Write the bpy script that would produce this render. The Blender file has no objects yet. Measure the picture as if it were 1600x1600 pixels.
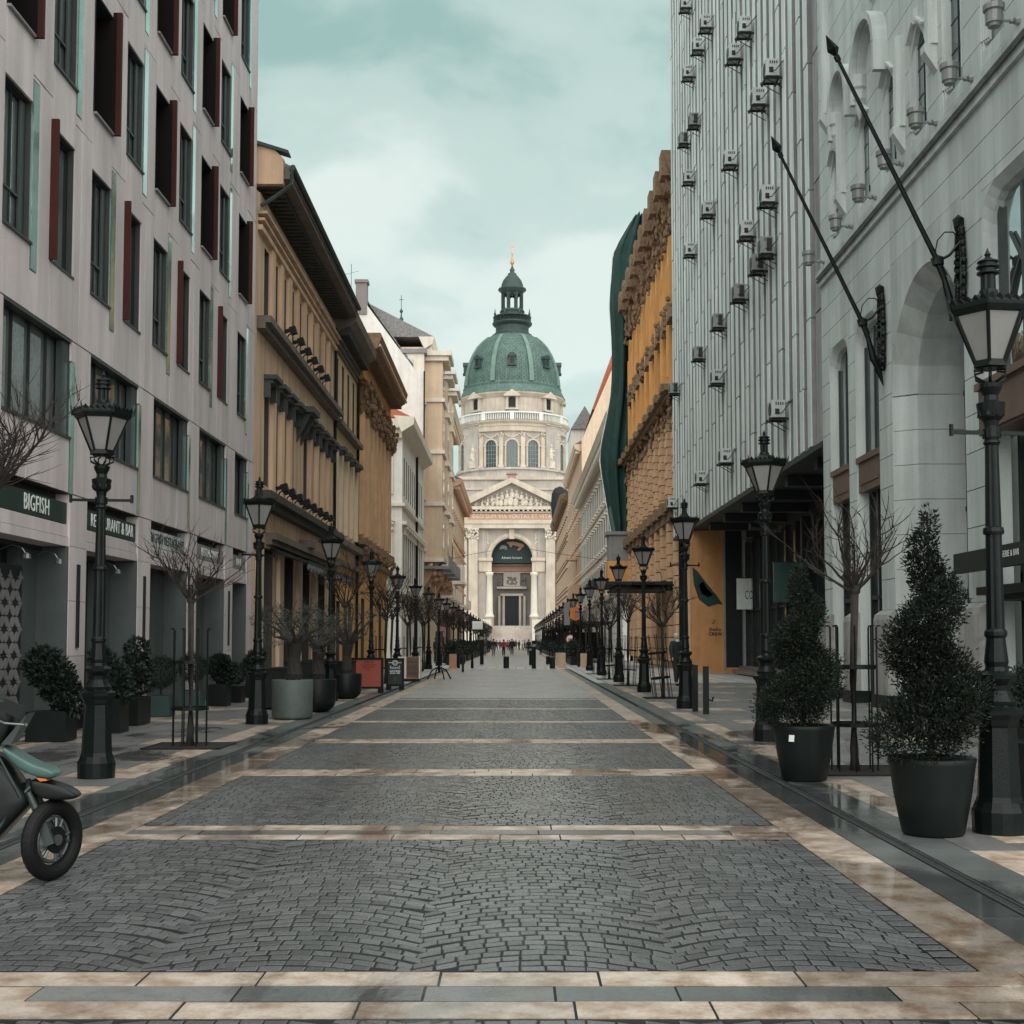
import bpy, bmesh, math, random
import numpy as np
from mathutils import Vector, Matrix, Euler
R = math.radians
rnd = random.Random(7)
SC = bpy.context.scene
COL = SC.collection

# ---------------------------------------------------------------- camera
cam_d = bpy.data.cameras.new('camera'); cam = bpy.data.objects.new('camera', cam_d); COL.objects.link(cam)
cam.location = (0, 0, 1.5); cam.rotation_euler = (R(90 + 3.3), 0, 0)
cam_d.sensor_width = 36; cam_d.lens = 45.0
cam_d.shift_x = -6 / 1600; cam_d.shift_y = 86.7 / 1600
cam_d.clip_start = 0.1; cam_d.clip_end = 3000
SC.camera = cam

# ---------------------------------------------------------------- world: overcast sky over a Nishita base
SUN_EL, SUN_AZ = 50, 166        # azimuth clockwise from +Y
w = bpy.data.worlds.new('World'); SC.world = w; w.use_nodes = True
nt = w.node_tree; nt.nodes.clear()
def N(t, **k):
    n = nt.nodes.new(t)
    for a, b in k.items(): setattr(n, a, b)
    return n
sky = N('ShaderNodeTexSky', sky_type='NISHITA', sun_disc=False, sun_elevation=R(SUN_EL), sun_rotation=R(SUN_AZ))
geo = N('ShaderNodeTexCoord'); sep = N('ShaderNodeSeparateXYZ'); nt.links.new(geo.outputs['Generated'], sep.inputs[0])
zz = N('ShaderNodeMath', operation='MAXIMUM'); nt.links.new(sep.outputs['Z'], zz.inputs[0]); zz.inputs[1].default_value = 0.0
za = N('ShaderNodeMath', operation='ADD'); nt.links.new(zz.outputs[0], za.inputs[0]); za.inputs[1].default_value = 0.28
vx = N('ShaderNodeMath', operation='DIVIDE'); nt.links.new(sep.outputs['X'], vx.inputs[0]); nt.links.new(za.outputs[0], vx.inputs[1])
vy = N('ShaderNodeMath', operation='DIVIDE'); nt.links.new(sep.outputs['Y'], vy.inputs[0]); nt.links.new(za.outputs[0], vy.inputs[1])
cb = N('ShaderNodeCombineXYZ'); nt.links.new(vx.outputs[0], cb.inputs[0]); nt.links.new(vy.outputs[0], cb.inputs[1])
def wnoise(scale, detail, off):
    m = N('ShaderNodeVectorMath', operation='ADD'); nt.links.new(cb.outputs[0], m.inputs[0]); m.inputs[1].default_value = off
    n = N('ShaderNodeTexNoise'); n.inputs['Scale'].default_value = scale; n.inputs['Detail'].default_value = detail
    n.inputs['Roughness'].default_value = 0.5; n.inputs['Distortion'].default_value = 0.35
    nt.links.new(m.outputs[0], n.inputs['Vector']); return n
n1 = wnoise(1.15, 6, (3.1, 7.7, 0)); n2 = wnoise(3.0, 6, (11.3, 2.2, 4))
mm = N('ShaderNodeMath', operation='MULTIPLY_ADD'); nt.links.new(n2.outputs['Fac'], mm.inputs[0]); mm.inputs[1].default_value = 0.62; nt.links.new(n1.outputs['Fac'], mm.inputs[2])
rampc = N('ShaderNodeValToRGB'); nt.links.new(mm.outputs[0], rampc.inputs[0])
cr = rampc.color_ramp; cr.interpolation = 'EASE'
cr.elements[0].position = 0.70; cr.elements[0].color = (0.225, 0.345, 0.325, 1)
cr.elements[1].position = 0.92; cr.elements[1].color = (0.50, 0.56, 0.535, 1)
e = cr.elements.new(0.80); e.color = (0.345, 0.445, 0.42, 1)
# low sky is a little paler than the sky above
hz = N('ShaderNodeMapRange'); nt.links.new(sep.outputs['Z'], hz.inputs[0]); hz.inputs[1].default_value = 0.0; hz.inputs[2].default_value = 0.42
hz.inputs[3].default_value = 0.85; hz.inputs[4].default_value = 0.0
mixh = N('ShaderNodeMix', data_type='RGBA'); nt.links.new(hz.outputs[0], mixh.inputs[0]); nt.links.new(rampc.outputs[0], mixh.inputs[6]); mixh.inputs[7].default_value = (0.50, 0.585, 0.557, 1)
gain = N('ShaderNodeVectorMath', operation='SCALE'); nt.links.new(mixh.outputs[2], gain.inputs[0]); gain.inputs['Scale'].default_value = 10.0
mixs = N('ShaderNodeMix', data_type='RGBA'); mixs.inputs[0].default_value = 0.97
nt.links.new(sky.outputs[0], mixs.inputs[6]); nt.links.new(gain.outputs[0], mixs.inputs[7])
bg = N('ShaderNodeBackground'); nt.links.new(mixs.outputs[2], bg.inputs[0]); bg.inputs[1].default_value = 0.060
wo = N('ShaderNodeOutputWorld'); nt.links.new(bg.outputs[0], wo.inputs[0])

# ---------------------------------------------------------------- sun behind the cloud
sd = bpy.data.lights.new('sun', 'SUN'); sd.energy = 1.5; sd.angle = R(100); sd.color = (1.0, 0.95, 0.9)
so = bpy.data.objects.new('sun', sd); COL.objects.link(so)
so.rotation_euler = (R(90 - SUN_EL), 0, R(180 - SUN_AZ)); so.location = (20, -40, 60)

SC.view_settings.view_transform = 'Standard'; SC.view_settings.look = 'None'
SC.view_settings.gamma = 1; SC.view_settings.exposure = 1.38; SC.view_settings.use_curve_mapping = False
SC.cycles.max_bounces = 6; SC.cycles.diffuse_bounces = 3; SC.cycles.glossy_bounces = 3; SC.cycles.transmission_bounces = 2

# ---------------------------------------------------------------- materials
MATS = {}
def mat(name, col, rough=0.7, var=0.12, scale=2.0, streak=0.0, grain=0.05, bump=0.0, bscale=40.0, metal=0.0, island=0.0, wet=False,
        spec=0.5, col2=None, emit=None, zone=None, voro=None, brick=None, ior=1.5, stain=0.0):
    if name in MATS: return MATS[name]
    m = bpy.data.materials.new(name); m.use_nodes = True; t = m.node_tree; t.nodes.clear(); L = t.links.new
    def n(ty, **k):
        x = t.nodes.new(ty)
        for a, b in k.items(): setattr(x, a, b)
        return x
    out = n('ShaderNodeOutputMaterial'); p = n('ShaderNodeBsdfPrincipled'); L(p.outputs[0], out.inputs[0])
    p.inputs['Metallic'].default_value = metal; p.inputs['Roughness'].default_value = rough; p.inputs['Specular IOR Level'].default_value = spec
    p.inputs['IOR'].default_value = ior
    g = n('ShaderNodeNewGeometry'); pos = g.outputs['Position']
    val = None      # multiplicative brightness
    def mul(a, b):
        if a is None: return b
        x = n('ShaderNodeMath', operation='MULTIPLY'); L(a, x.inputs[0]); L(b, x.inputs[1]); return x.outputs[0]
    def rng(src, lo, hi, a=0.3, b=0.7):
        x = n('ShaderNodeMapRange'); L(src, x.inputs[0]); x.inputs[1].default_value = a; x.inputs[2].default_value = b; x.inputs[3].default_value = lo; x.inputs[4].default_value = hi; return x.outputs[0]
    nz = n('ShaderNodeTexNoise'); nz.inputs['Scale'].default_value = scale; nz.inputs['Detail'].default_value = 5; L(pos, nz.inputs['Vector'])
    if var: val = mul(val, rng(nz.outputs['Fac'], 1 - var, 1 + var))
    if grain:
        ng = n('ShaderNodeTexNoise'); ng.inputs['Scale'].default_value = 55; ng.inputs['Detail'].default_value = 3; L(pos, ng.inputs['Vector'])
        val = mul(val, rng(ng.outputs['Fac'], 1 - grain * 2, 1 + grain * 2))
    if streak:
        mp = n('ShaderNodeMapping'); mp.inputs['Scale'].default_value = (1.6, 1.6, 0.11); L(pos, mp.inputs['Vector'])
        ns = n('ShaderNodeTexNoise'); ns.inputs['Scale'].default_value = 1.6; ns.inputs['Detail'].default_value = 4; ns.inputs['Roughness'].default_value = 0.55; L(mp.outputs[0], ns.inputs['Vector'])
        val = mul(val, rng(ns.outputs['Fac'], 1 - streak, 1 + streak * 0.35, 0.35, 0.62))
    if island:
        val = mul(val, rng(g.outputs['Random Per Island'], 1 - island, 1 + island, 0, 1))
        oi = n('ShaderNodeObjectInfo'); val = mul(val, rng(oi.outputs['Random'], 1 - island * 0.8, 1 + island * 0.8, 0, 1))
    base = n('ShaderNodeRGB'); base.outputs[0].default_value = (*col, 1); c = base.outputs[0]
    if col2:
        b2 = n('ShaderNodeRGB'); b2.outputs[0].default_value = (*col2, 1)
        n5 = n('ShaderNodeTexNoise'); n5.inputs['Scale'].default_value = scale * 1.7; n5.inputs['Detail'].default_value = 6; n5.inputs['Roughness'].default_value = 0.62; L(pos, n5.inputs['Vector'])
        f = rng(n5.outputs['Fac'], 0, 1, 0.42, 0.62)
        x = n('ShaderNodeMix', data_type='RGBA'); L(f, x.inputs[0]); L(c, x.inputs[6]); L(b2.outputs[0], x.inputs[7]); c = x.outputs[2]
    if stain:
        n6 = n('ShaderNodeTexNoise'); n6.inputs['Scale'].default_value = 1.3; n6.inputs['Detail'].default_value = 8; n6.inputs['Roughness'].default_value = 0.7; n6.inputs['Distortion'].default_value = 0.8; L(pos, n6.inputs['Vector'])
        val = mul(val, rng(n6.outputs['Fac'], 1.0, 1 - stain, 0.5, 0.62))
    if brick:
        mpb = n('ShaderNodeMapping'); L(pos, mpb.inputs['Vector']); mpb.inputs['Rotation'].default_value = brick[2]
        bt = n('ShaderNodeTexBrick'); bt.inputs['Color1'].default_value = (1, 1, 1, 1); bt.inputs['Color2'].default_value = (0.8, 0.8, 0.8, 1); bt.inputs['Mortar'].default_value = (0.35, 0.35, 0.35, 1)
        bt.inputs['Scale'].default_value = 1.0; bt.inputs['Brick Width'].default_value = brick[0]; bt.inputs['Row Height'].default_value = brick[1]; bt.inputs['Mortar Size'].default_value = brick[1] * 0.06
        L(mpb.outputs[0], bt.inputs['Vector'])
        x = n('ShaderNodeMix', data_type='RGBA', blend_type='MULTIPLY'); x.inputs[0].default_value = 1; L(c, x.inputs[6]); L(bt.outputs['Color'], x.inputs[7]); c = x.outputs[2]
    if voro:
        vt = n('ShaderNodeTexVoronoi', feature='DISTANCE_TO_EDGE'); vt.inputs['Scale'].default_value = voro; L(pos, vt.inputs['Vector'])
        vf = rng(vt.outputs['Distance'], 0.35, 1.0, 0.0, 0.12); val = mul(val, vf)
        vc = n('ShaderNodeTexVoronoi'); vc.inputs['Scale'].default_value = voro; L(pos, vc.inputs['Vector'])
        sx = n('ShaderNodeSeparateColor'); L(vc.outputs['Color'], sx.inputs[0]); val = mul(val, rng(sx.outputs[0], 0.75, 1.25, 0, 1))
    if wet:
        nw = n('ShaderNodeTexNoise'); nw.inputs['Scale'].default_value = 0.55; nw.inputs['Detail'].default_value = 7; nw.inputs['Roughness'].default_value = 0.6; nw.inputs['Distortion'].default_value = 0.6
        mw = n('ShaderNodeMapping'); mw.inputs['Scale'].default_value = (1.5, 0.7, 1); L(pos, mw.inputs['Vector']); L(mw.outputs[0], nw.inputs['Vector'])
        # water stands along the two drains
        sp = n('ShaderNodeSeparateXYZ'); L(pos, sp.inputs[0])
        ab = n('ShaderNodeMath', operation='ADD'); L(sp.outputs['X'], ab.inputs[0]); ab.inputs[1].default_value = 0.47
        ab2 = n('ShaderNodeMath', operation='ABSOLUTE'); L(ab.outputs[0], ab2.inputs[0])
        ab3 = n('ShaderNodeMath', operation='SUBTRACT'); L(ab2.outputs[0], ab3.inputs[0]); ab3.inputs[1].default_value = 3.0
        ab4 = n('ShaderNodeMath', operation='ABSOLUTE'); L(ab3.outputs[0], ab4.inputs[0])
        nearg = rng(ab4.outputs[0], 0.10, 0.0, 0.15, 0.9)
        yy = rng(sp.outputs['Y'], 0.02, -0.22, 19, 31)
        s1 = n('ShaderNodeMath', operation='ADD'); L(nw.outputs['Fac'], s1.inputs[0]); L(nearg, s1.inputs[1])
        s2 = n('ShaderNodeMath', operation='ADD'); L(s1.outputs[0], s2.inputs[0]); L(yy, s2.inputs[1])
        wf = rng(s2.outputs[0], 0, 1, 0.50, 0.60)
        val = mul(val, rng(wf, 1.0, 0.55, 0, 1))
        rr = rng(wf, rough, wet if isinstance(wet, float) else 0.12, 0, 1); L(rr, p.inputs['Roughness'])
    if zone:      # a stretch of the street that is still wet
        sp = n('ShaderNodeSeparateXYZ'); L(pos, sp.inputs[0]); a_ = rng(sp.outputs['Y'], 0, 1, zone[0], zone[0]+1.5); b_ = rng(sp.outputs['Y'], 1, 0, zone[1], zone[1]+1.2)
        nw = n('ShaderNodeTexNoise'); nw.inputs['Scale'].default_value = 1.6; nw.inputs['Detail'].default_value = 6; L(pos, nw.inputs['Vector'])
        z1 = mul(mul(a_, b_), rng(nw.outputs['Fac'], 0.45, 1.0, 0.35, 0.55)); L(rng(z1, rough, zone[2], 0, 1), p.inputs['Roughness']); val = mul(val, rng(z1, 1.0, 1.0, 0, 1)); L(rng(z1, spec, 1.0, 0, 1), p.inputs['Specular IOR Level'])
    if val is not None:
        x = n('ShaderNodeVectorMath', operation='SCALE'); L(c, x.inputs[0]); L(val, x.inputs['Scale']); c = x.outputs[0]
    L(c, p.inputs['Base Color'])
    if bump:
        nb = n('ShaderNodeTexNoise'); nb.inputs['Scale'].default_value = bscale; nb.inputs['Detail'].default_value = 5; L(pos, nb.inputs['Vector'])
        b = n('ShaderNodeBump'); b.inputs['Strength'].default_value = 1.0; b.inputs['Distance'].default_value = bump; L(nb.outputs['Fac'], b.inputs['Height'])
        if wet:
            x = n('ShaderNodeMath', operation='MULTIPLY'); L(rng(wf, 1, 0.12, 0, 1), x.inputs[0]); x.inputs[1].default_value = 1.0; L(x.outputs[0], b.inputs['Strength'])
        L(b.outputs[0], p.inputs['Normal'])
    if emit:
        p.inputs['Emission Color'].default_value = (*emit[0], 1); p.inputs['Emission Strength'].default_value = emit[1]
    MATS[name] = m
    return m
def glass(name, col=(0.012, 0.02, 0.02), rough=0.03, wave=0.004, spec=0.9, metal=0.0):
    if name in MATS: return MATS[name]
    m = mat(name, col, rough=rough, var=0.3, scale=0.8, grain=0, bump=wave, bscale=1.1, metal=metal, spec=spec, ior=1.75)
    return m
glass('glass_dark', (0.03, 0.055, 0.055), 0.15, 0.01, metal=0.1, spec=0.5)
M = lambda k: MATS[k]
mat('office_clad', (0.60, 0.53, 0.535), 0.62, var=0.07, scale=0.6, streak=0.16, grain=0.04, bump=0.002, bscale=90, island=0.07)
mat('office_back', (0.05, 0.046, 0.046), 0.8, streak=0.1)
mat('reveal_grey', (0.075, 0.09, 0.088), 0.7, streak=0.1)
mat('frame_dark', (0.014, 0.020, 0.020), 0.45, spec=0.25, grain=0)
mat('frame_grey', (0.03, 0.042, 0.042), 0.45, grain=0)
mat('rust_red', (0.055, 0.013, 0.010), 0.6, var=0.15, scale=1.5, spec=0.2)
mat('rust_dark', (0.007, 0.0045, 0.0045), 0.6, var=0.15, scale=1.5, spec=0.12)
glass('glass', (0.28, 0.31, 0.31), metal=0.6); glass('glass_teal', (0.42, 0.62, 0.57), 0.06, 0.002, metal=0.7); glass('glass_shop', (0.07, 0.085, 0.085), 0.02, 0.003, spec=1.0, metal=0.4)
glass('glass_mirror', (0.42, 0.45, 0.44), 0.03, 0.006, metal=0.9)
mat('sign_teal', (0.008, 0.028, 0.027), 0.5, grain=0.02)
mat('sign_white', (0.75, 0.78, 0.76), 0.5, grain=0)
mat('lead_grey', (0.22, 0.215, 0.22), 0.55, streak=0.1)
mat('taupe', (0.62, 0.415, 0.28), 0.8, var=0.10, scale=0.7, streak=0.22, bump=0.002)
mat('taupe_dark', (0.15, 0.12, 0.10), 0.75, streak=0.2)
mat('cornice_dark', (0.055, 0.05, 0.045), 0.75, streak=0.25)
mat('beige', (0.64, 0.46, 0.28), 0.8, var=0.08, streak=0.15)
mat('ochre', (0.64, 0.335, 0.115), 0.8, var=0.12, scale=0.8, streak=0.18, bump=0.002)
mat('ochre_lite', (0.62, 0.395, 0.24), 0.8, var=0.10, streak=0.15)
mat('capital_stone', (0.20, 0.125, 0.075), 0.85, var=0.3, scale=6, bump=0.01, bscale=20)
mat('cream', (0.74, 0.68, 0.59), 0.8, var=0.06, streak=0.10)
mat('cream_warm', (0.68, 0.52, 0.38), 0.8, var=0.06, streak=0.12)
mat('offwhite', (0.76, 0.75, 0.71), 0.8, var=0.05, streak=0.10, stain=0.06)
mat('pinkish', (0.58, 0.38, 0.26), 0.8, var=0.06, streak=0.12)
mat('brickred', (0.33, 0.16, 0.11), 0.85, var=0.1, brick=(0.5, 0.16, (R(90), 0, R(90))))
mat('slate', (0.17, 0.165, 0.165), 0.7, var=0.3, scale=5, island=0.25)
mat('tile_red', (0.42, 0.12, 0.06), 0.7, var=0.15, scale=3, island=0.15)
mat('copper', (0.085, 0.145, 0.125), 0.65, var=0.18, scale=0.35, streak=0.28, grain=0.03, island=0.10)
mat('copper_dark', (0.028, 0.052, 0.047), 0.6, var=0.2, scale=0.8, streak=0.2)
mat('copper_rib', (0.14, 0.215, 0.185), 0.6, var=0.15, scale=0.8)
mat('gold', (0.65, 0.28, 0.12), 0.35, metal=0.6, var=0.1)
mat('bas_stone', (0.56, 0.475, 0.39), 0.85, var=0.13, scale=0.45, streak=0.12, bump=0.004, bscale=6, island=0.05)
mat('bas_stone2', (0.47, 0.415, 0.375), 0.85, var=0.15, scale=0.4, streak=0.12)
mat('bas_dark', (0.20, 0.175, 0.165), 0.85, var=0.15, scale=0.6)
mat('bas_relief', (0.62, 0.55, 0.47), 0.85, var=0.2, scale=1.5)
mat('frieze', (0.52, 0.29, 0.20), 0.8, var=0.08)
mat('banner', (0.012, 0.03, 0.03), 0.6, grain=0)
mat('skinlike', (0.45, 0.24, 0.15), 0.6)
mat('deco_stone', (0.56, 0.605, 0.59), 0.8, var=0.09, scale=0.5, streak=0.16, grain=0.05, bump=0.0025, bscale=60, island=0.05)
mat('deco_smooth', (0.54, 0.575, 0.565), 0.8, var=0.1, scale=0.8, streak=0.2, bump=0.002)
mat('deco_dark', (0.07, 0.08, 0.077), 0.7, var=0.15, streak=0.2)
mat('deco_plinth', (0.36, 0.35, 0.34), 0.75, var=0.12, scale=2, streak=0.25, bump=0.002, bscale=70, stain=0.25)
mat('bronze', (0.13, 0.08, 0.06), 0.5, var=0.15, streak=0.1)
mat('mod_rib_shade', (0.27, 0.25, 0.26), 0.75, streak=0.25, island=0.08)  # rib flanks: weathered tone, darkened with side shade put into the colour
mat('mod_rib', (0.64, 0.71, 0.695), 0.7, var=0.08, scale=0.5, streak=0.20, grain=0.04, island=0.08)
mat('mod_back', (0.10, 0.10, 0.10), 0.75, streak=0.3)
mat('mod_panel', (0.30, 0.30, 0.30), 0.75, streak=0.3, island=0.1)
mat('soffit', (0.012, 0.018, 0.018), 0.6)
mat('render_orange', (0.50, 0.25, 0.10), 0.85, var=0.06, streak=0.12, stain=0.12)
mat('iron', (0.0045, 0.0075, 0.0072), 0.36, var=0.25, scale=9, grain=0.03, bump=0.002, bscale=45, spec=0.22)
mat('iron_dull', (0.006, 0.008, 0.008), 0.5, spec=0.2, grain=0.02)
mat('lampglass', (0.24, 0.232, 0.228), 0.35, var=0.08, scale=5, grain=0)
mat('ac_white', (0.50, 0.53, 0.52), 0.5, var=0.08, streak=0.15)
mat('ac_dark', (0.010, 0.012, 0.012), 0.6)
mat('ac_metal', (0.25, 0.26, 0.255), 0.5, metal=0.3, streak=0.2)
mat('net', (0.004, 0.035, 0.030), 0.75, var=0.3, scale=1.2, grain=0.12, streak=0.25, bump=0.10, bscale=0.8)
mat('net_dark', (0.010, 0.013, 0.014), 0.8, var=0.3)
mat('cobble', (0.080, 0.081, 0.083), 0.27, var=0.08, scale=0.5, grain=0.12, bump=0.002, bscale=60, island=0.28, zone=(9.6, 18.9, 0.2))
mat('mortar', (0.004, 0.0045, 0.0045), 0.7, var=0.2, scale=6, bump=0.003, wet=0.25)
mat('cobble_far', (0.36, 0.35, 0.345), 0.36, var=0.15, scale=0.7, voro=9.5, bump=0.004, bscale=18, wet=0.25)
mat('slab_beige', (0.48, 0.40, 0.34), 0.38, var=0.15, scale=2.6, grain=0.06, col2=(0.30, 0.205, 0.145), bump=0.004, bscale=16, island=0.15, wet=0.08, stain=0.2)
mat('slab_dark', (0.11, 0.115, 0.115), 0.34, var=0.2, scale=2, grain=0.06, col2=(0.10, 0.112, 0.11), bump=0.003, bscale=25, island=0.16, wet=0.09)
mat('slab_grey', (0.165, 0.162, 0.16), 0.40, var=0.15, scale=1.2, grain=0.07, bump=0.002, bscale=50, island=0.13, wet=0.12, stain=0.25)
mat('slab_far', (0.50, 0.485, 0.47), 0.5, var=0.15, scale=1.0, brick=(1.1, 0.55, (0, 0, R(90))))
mat('pot_dark', (0.008, 0.0115, 0.0115), 0.42, spec=0.22, var=0.12, scale=4, grain=0.02)
mat('pot_grey', (0.085, 0.105, 0.10), 0.6, var=0.12, scale=6, grain=0.08, bump=0.001)
mat('pot_teal', (0.03, 0.062, 0.058), 0.6, var=0.1)
mat('soil', (0.012, 0.010, 0.009), 0.95, bump=0.01)
mat('leaf_conifer', (0.013, 0.021, 0.0165), 0.65, var=0.35, scale=9, grain=0.02, island=0.65, col2=(0.020, 0.024, 0.015), spec=0.2)
mat('leaf_bush', (0.015, 0.024, 0.019), 0.6, spec=0.3, var=0.3, scale=8, grain=0, island=0.45)
mat('leaf_olive', (0.05, 0.052, 0.043), 0.65, var=0.3, scale=8, grain=0, island=0.4)
mat('bark', (0.030, 0.026, 0.023), 0.9, var=0.3, scale=14, bump=0.008, bscale=30)
mat('twig', (0.026, 0.018, 0.015), 0.85, var=0.2, scale=5)
mat('rubber', (0.005, 0.0055, 0.0055), 0.65, spec=0.25, bump=0.002, bscale=60)
mat('scoot_black', (0.004, 0.006, 0.006), 0.34, var=0.1, grain=0, spec=0.3); mat('drain', (0.035, 0.038, 0.038), 0.5)
mat('scoot_teal', (0.055, 0.11, 0.10), 0.3, var=0.1, grain=0)
mat('scoot_silver', (0.16, 0.17, 0.17), 0.4, metal=0.8, grain=0)
mat('amber', (0.55, 0.16, 0.03), 0.3, grain=0)
mat('poster_red', (0.33, 0.065, 0.04), 0.55, var=0.08, grain=0.02)
mat('poster_dark', (0.008, 0.018, 0.018), 0.5)
mat('ink', (0.10, 0.02, 0.015), 0.6, grain=0)
mat('ink_black', (0.015, 0.018, 0.018), 0.6, grain=0)
mat('sign_red', (0.5, 0.05, 0.05), 0.5); mat('sign_mauve', (0.36, 0.2, 0.2), 0.5)
mat('terracotta', (0.45, 0.24, 0.16), 0.8)
mat('stone_post', (0.50, 0.36, 0.25), 0.8, var=0.15, scale=4)
mat('wood_slat', (0.13, 0.085, 0.07), 0.7, island=0.3)
mat('hood', (0.05, 0.056, 0.056), 0.7, streak=0.2)
mat('skin', (0.42, 0.26, 0.19), 0.6, grain=0)
mat('cloth_black', (0.018, 0.02, 0.022), 0.85); mat('cloth_navy', (0.03, 0.045, 0.055), 0.85); mat('cloth_red', (0.30, 0.025, 0.05), 0.85)
mat('cloth_grey', (0.14, 0.15, 0.15), 0.85); mat('cloth_white', (0.55, 0.56, 0.55), 0.85); mat('hair_dark', (0.02, 0.015, 0.012), 0.7); mat('hair_white', (0.5, 0.49, 0.47), 0.7)

# ---------------------------------------------------------------- mesh helpers
class MB:
    def __init__(s): s.v = []; s.f = []
    def add(s, vs, fs):
        o = len(s.v); s.v += [tuple(v) for v in vs]; s.f += [tuple(i + o for i in f) for f in fs]
    def box(s, x0, x1, y0, y1, z0, z1):
        if x0 > x1: x0, x1 = x1, x0
        if y0 > y1: y0, y1 = y1, y0
        if z0 > z1: z0, z1 = z1, z0
        s.add([(x0,y0,z0),(x1,y0,z0),(x1,y1,z0),(x0,y1,z0),(x0,y0,z1),(x1,y0,z1),(x1,y1,z1),(x0,y1,z1)],
              [(0,3,2,1),(4,5,6,7),(0,1,5,4),(1,2,6,5),(2,3,7,6),(3,0,4,7)])
    def obox(s, c, size, mtx):
        a, b, d = size[0]/2, size[1]/2, size[2]/2; c = Vector(c)
        vs = [c + mtx @ Vector((x*a, y*b, z*d)) for z in (-1,1) for y in (-1,1) for x in (-1,1)]
        s.add(vs, [(0,2,3,1),(4,5,7,6),(0,1,5,4),(1,3,7,5),(3,2,6,7),(2,0,4,6)])
    def prism(s, pts, plane, lo, hi):
        """pts: 2d outline; plane 'yz' extrudes along x, 'xz' along y, 'xy' along z"""
        def P(a, b, h): return (h, a, b) if plane == 'yz' else ((a, h, b) if plane == 'xz' else (a, b, h))
        n = len(pts); vs = [P(a, b, lo) for a, b in pts] + [P(a, b, hi) for a, b in pts]
        s.add(vs, [tuple(range(n))[::-1], tuple(range(n, 2*n))] + [(i, (i+1) % n, n + (i+1) % n, n + i) for i in range(n)])
    def cyl(s, p0, p1, r0, r1=None, n=8, caps=True):
        r1 = r0 if r1 is None else r1; p0 = Vector(p0); p1 = Vector(p1); d = (p1 - p0)
        if d.length < 1e-6: return
        q = d.to_track_quat('Z', 'Y').to_matrix(); vs = []
        for p, r in ((p0, r0), (p1, r1)):
            for i in range(n):
                a = 2*math.pi*i/n; vs.append(p + q @ Vector((r*math.cos(a), r*math.sin(a), 0)))
        fs = [(i, (i+1) % n, n + (i+1) % n, n + i) for i in range(n)]
        if caps: fs += [tuple(range(n))[::-1], tuple(range(n, 2*n))]
        s.add(vs, fs)
    def tube(s, path, r, n=6):
        rs = r if isinstance(r, (list, tuple)) else [r]*len(path)
        path = [Vector(p) for p in path]; vs = []
        for k, p in enumerate(path):
            d = (path[min(k+1, len(path)-1)] - path[max(k-1, 0)])
            q = d.to_track_quat('Z', 'Y').to_matrix()
            for i in range(n):
                a = 2*math.pi*i/n; vs.append(p + q @ Vector((rs[k]*math.cos(a), rs[k]*math.sin(a), 0)))
        fs = [(k*n+i, k*n+(i+1) % n, (k+1)*n+(i+1) % n, (k+1)*n+i) for k in range(len(path)-1) for i in range(n)]
        fs += [tuple(range(n))[::-1], tuple(range((len(path)-1)*n, len(path)*n))]
        s.add(vs, fs)
    def lathe(s, prof, n=16, c=(0,0,0), a0=0.0, a1=2*math.pi, flute=None):
        full = abs(a1 - a0 - 2*math.pi) < 1e-6; m = n if full else n + 1; vs = []
        for r, z in prof:
            for i in range(m):
                a = a0 + (a1-a0)*i/n; k = 1.0 if flute is None else (1 - flute*(i % 2))
                vs.append((c[0]+r*k*math.cos(a), c[1]+r*k*math.sin(a), c[2]+z))
        fs = []
        for k in range(len(prof)-1):
            for i in range(n):
                j = (i+1) % m; fs.append((k*m+i, k*m+j, (k+1)*m+j, (k+1)*m+i))
        if full: fs += [tuple(range(m))[::-1], tuple(range((len(prof)-1)*m, len(prof)*m))]
        s.add(vs, fs)
    def blob(s, c, r, rg=None, n=6):
        """a lumpy little boulder: carved ornament, fruit, heads of far figures"""
        rg = rg or rnd; rx, ry, rz = (r, r, r) if not isinstance(r, (tuple, list)) else r
        vs = [(c[0], c[1], c[2]-rz)]
        for k, (zz_, rr_) in enumerate(((-0.5, 0.86), (0.5, 0.86))):
            for i in range(n):
                a = 2*math.pi*(i + 0.5*k)/n; j = rg.uniform(0.75, 1.15)
                vs.append((c[0]+rx*rr_*j*math.cos(a), c[1]+ry*rr_*j*math.sin(a), c[2]+rz*zz_))
        vs.append((c[0], c[1], c[2]+rz)); t = 2*n+1
        fs = [(0, 1+(i+1) % n, 1+i) for i in range(n)] + [(1+i, 1+(i+1) % n, 1+n+i) for i in range(n)] + [(1+(i+1) % n, 1+n+(i+1) % n, 1+n+i) for i in range(n)] + [(t, 1+n+i, 1+n+(i+1) % n) for i in range(n)]
        s.add(vs, fs)
    def ring(s, ro, ri, plane, h0, h1, cy, cz, a0=0, a1=math.pi, n=16):
        """extruded annulus sector (arches)"""
        out = [(cy+ro*math.cos(a0+(a1-a0)*i/n), cz+ro*math.sin(a0+(a1-a0)*i/n)) for i in range(n+1)]
        inn = [(cy+ri*math.cos(a0+(a1-a0)*i/n), cz+ri*math.sin(a0+(a1-a0)*i/n)) for i in range(n+1)]
        for i in range(n):
            s.prism([out[i], out[i+1], inn[i+1], inn[i]], plane, h0, h1)
    def mesh(s, name, m, smooth=False, bevel=0.0):
        me = bpy.data.meshes.new(name); me.from_pydata(s.v, [], s.f)
        if m is not None: me.materials.append(m if not isinstance(m, str) else MATS[m])
        if smooth: me.shade_smooth() if hasattr(me, 'shade_smooth') else [setattr(p, 'use_smooth', True) for p in me.polygons]
        me.update(); return me
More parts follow.
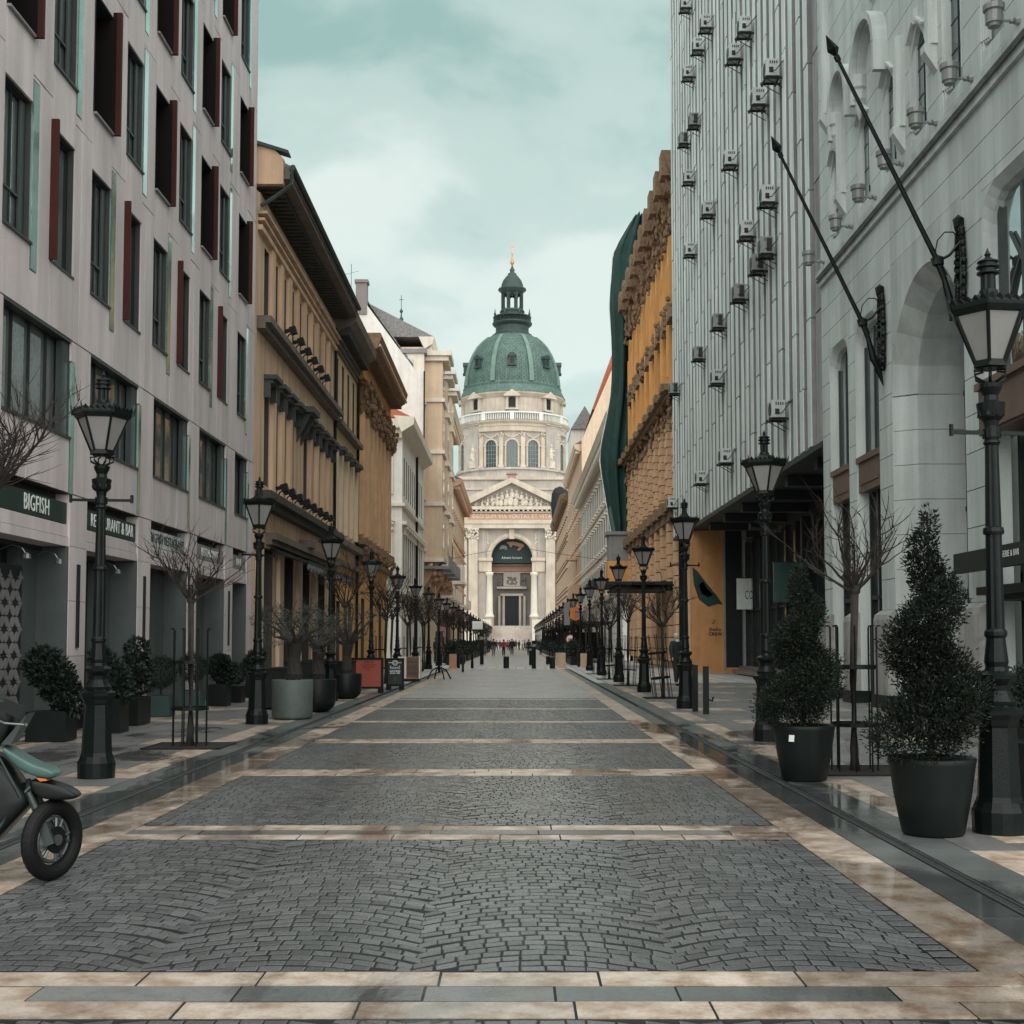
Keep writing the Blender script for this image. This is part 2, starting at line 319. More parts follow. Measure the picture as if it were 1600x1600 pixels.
def link(name, me, parent=None, loc=(0,0,0), rot=(0,0,0)):
    o = bpy.data.objects.new(name, me); COL.objects.link(o); o.location = loc; o.rotation_euler = rot
    if parent: o.parent = parent
    return o
def part(name, mb, m, parent, loc=(0,0,0), rot=(0,0,0), smooth=False, label=None, kind=None):
    o = link(name, mb.mesh(name, m, smooth) if isinstance(mb, MB) else mb, parent, loc, rot)
    if smooth: o['s'] = 1; del o['s']
    if label: o['label'] = label
    if kind: o['kind'] = kind
    return o
def thing(name, label, cat, loc=(0,0,0), rz=0.0, group=None):
    o = bpy.data.objects.new(name, None); COL.objects.link(o); o.location = loc; o.rotation_euler = (0,0,rz); o.empty_display_size = 0.2
    o['label'] = label; o['category'] = cat
    if group: o['group'] = group
    return o
def tag(o, label, cat, group=None):
    o['label'] = label; o['category'] = cat
    if group: o['group'] = group
    return o
def copy_tree(src, loc=None, rz=None, label=None, parent=None, scale=None):
    kids = [c for c in src.children]
    o = src.copy(); COL.objects.link(o)
    if parent is not None: o.parent = parent
    if loc is not None: o.location = loc
    if rz is not None: o.rotation_euler = (0, 0, rz)
    if scale is not None: o.scale = (scale,)*3
    if label: o['label'] = label
    for c in kids: copy_tree(c, parent=o)
    return o
def text(name, body, size, parent, loc, rot, m, width=None, ext=0.004, bold=0.0):
    cu = bpy.data.curves.new(name, 'FONT'); cu.body = body; cu.size = size; cu.extrude = ext; cu.align_x = 'CENTER'; cu.align_y = 'CENTER'; cu.offset = bold; cu.space_character = 1.08; cu.resolution_u = 2
    o = bpy.data.objects.new(name, cu); COL.objects.link(o)
    dg = bpy.context.evaluated_depsgraph_get(); me = bpy.data.meshes.new_from_object(o.evaluated_get(dg)); bpy.data.objects.remove(o)
    me.materials.clear(); me.materials.append(MATS[m]); o = link(name, me, parent, loc, rot)
    if width:
        xs = [v.co.x for v in me.vertices]; k = width / max(1e-6, max(xs)-min(xs)); o.scale = (k, 1, 1)
    return o
ORD = ['first','second','third','fourth','fifth','sixth','seventh','eighth','ninth','tenth','eleventh','twelfth','thirteenth','fourteenth','fifteenth','sixteenth','seventeenth','eighteenth','nineteenth','twentieth','twenty-first','twenty-second','twenty-third','twenty-fourth','twenty-fifth','twenty-sixth','twenty-seventh','twenty-eighth','twenty-ninth','thirtieth']
_boxes = {}
def box_mesh(name, dx, dy, dz, m):
    """shared box mesh centred on its origin"""
    k = (name, round(dx,3), round(dy,3), round(dz,3), m)
    if k not in _boxes:
        b = MB(); b.box(-dx/2, dx/2, -dy/2, dy/2, -dz/2, dz/2); _boxes[k] = b.mesh(name, m)
    return _boxes[k]
def lay(name, boxes, m, parent, key, limit=300):
    """boxes: (x0,x1,y0,y1,z0,z1[,mat]); the `limit` that sort first by key are objects, the rest one joined part"""
    boxes = sorted(boxes, key=key)
    for b in boxes[:limit]:
        mm_ = b[6] if len(b) > 6 else m
        link(name, box_mesh(name, b[1]-b[0], b[3]-b[2], b[5]-b[4], mm_), parent, ((b[0]+b[1])/2, (b[2]+b[3])/2, (b[4]+b[5])/2))
    rest = {}
    for b in boxes[limit:]: rest.setdefault(b[6] if len(b) > 6 else m, []).append(b)
    for mm_, l in rest.items():
        mb = MB()
        for b in l: mb.box(*b[:6])
        o = part(name + 's', mb, mm_, parent); o['kind'] = 'stuff'

# ---------------------------------------------------------------- buildings along the street
class Bld:
    """local frame: x = out of the facade towards the street, y = along it, z = up"""
    def __init__(s, name, label, side, X0, Yr):
        s.s = 1 if side == 'L' else -1; s.Yr = Yr; s.X0 = X0
        s.root = thing(name, label, 'building', (X0, Yr, 0), 0 if side == 'L' else math.pi)
    def y(s, Y): return s.s*(Y - s.Yr)
    def box(s, mb, Y0, Y1, w0, w1, z0, z1): mb.box(w0, w1, s.y(Y0), s.y(Y1), z0, z1)
    def part(s, name, mb, m, parent=None, **k): return part(name, mb, m, parent or s.root, **k)
    def put(s, name, me, Y, z, w=0.0, parent=None): return link(name, me, parent or s.root, (w, s.y(Y), z))
    def wall(s, mb, Y0, Y1, z0, z1, w0, w1, ops):
        """solid wall between w0 and w1 with rectangular openings (Ya, Yb, za, zb)"""
        zs = sorted({z0, z1} | {z for o in ops for z in o[2:4] if z0 < z < z1})
        for a, b in zip(zs, zs[1:]):
            zm = (a+b)/2; cuts = sorted((max(o[0], Y0), min(o[1], Y1)) for o in ops if o[2] < zm < o[3] and o[1] > Y0 and o[0] < Y1); y = Y0
            for c, d in cuts:
                if c > y + 1e-4: s.box(mb, y, c, w0, w1, a, b)
                y = max(y, d)
            if y < Y1 - 1e-4: s.box(mb, y, Y1, w0, w1, a, b)
    def blocks(s, Y0, Y1, z0, z1, cw, ch, ops, w0, w1, gap=0.012, stagger=True, name='stone_block', m=None, limit=300, jitter=0.0):
        """face stones in courses, cut round the openings"""
        out = []; nz = max(1, round((z1-z0)/ch)); h = (z1-z0)/nz
        for r in range(nz):
            a = z0 + r*h; b = a + h
            segs = [(Y0, Y1, a, b)]
            y = Y0 - (cw/2 if (stagger and r % 2) else 0); st = []
            while y < Y1:
                st.append((max(y, Y0), min(y+cw, Y1))); y += cw
            for (c, d) in st:
                if d - c < 0.03: continue
                pieces = [(c, d, a, b)]
                for o in ops:
                    nxt = []
                    for (p, q, e_, f_) in pieces:
                        if o[1] <= p or o[0] >= q or o[3] <= e_ or o[2] >= f_: nxt.append((p, q, e_, f_)); continue
                        if o[0] > p: nxt.append((p, o[0], e_, f_))
                        if o[1] < q: nxt.append((o[1], q, e_, f_))
                        pp, qq = max(p, o[0]), min(q, o[1])
                        if o[2] > e_: nxt.append((pp, qq, e_, o[2]))
                        if o[3] < f_: nxt.append((pp, qq, o[3], f_))
                    pieces = nxt
                out += [x for x in pieces if x[1]-x[0] > 0.05 and x[3]-x[2] > 0.05]
        g = gap/2
        bs = [(w0, w1 + jitter*rnd.uniform(-1, 1), *sorted((s.y(p+g), s.y(q-g))), e_+g, f_-g) for p, q, e_, f_ in out]
        lay(name, bs, m, s.root, key=lambda b: abs(s.s*((b[2]+b[3])/2)+s.Yr) + 0.3*b[4], limit=limit)
_win = {}
def window_meshes(w_, h, nv, nh, fm, gm, bar=0.045, edge=0.06, arch=0.0):
    k = (round(w_,2), round(h,2), nv, nh, fm, gm, arch)
    if k in _win: return _win[k]
    f = MB(); p = MB(); hw = w_/2
    f.box(-0.05, 0.02, -hw, -hw+edge, 0, h); f.box(-0.05, 0.02, hw-edge, hw, 0, h)
    f.box(-0.05, 0.018, -hw+edge, hw-edge, 0, edge); f.box(-0.05, 0.018, -hw+edge, hw-edge, h-edge, h)
    for i in range(1, nv): y = -hw + w_*i/nv; f.box(-0.045, 0.012, y-bar/2, y+bar/2, edge, h-edge)
    for zf in nh: f.box(-0.045, 0.008, -hw+edge, hw-edge, h*zf-bar/2, h*zf+bar/2)
    p.box(-0.06, -0.03, -hw+0.01, hw-0.01, 0.01, h-0.01)
    _win[k] = (f.mesh('window', fm), p.mesh('pane', gm)); return _win[k]
def window(B, Yc, z, w_, h, depth=0.25, nv=2, nh=(0.68,), fm='frame_dark', gm='glass', parent=None):
    f, p = window_meshes(w_, h, nv, nh, fm, gm)
    o = B.put('window', f, Yc, z, -depth, parent)
    link('pane', p, o)
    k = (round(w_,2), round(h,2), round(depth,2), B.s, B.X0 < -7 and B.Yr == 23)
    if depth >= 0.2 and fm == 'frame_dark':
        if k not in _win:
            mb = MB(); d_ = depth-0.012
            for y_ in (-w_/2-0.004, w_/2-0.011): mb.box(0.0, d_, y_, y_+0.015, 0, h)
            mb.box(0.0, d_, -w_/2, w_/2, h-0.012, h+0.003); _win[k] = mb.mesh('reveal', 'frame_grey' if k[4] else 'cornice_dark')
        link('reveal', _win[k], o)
    return o
# ================================================================ GROUND
YS = [5.55 + 4.62*k for k in range(40)]      # centres of the pale stone bands that cross the street
XL, XR = -3.05, 2.11
g = MB(); g.box(-900, 900, -60, 1500, -0.35, -0.06); gr = part('ground', g, 'slab_far', None, kind='structure')
road = MB(); road.box(XL, XR, -4, 34.0, -0.06, -0.0022); road = part('road', road, 'mortar', None, kind='structure')
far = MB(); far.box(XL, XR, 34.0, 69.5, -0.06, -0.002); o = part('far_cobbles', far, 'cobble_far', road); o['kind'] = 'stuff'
# arched cobbles
def cobbles():
    quads = []; rg = random.Random(3); P = 0.102; W = (XR - XL - 0.26)/4; Rr = 0.29
    rows = int((35 - 3.6)/P)
    W0 = W
    for k in range(rows):
        yb = 3.6 + k*P; sm = [XL + 0.13 + c*W0 + (rg.uniform(-0.04, 0.04) if 0 < c < 4 else 0) for c in range(5)]
        for c in range(4):
            x0 = sm[c]; W = sm[c+1]-sm[c]; n = 12
            xs = [i/n for i in range(n+1)]; sh = rg.uniform(-0.35, 0.35)/n
            xs = [0] + [min(max(t + sh + rg.uniform(-0.012, 0.012), 0.01), 0.99) for t in xs[1:-1]] + [1]
            f = lambda t: Rr*(1 - (2*t-1)**2)
            for a, b in zip(xs, xs[1:]):
                ya, yb_ = yb + f(a), yb + f(b)
                # the joints between neighbours lie square to the arch
                sa, sb = -Rr*4*(2*a-1)/W*0.5, -Rr*4*(2*b-1)/W*0.5
                quads.append([(x0+a*W, ya), (x0+b*W, yb_), (x0+b*W - sb*P*0.12, yb_+P), (x0+a*W - sa*P*0.12, ya+P)])
    for side in (0, 1):
        for row in range(1):
            y = 3.6
            while y < 35:
                d = rg.uniform(0.11, 0.16); x = XL if side == 0 else XR-0.13
                quads.append([(x, y), (x+0.13, y), (x+0.13, y+d), (x, y+d)]); y += d
    out = []
    bands = [(yc-0.37, yc+0.37) if i_ < 4 else (yc-0.23, yc+0.23) for i_, yc in enumerate(YS)]
    for q in quads:
        cy = sum(p[1] for p in q)/4; cx = sum(p[0] for p in q)/4
        if cy > 34.0 or cy < 3.7: continue
        lo, hi = 0, 99
        for a, b in bands:
            if a <= cy <= b: lo = None; break
            if b < cy: lo = b
            if a > cy: hi = a; break
        if lo is None: continue
        q = [(min(max(x, XL+0.004), XR-0.004), min(max(y, lo+0.006), min(hi-0.006, 33.99))) for x, y in q]
        if max(p[1] for p in q) - min(p[1] for p in q) < 0.03: continue
        r = []; ux, uy = rg.uniform(0.035, 0.06), rg.uniform(0.09, 0.125)
        for u_, v_ in ((ux, uy), (1-ux, uy), (1-ux, 1-uy), (ux, 1-uy)):
            (ax, ay), (bx_, by_), (cx_, cy_), (dx_, dy_) = q
            X_ = (1-v_)*((1-u_)*ax+u_*bx_) + v_*((1-u_)*dx_+u_*cx_); Y_ = (1-v_)*((1-u_)*ay+u_*by_) + v_*((1-u_)*dy_+u_*cy_)
            r.append((X_ + rg.uniform(-.003, .003), Y_ + rg.uniform(-.004, .004)))
        for x, y in ():
            pass
        if len(r) < 4: continue
        ar = abs(sum(r[i][0]*r[(i+1) % 4][1]-r[(i+1) % 4][0]*r[i][1] for i in range(4)))/2
        if ar < 0.0015: continue
        out.append((r, rg.uniform(-0.0004, 0.0022), rg.uniform(-0.03, 0.03), rg.uniform(-0.03, 0.03)))
    return out
def cob_geo(cs, mb, origin=(0, 0)):
    for r, h, tx, ty in cs:
        cx = sum(p[0] for p in r)/4; cy = sum(p[1] for p in r)/4; v = []
        for x, y in r: v.append((x-origin[0], y-origin[1], -0.03))
        for x, y in r: v.append((x-origin[0], y-origin[1], -0.0014 + h + (x-cx)*tx + (y-cy)*ty))
        for x, y in r:
            u, w_ = cx + (x-cx)*0.90, cy + (y-cy)*0.90; v.append((u-origin[0], w_-origin[1], 0.0 + h + (u-cx)*tx + (w_-cy)*ty))
        mb.add(v, [(0,1,5,4),(1,2,6,5),(2,3,7,6),(3,0,4,7),(4,5,9,8),(5,6,10,9),(6,7,11,10),(7,4,8,11),(8,9,10,11)])
cs = cobbles()
# the 300 that show largest: nearest in front of the lens and inside the frame
def keyc(c):
    cx = sum(p[0] for p in c[0])/4; cy = sum(p[1] for p in c[0])/4
    return cy + (100 if abs(cx)/cy > 0.40 or cy < 4.95 else 0)
cs.sort(key=keyc)
for c in cs[:300]:
    cx = sum(p[0] for p in c[0])/4; cy = sum(p[1] for p in c[0])/4
    mb = MB(); cob_geo([c], mb, (cx, cy)); link('cobblestone', mb.mesh('cobblestone', 'cobble'), road, (cx, cy, 0))
mb = MB(); cob_geo(cs[300:], mb); o = part('cobblestones', mb, 'cobble', road); o['kind'] = 'stuff'
for ob in [road] + list(road.children):
    pass
# cross bands: pale, dark, pale slabs
bd = []
for k, yc in enumerate(YS[:15]):
    rg = random.Random(k); three = k < 2
    rows = [(yc-0.36, yc-0.125, 'slab_beige'), (yc-0.115, yc+0.115, 'slab_dark' if three else 'slab_beige'), (yc+0.125, yc+0.36, 'slab_beige')]
    if k > 3: rows = [(yc-0.22, yc-0.01, 'slab_beige'), (yc+0.01, yc+0.22, 'slab_beige')]
    for (a, b, m_) in rows:
        x0_, x1_ = (XL, XR) if k else (-4.8, 4.2); x = x0_ + (rg.uniform(-0.5, 0) if k == 0 else 0)
        while x < x1_ - 0.05:
            if k == 0 and a > yc-0.2 and a < yc: m_ = rg.choice(('slab_dark', 'slab_dark', 'slab_grey', 'slab_grey', 'slab_beige'))
            if k == 1 and a > yc-0.2 and a < yc: m_ = rg.choice(('slab_dark', 'slab_beige', 'slab_beige', 'slab_grey'))
            l = min(rg.uniform(0.4, 1.05), x1_ - x)
            if x1_ - x - l < 0.2: l = x1_ - x
            bd.append((x+0.006, x+l-0.006, a+0.002, b-0.002, -0.04, 0.001 + rg.uniform(-0.003, 0.003), m_)); x += l
lay('paving_slab', bd, 'slab_beige', road, key=lambda b: b[2])
# longitudinal strips and pavements, one piece of the setting per side
def pavement(name, sx, xa, xo):
    """sx: +1 right, -1 left; xa: edge of the cobbles, xo: building line (distances measured from the centre line -0.47)"""
    C0 = -0.47; X = lambda d: C0 + sx*d
    base = MB(); lo, hi = sorted((X(xa), X(xo)))
    base.box(lo, hi, -4, 60, -0.06, -0.034); root = part(name, base, 'mortar', None, kind='structure')
    bs = []; rg = random.Random(11 + sx)
    def strip(d0, d1, m_, l0, l1, y0=3.4, y1=46):
        y = y0 + rg.uniform(-0.5, 0)
        while y < y1:
            l = rg.uniform(l0, l1); a, b = sorted((X(d0), X(d1)))
            bs.append((a+0.004, b-0.004, y+0.004, y+l-0.004, -0.05, rg.uniform(-0.002, 0.002), m_)); y += l
    strip(xa, xa+0.40, 'slab_beige', 0.7, 1.2)
    strip(xa+0.40, xa+0.66, 'slab_dark', 0.6, 1.0)
    for q in (0, 1): strip(xa+0.785+0.002*q, xa+1.14, 'slab_dark' if q == 0 else 'slab_dark', 0.8, 1.0) if q == 0 else None
    # broken beige strip where the lamps and trees stand
    y = 3.2
    while y < 46:
        l = rg.uniform(0.75, 1.1); pale = any(-0.4 < (y+l/2 - yc) % 4.62 - 4.62*0 < 3.1 for yc in (YS[0] + 0.6,)) if sx > 0 else (y % 4.62 < 3.9)
        a, b = sorted((X(xa+1.14), X(xa+1.54)))
        bs.append((a+0.004, b-0.004, y+0.004, y+l-0.004, -0.05, rg.uniform(-0.002, 0.002), 'slab_beige' if pale else 'slab_grey')); y += l
    d = xa + 1.54; widths = [0.42]*30
    while d < xo - 0.02:
        wd = min(0.46, xo - d) if xo - d > 0.6 else xo - d
        y = 3.0 + rg.uniform(-0.6, 0)
        while y < 46:
            l = rg.uniform(0.7, 1.15)
            near_band = min(abs(y + l/2 - yc) for yc in YS)
            m_ = 'slab_beige' if (near_band < 0.5 and rg.random() < 0.75) or (sx < 0 and xo - d < 0.75 and xo-d > 0.3) else 'slab_grey'
            a, b = sorted((X(d), X(d+wd)))
            bs.append((a+0.004, b-0.004, y+0.004, y+l-0.004, -0.05, rg.uniform(-0.002, 0.002), m_)); y += l
        d += wd
    vis = lambda b: (b[3] < 4.9) or abs((b[0]+b[1])/2)/max(b[3], .1) > 0.42
    lay('paving_slab', bs, 'slab_grey', root, key=lambda b: b[2] + (200 if vis(b) else 0))
    # slotted drain
    dr = MB(); a, b = sorted((X(xa+0.675), X(xa+0.77)))
    dr.box(a, a+0.02, -2, 90, -0.05, 0.001); dr.box(b-0.02, b, -2, 90, -0.05, 0.001)
    part('drain_rail', dr, 'drain', root)
    dg_ = MB(); y = 3.5
    while y < 30: dg_.box(a+0.02, b-0.02, y, y+0.028, -0.03, -0.004); y += 0.05
    o_ = part('drain_grate', dg_, 'drain', root); o_['kind'] = 'stuff'
    # further off: sheets
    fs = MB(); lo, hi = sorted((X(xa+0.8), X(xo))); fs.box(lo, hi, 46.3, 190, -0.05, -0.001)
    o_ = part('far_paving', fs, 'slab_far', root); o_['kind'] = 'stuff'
    fb = MB(); lo, hi = sorted((X(xa), X(xa+0.40))); fb.box(lo, hi, 46.3, 69.5, -0.05, 0.001)
    part('edge_strip', fb, 'slab_beige', root)
    fb = MB(); lo, hi = sorted((X(xa+0.40), X(xa+0.66))); fb.box(lo, hi, 46.3, 69.5, -0.05, -0.001); part('edge_strip', fb, 'slab_dark', root)
    return root
pavR = pavement('right_pavement', 1, XR+0.47, 8.4+0.47)
pavL = pavement('left_pavement', -1, -XL-0.47, 7.5-0.47)
# beyond the crossing: plain pale road
cr_ = MB(); cr_.box(-30, 30, 69.5, 75.5, -0.05, 0.0005); o = part('crossing_road', cr_, 'slab_far', None, kind='structure')
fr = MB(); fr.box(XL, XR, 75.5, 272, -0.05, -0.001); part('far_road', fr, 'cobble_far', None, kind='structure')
fe = MB()
for s_, x in ((1, XR), (-1, XL)): fe.box(min(x, x+0.5*s_), max(x, x+0.5*s_), 75.5, 200, -0.05, 0.006)
part('far_edge_strips', fe, 'slab_beige', None, kind='structure')
sq = MB(); sq.box(-60, 60, 200, 330, -0.05, -0.003); part('basilica_square', sq, 'slab_far', None, kind='structure')

# ================================================================ LEFT 1: grey clad office building
B = Bld('office_building', 'grey stone clad office block with red framed windows and fish restaurant at street level', 'L', -7.5, 23)
ZR = [(7.65, 9.85), (10.9, 13.1), (14.25, 16.35), (17.5, 19.7), (20.8, 23.0)]
UC = [18.9 + 1.93*k for k in range(-5, 8)] + [34.62]
G1 = [(10.7, 13.55), (14.6, 17.45), (18.5, 21.35), (22.35, 25.2), (26.3, 29.1), (30.1, 32.85), (33.95, 35.55)]
ops = [(u-0.54, u+0.54, a, b) for u in UC for a, b in ZR] + [(a, b, 4.93, 6.57) for a, b in G1]
YE = 36.35
mb = MB(); B.wall(mb, 9.0, YE, 3.98, 24.5, -0.42, -0.035, ops); B.box(mb, 9.0, YE, -12, -0.45, 24.3, 24.5); B.box(mb, YE-0.4, YE, -12, -0.42, 0, 24.3); B.part('wall', mb, 'office_back')
# cladding panels: columns over windows and narrow pier strips, joints staggered
pan = []; strips = []
zt = [3.98] + [z for r in ZR for z in r] + [24.5]
for ci, u in enumerate(UC):
    lo, hi = u-0.54, u+0.54
    nb = UC[ci-1]+0.54 if ci else 9.0
    segs = [(6.57, ZR[0][0])] + [(ZR[i][1], ZR[i+1][0]) for i in range(len(ZR)-1)] + [(ZR[-1][1], 24.5)]
    for a, b in segs: pan.append((lo, hi, a, b))
    nx = UC[ci+1]-0.54 if ci+1 < len(UC) else YE
    # pier strip to the right of this column
    p0, p1 = hi, nx
    for ri, (a, b) in enumerate(ZR):
        kk = round((u-18.9)/1.93)
        win_type = ((kk % 2 == 0) == (ri in (0, 3, 4)))
        z0 = 6.57 if ri == 0 else ZR[ri-1][1] + 0.45; z1 = b + 0.45
        if ri == 4: z1 = 24.5
        if win_type and p1 - p0 > 0.6:
            strips.append((p0+0.02, p0+0.27, a-0.40, b+0.02+0.35))
            pan.append((p0+0.28, p1, z0, z1)); pan.append((p0, p0+0.28, z0, a-0.41)); pan.append((p0, p0+0.28, b+0.38, z1))
        else:
            m0 = (p0+p1)/2 + (0.1 if ci % 2 else -0.12)
            pan.append((p0, m0, z0, z1)); pan.append((m0, p1, z0, z1))
# band between shop signs and first floor windows, piers beside them
for i, (a, b) in enumerate(G1):
    n = 3 if b - a > 2 else 2
    for k in range(n):
        c, d = a + (b-a)*k/n, a + (b-a)*(k+1)/n
        pan.append((c, d, 3.98, 4.93))
    nxt = G1[i+1][0] if i+1 < len(G1) else YE
    mid = (b+nxt)/2 - 0.12
    if nxt - b > 0.75:
        strips.append((b+0.03, b+0.20, 3.98, 6.2)); pan.append((b+0.21, nxt, 3.98, 6.57)); pan.append((b, b+0.21, 6.21, 6.57))
    else: pan.append((b, nxt, 3.98, 6.57))
bs = []
for a, b, c, d in pan:
    if b-a < 0.04 or d-c < 0.04: continue
    bs.append((-0.035, rnd.choice((0.0, 0.003, -0.003)), B.y(a+0.011), B.y(b-0.011), c+0.012, d-0.012))
lay('cladding_panel', bs, 'office_clad', B.root, key=lambda b: abs(b[2]+23-21) if b[3]+23 > 18 else 100+abs(b[2]))
for a, b, c, d in strips:
    if b < 17: continue
    link('glass_strip', box_mesh('glass_strip', 0.05, b-a, d-c, 'glass_teal'), B.root, (-0.018, B.y((a+b)/2), (c+d)/2))
# ground floor piers, each of stacked stones
PI = [(9.0, 10.6), (13.6, 14.5), (17.5, 18.4), (21.45, 22.3), (25.35, 26.22), (29.2, 30.02), (32.95, 33.85), (35.65, YE)]
st = []
for a, b in PI:
    for z0, z1 in ((0.32, 1.25), (1.25, 2.18), (2.18, 3.1), (3.1, 3.975)): st.append((-0.47, 0.0, B.y(a)+0.003, B.y(b)-0.003, z0+0.004, z1-0.004))
lay('pier_stone', st, 'office_clad', B.root, key=lambda b: b[2])
for a, b in PI: mb = MB(); mb.box(-0.47, 0.012, B.y(a)-0.012, B.y(b)+0.012, 0, 0.32); B.part('pier_foot', mb, 'pot_dark')
for a, b in PI[3:7]:
    link('wall_light', box_mesh('wall_light', 0.03, 0.11, 1.42, 'frame_dark'), B.root, (0.016, B.y((a+b)/2), 2.1))
# windows
for ci, u in enumerate(UC):
    kk = round((u-18.9)/1.93)
    for ri, (a, b) in enumerate(ZR):
        if u < 16: continue
        A = ((kk % 2 == 0) == (ri in (0, 3, 4)))
        if A:
            o = window(B, u, a, 1.08, b-a, depth=0.13, nv=2, nh=(), fm='frame_dark')
            mb = MB(); mb.box(-0.02, 0.0, -0.52, -0.02, 0.0, 0.62); mb.box(-0.03, 0.02, -0.54, 0.54, 0.62, 0.66)
            part('railing', mb, 'frame_grey', o)
            mb = MB(); mb.box(0.0, 0.03, 0.30, 0.50, 0.05, b-a-0.05); part('side_panel', mb, 'frame_grey', o)
            mb = MB(); q_ = rnd.choice((0.08, 0.14, 0.2, 0.3)); mb.box(-0.029, -0.024, -0.47, -0.47+q_, 0.7 if rnd.random() < 0.5 else 0.06, b-a-0.07); part('blind', mb, 'ac_white', o)
            sl = MB(); sl.box(-0.02, 0.17, -0.54, 0.54, -0.045, -0.002); part('sill', sl, 'frame_grey', o)
        elif ri == 0:       # slim red fin on the near jamb
            o = window(B, u, a, 1.08, b-a, depth=0.15, nv=1, nh=())
            mb = MB(); mb.box(-0.0, 0.27, -0.60, -0.545, -0.02, b-a+0.08); part('red_fin', mb, 'rust_red', o)
            sl = MB(); sl.box(-0.02, 0.17, -0.54, 0.54, -0.045, -0.002); part('sill', sl, 'frame_grey', o)
        else:               # deep red reveal with a projecting far fin
            o = window(B, u, a, 1.08, b-a, depth=0.34, nv=1, nh=(), gm='glass')
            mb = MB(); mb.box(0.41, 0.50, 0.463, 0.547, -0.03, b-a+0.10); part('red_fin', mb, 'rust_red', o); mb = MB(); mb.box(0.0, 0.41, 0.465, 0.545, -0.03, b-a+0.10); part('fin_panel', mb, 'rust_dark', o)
            mb = MB(); mb.box(0.0, 0.345, -0.545, -0.50, 0, b-a); mb.box(0.021, 0.03, -0.50, 0.46, 0.02, b-a-0.04); part('shaded_opening', mb, 'rust_dark', o)  # near-black sheet over the pane: shadow in the opening put into the colour
            sl = MB(); sl.box(0.03, 0.40, -0.54, 0.46, -0.045, -0.005); part('sill', sl, 'lead_grey', o)
for a, b in G1[1:]:
    n = 4 if b-a > 2 else 2
    o = window(B, (a+b)/2, 4.93, b-a, 1.64, depth=0.17, nv=n, nh=())
    mb = MB(); hw = (b-a)/2; mb.box(-0.02, 0.20, -hw, hw, -0.05, -0.004); mb.box(0.02, 0.17, -hw, hw, 1.64-0.05, 1.638); part('sill', mb, 'frame_grey', o)
    mb = MB(); mb.box(0.02, 0.12, hw-0.30, hw-0.01, 0.0, 1.58); part('side_panel', mb, 'frame_grey', o)
# shop fronts between the piers
W = [(PI[i][1], PI[i+1][0]) for i in range(len(PI)-1)]
texts = {2: None, 3: ('BIGFISH', 0.30, 20.55, 0.75), 4: ('RESTAURANT & BAR', 0.27, 23.95, 2.3), 5: ('BIGFISH RESTAURANT', 0.24, 27.7, 2.5), 6: ('RESTAURANT', 0.22, 31.5, 1.6)}
signs = {2: ('BIGFISH', 0.37, 20.08, 1.05), 3: ('RESTAURANT & BAR', 0.33, 23.9, 2.5), 4: ('BIGFISH RESTAURANT', 0.28, 27.7, 2.6), 5: ('RESTAURANT', 0.28, 31.5, 1.7), 6: ('BAR', 0.28, 34.8, 0.6)}
for i, (a, b) in enumerate(W):
    mb = MB(); B.box(mb, a, b, -0.44, -0.02, 3.09, 3.24); B.box(mb, a, b, -0.44, -0.035, 3.25, 3.45); B.part('lintel', mb, 'office_clad')
    mb = MB(); B.box(mb, a+0.02, b-0.02, -0.2, -0.05, 3.47, 3.82); 
    lite = i in (4, 5, 6)
    o = B.part('fascia_sign', mb, 'sign_teal' if not lite else ('ac_white' if i == 4 else 'lead_grey'), label='dark teal restaurant sign board with white capital letters' if not lite else 'pale reflecting restaurant sign board')
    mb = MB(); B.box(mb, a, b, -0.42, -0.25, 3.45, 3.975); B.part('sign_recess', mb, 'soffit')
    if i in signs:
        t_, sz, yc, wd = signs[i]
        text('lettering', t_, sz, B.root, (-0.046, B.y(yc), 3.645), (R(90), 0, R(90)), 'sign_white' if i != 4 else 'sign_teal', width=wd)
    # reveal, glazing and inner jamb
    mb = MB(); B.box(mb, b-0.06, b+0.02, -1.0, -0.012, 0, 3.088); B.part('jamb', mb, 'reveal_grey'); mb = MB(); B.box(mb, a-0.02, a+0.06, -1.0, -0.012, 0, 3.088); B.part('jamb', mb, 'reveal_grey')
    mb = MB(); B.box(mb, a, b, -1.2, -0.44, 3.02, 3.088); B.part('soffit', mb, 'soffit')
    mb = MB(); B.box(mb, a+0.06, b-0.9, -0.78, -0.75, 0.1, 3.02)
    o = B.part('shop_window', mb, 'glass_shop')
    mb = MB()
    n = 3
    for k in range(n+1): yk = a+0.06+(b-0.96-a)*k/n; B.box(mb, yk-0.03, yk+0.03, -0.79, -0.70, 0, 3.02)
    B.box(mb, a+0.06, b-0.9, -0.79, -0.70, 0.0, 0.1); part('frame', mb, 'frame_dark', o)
    mb = MB(); B.box(mb, b-0.87, b-0.06, -0.80, -0.52, 0, 3.02); B.part('door_panel', mb, 'reveal_grey')
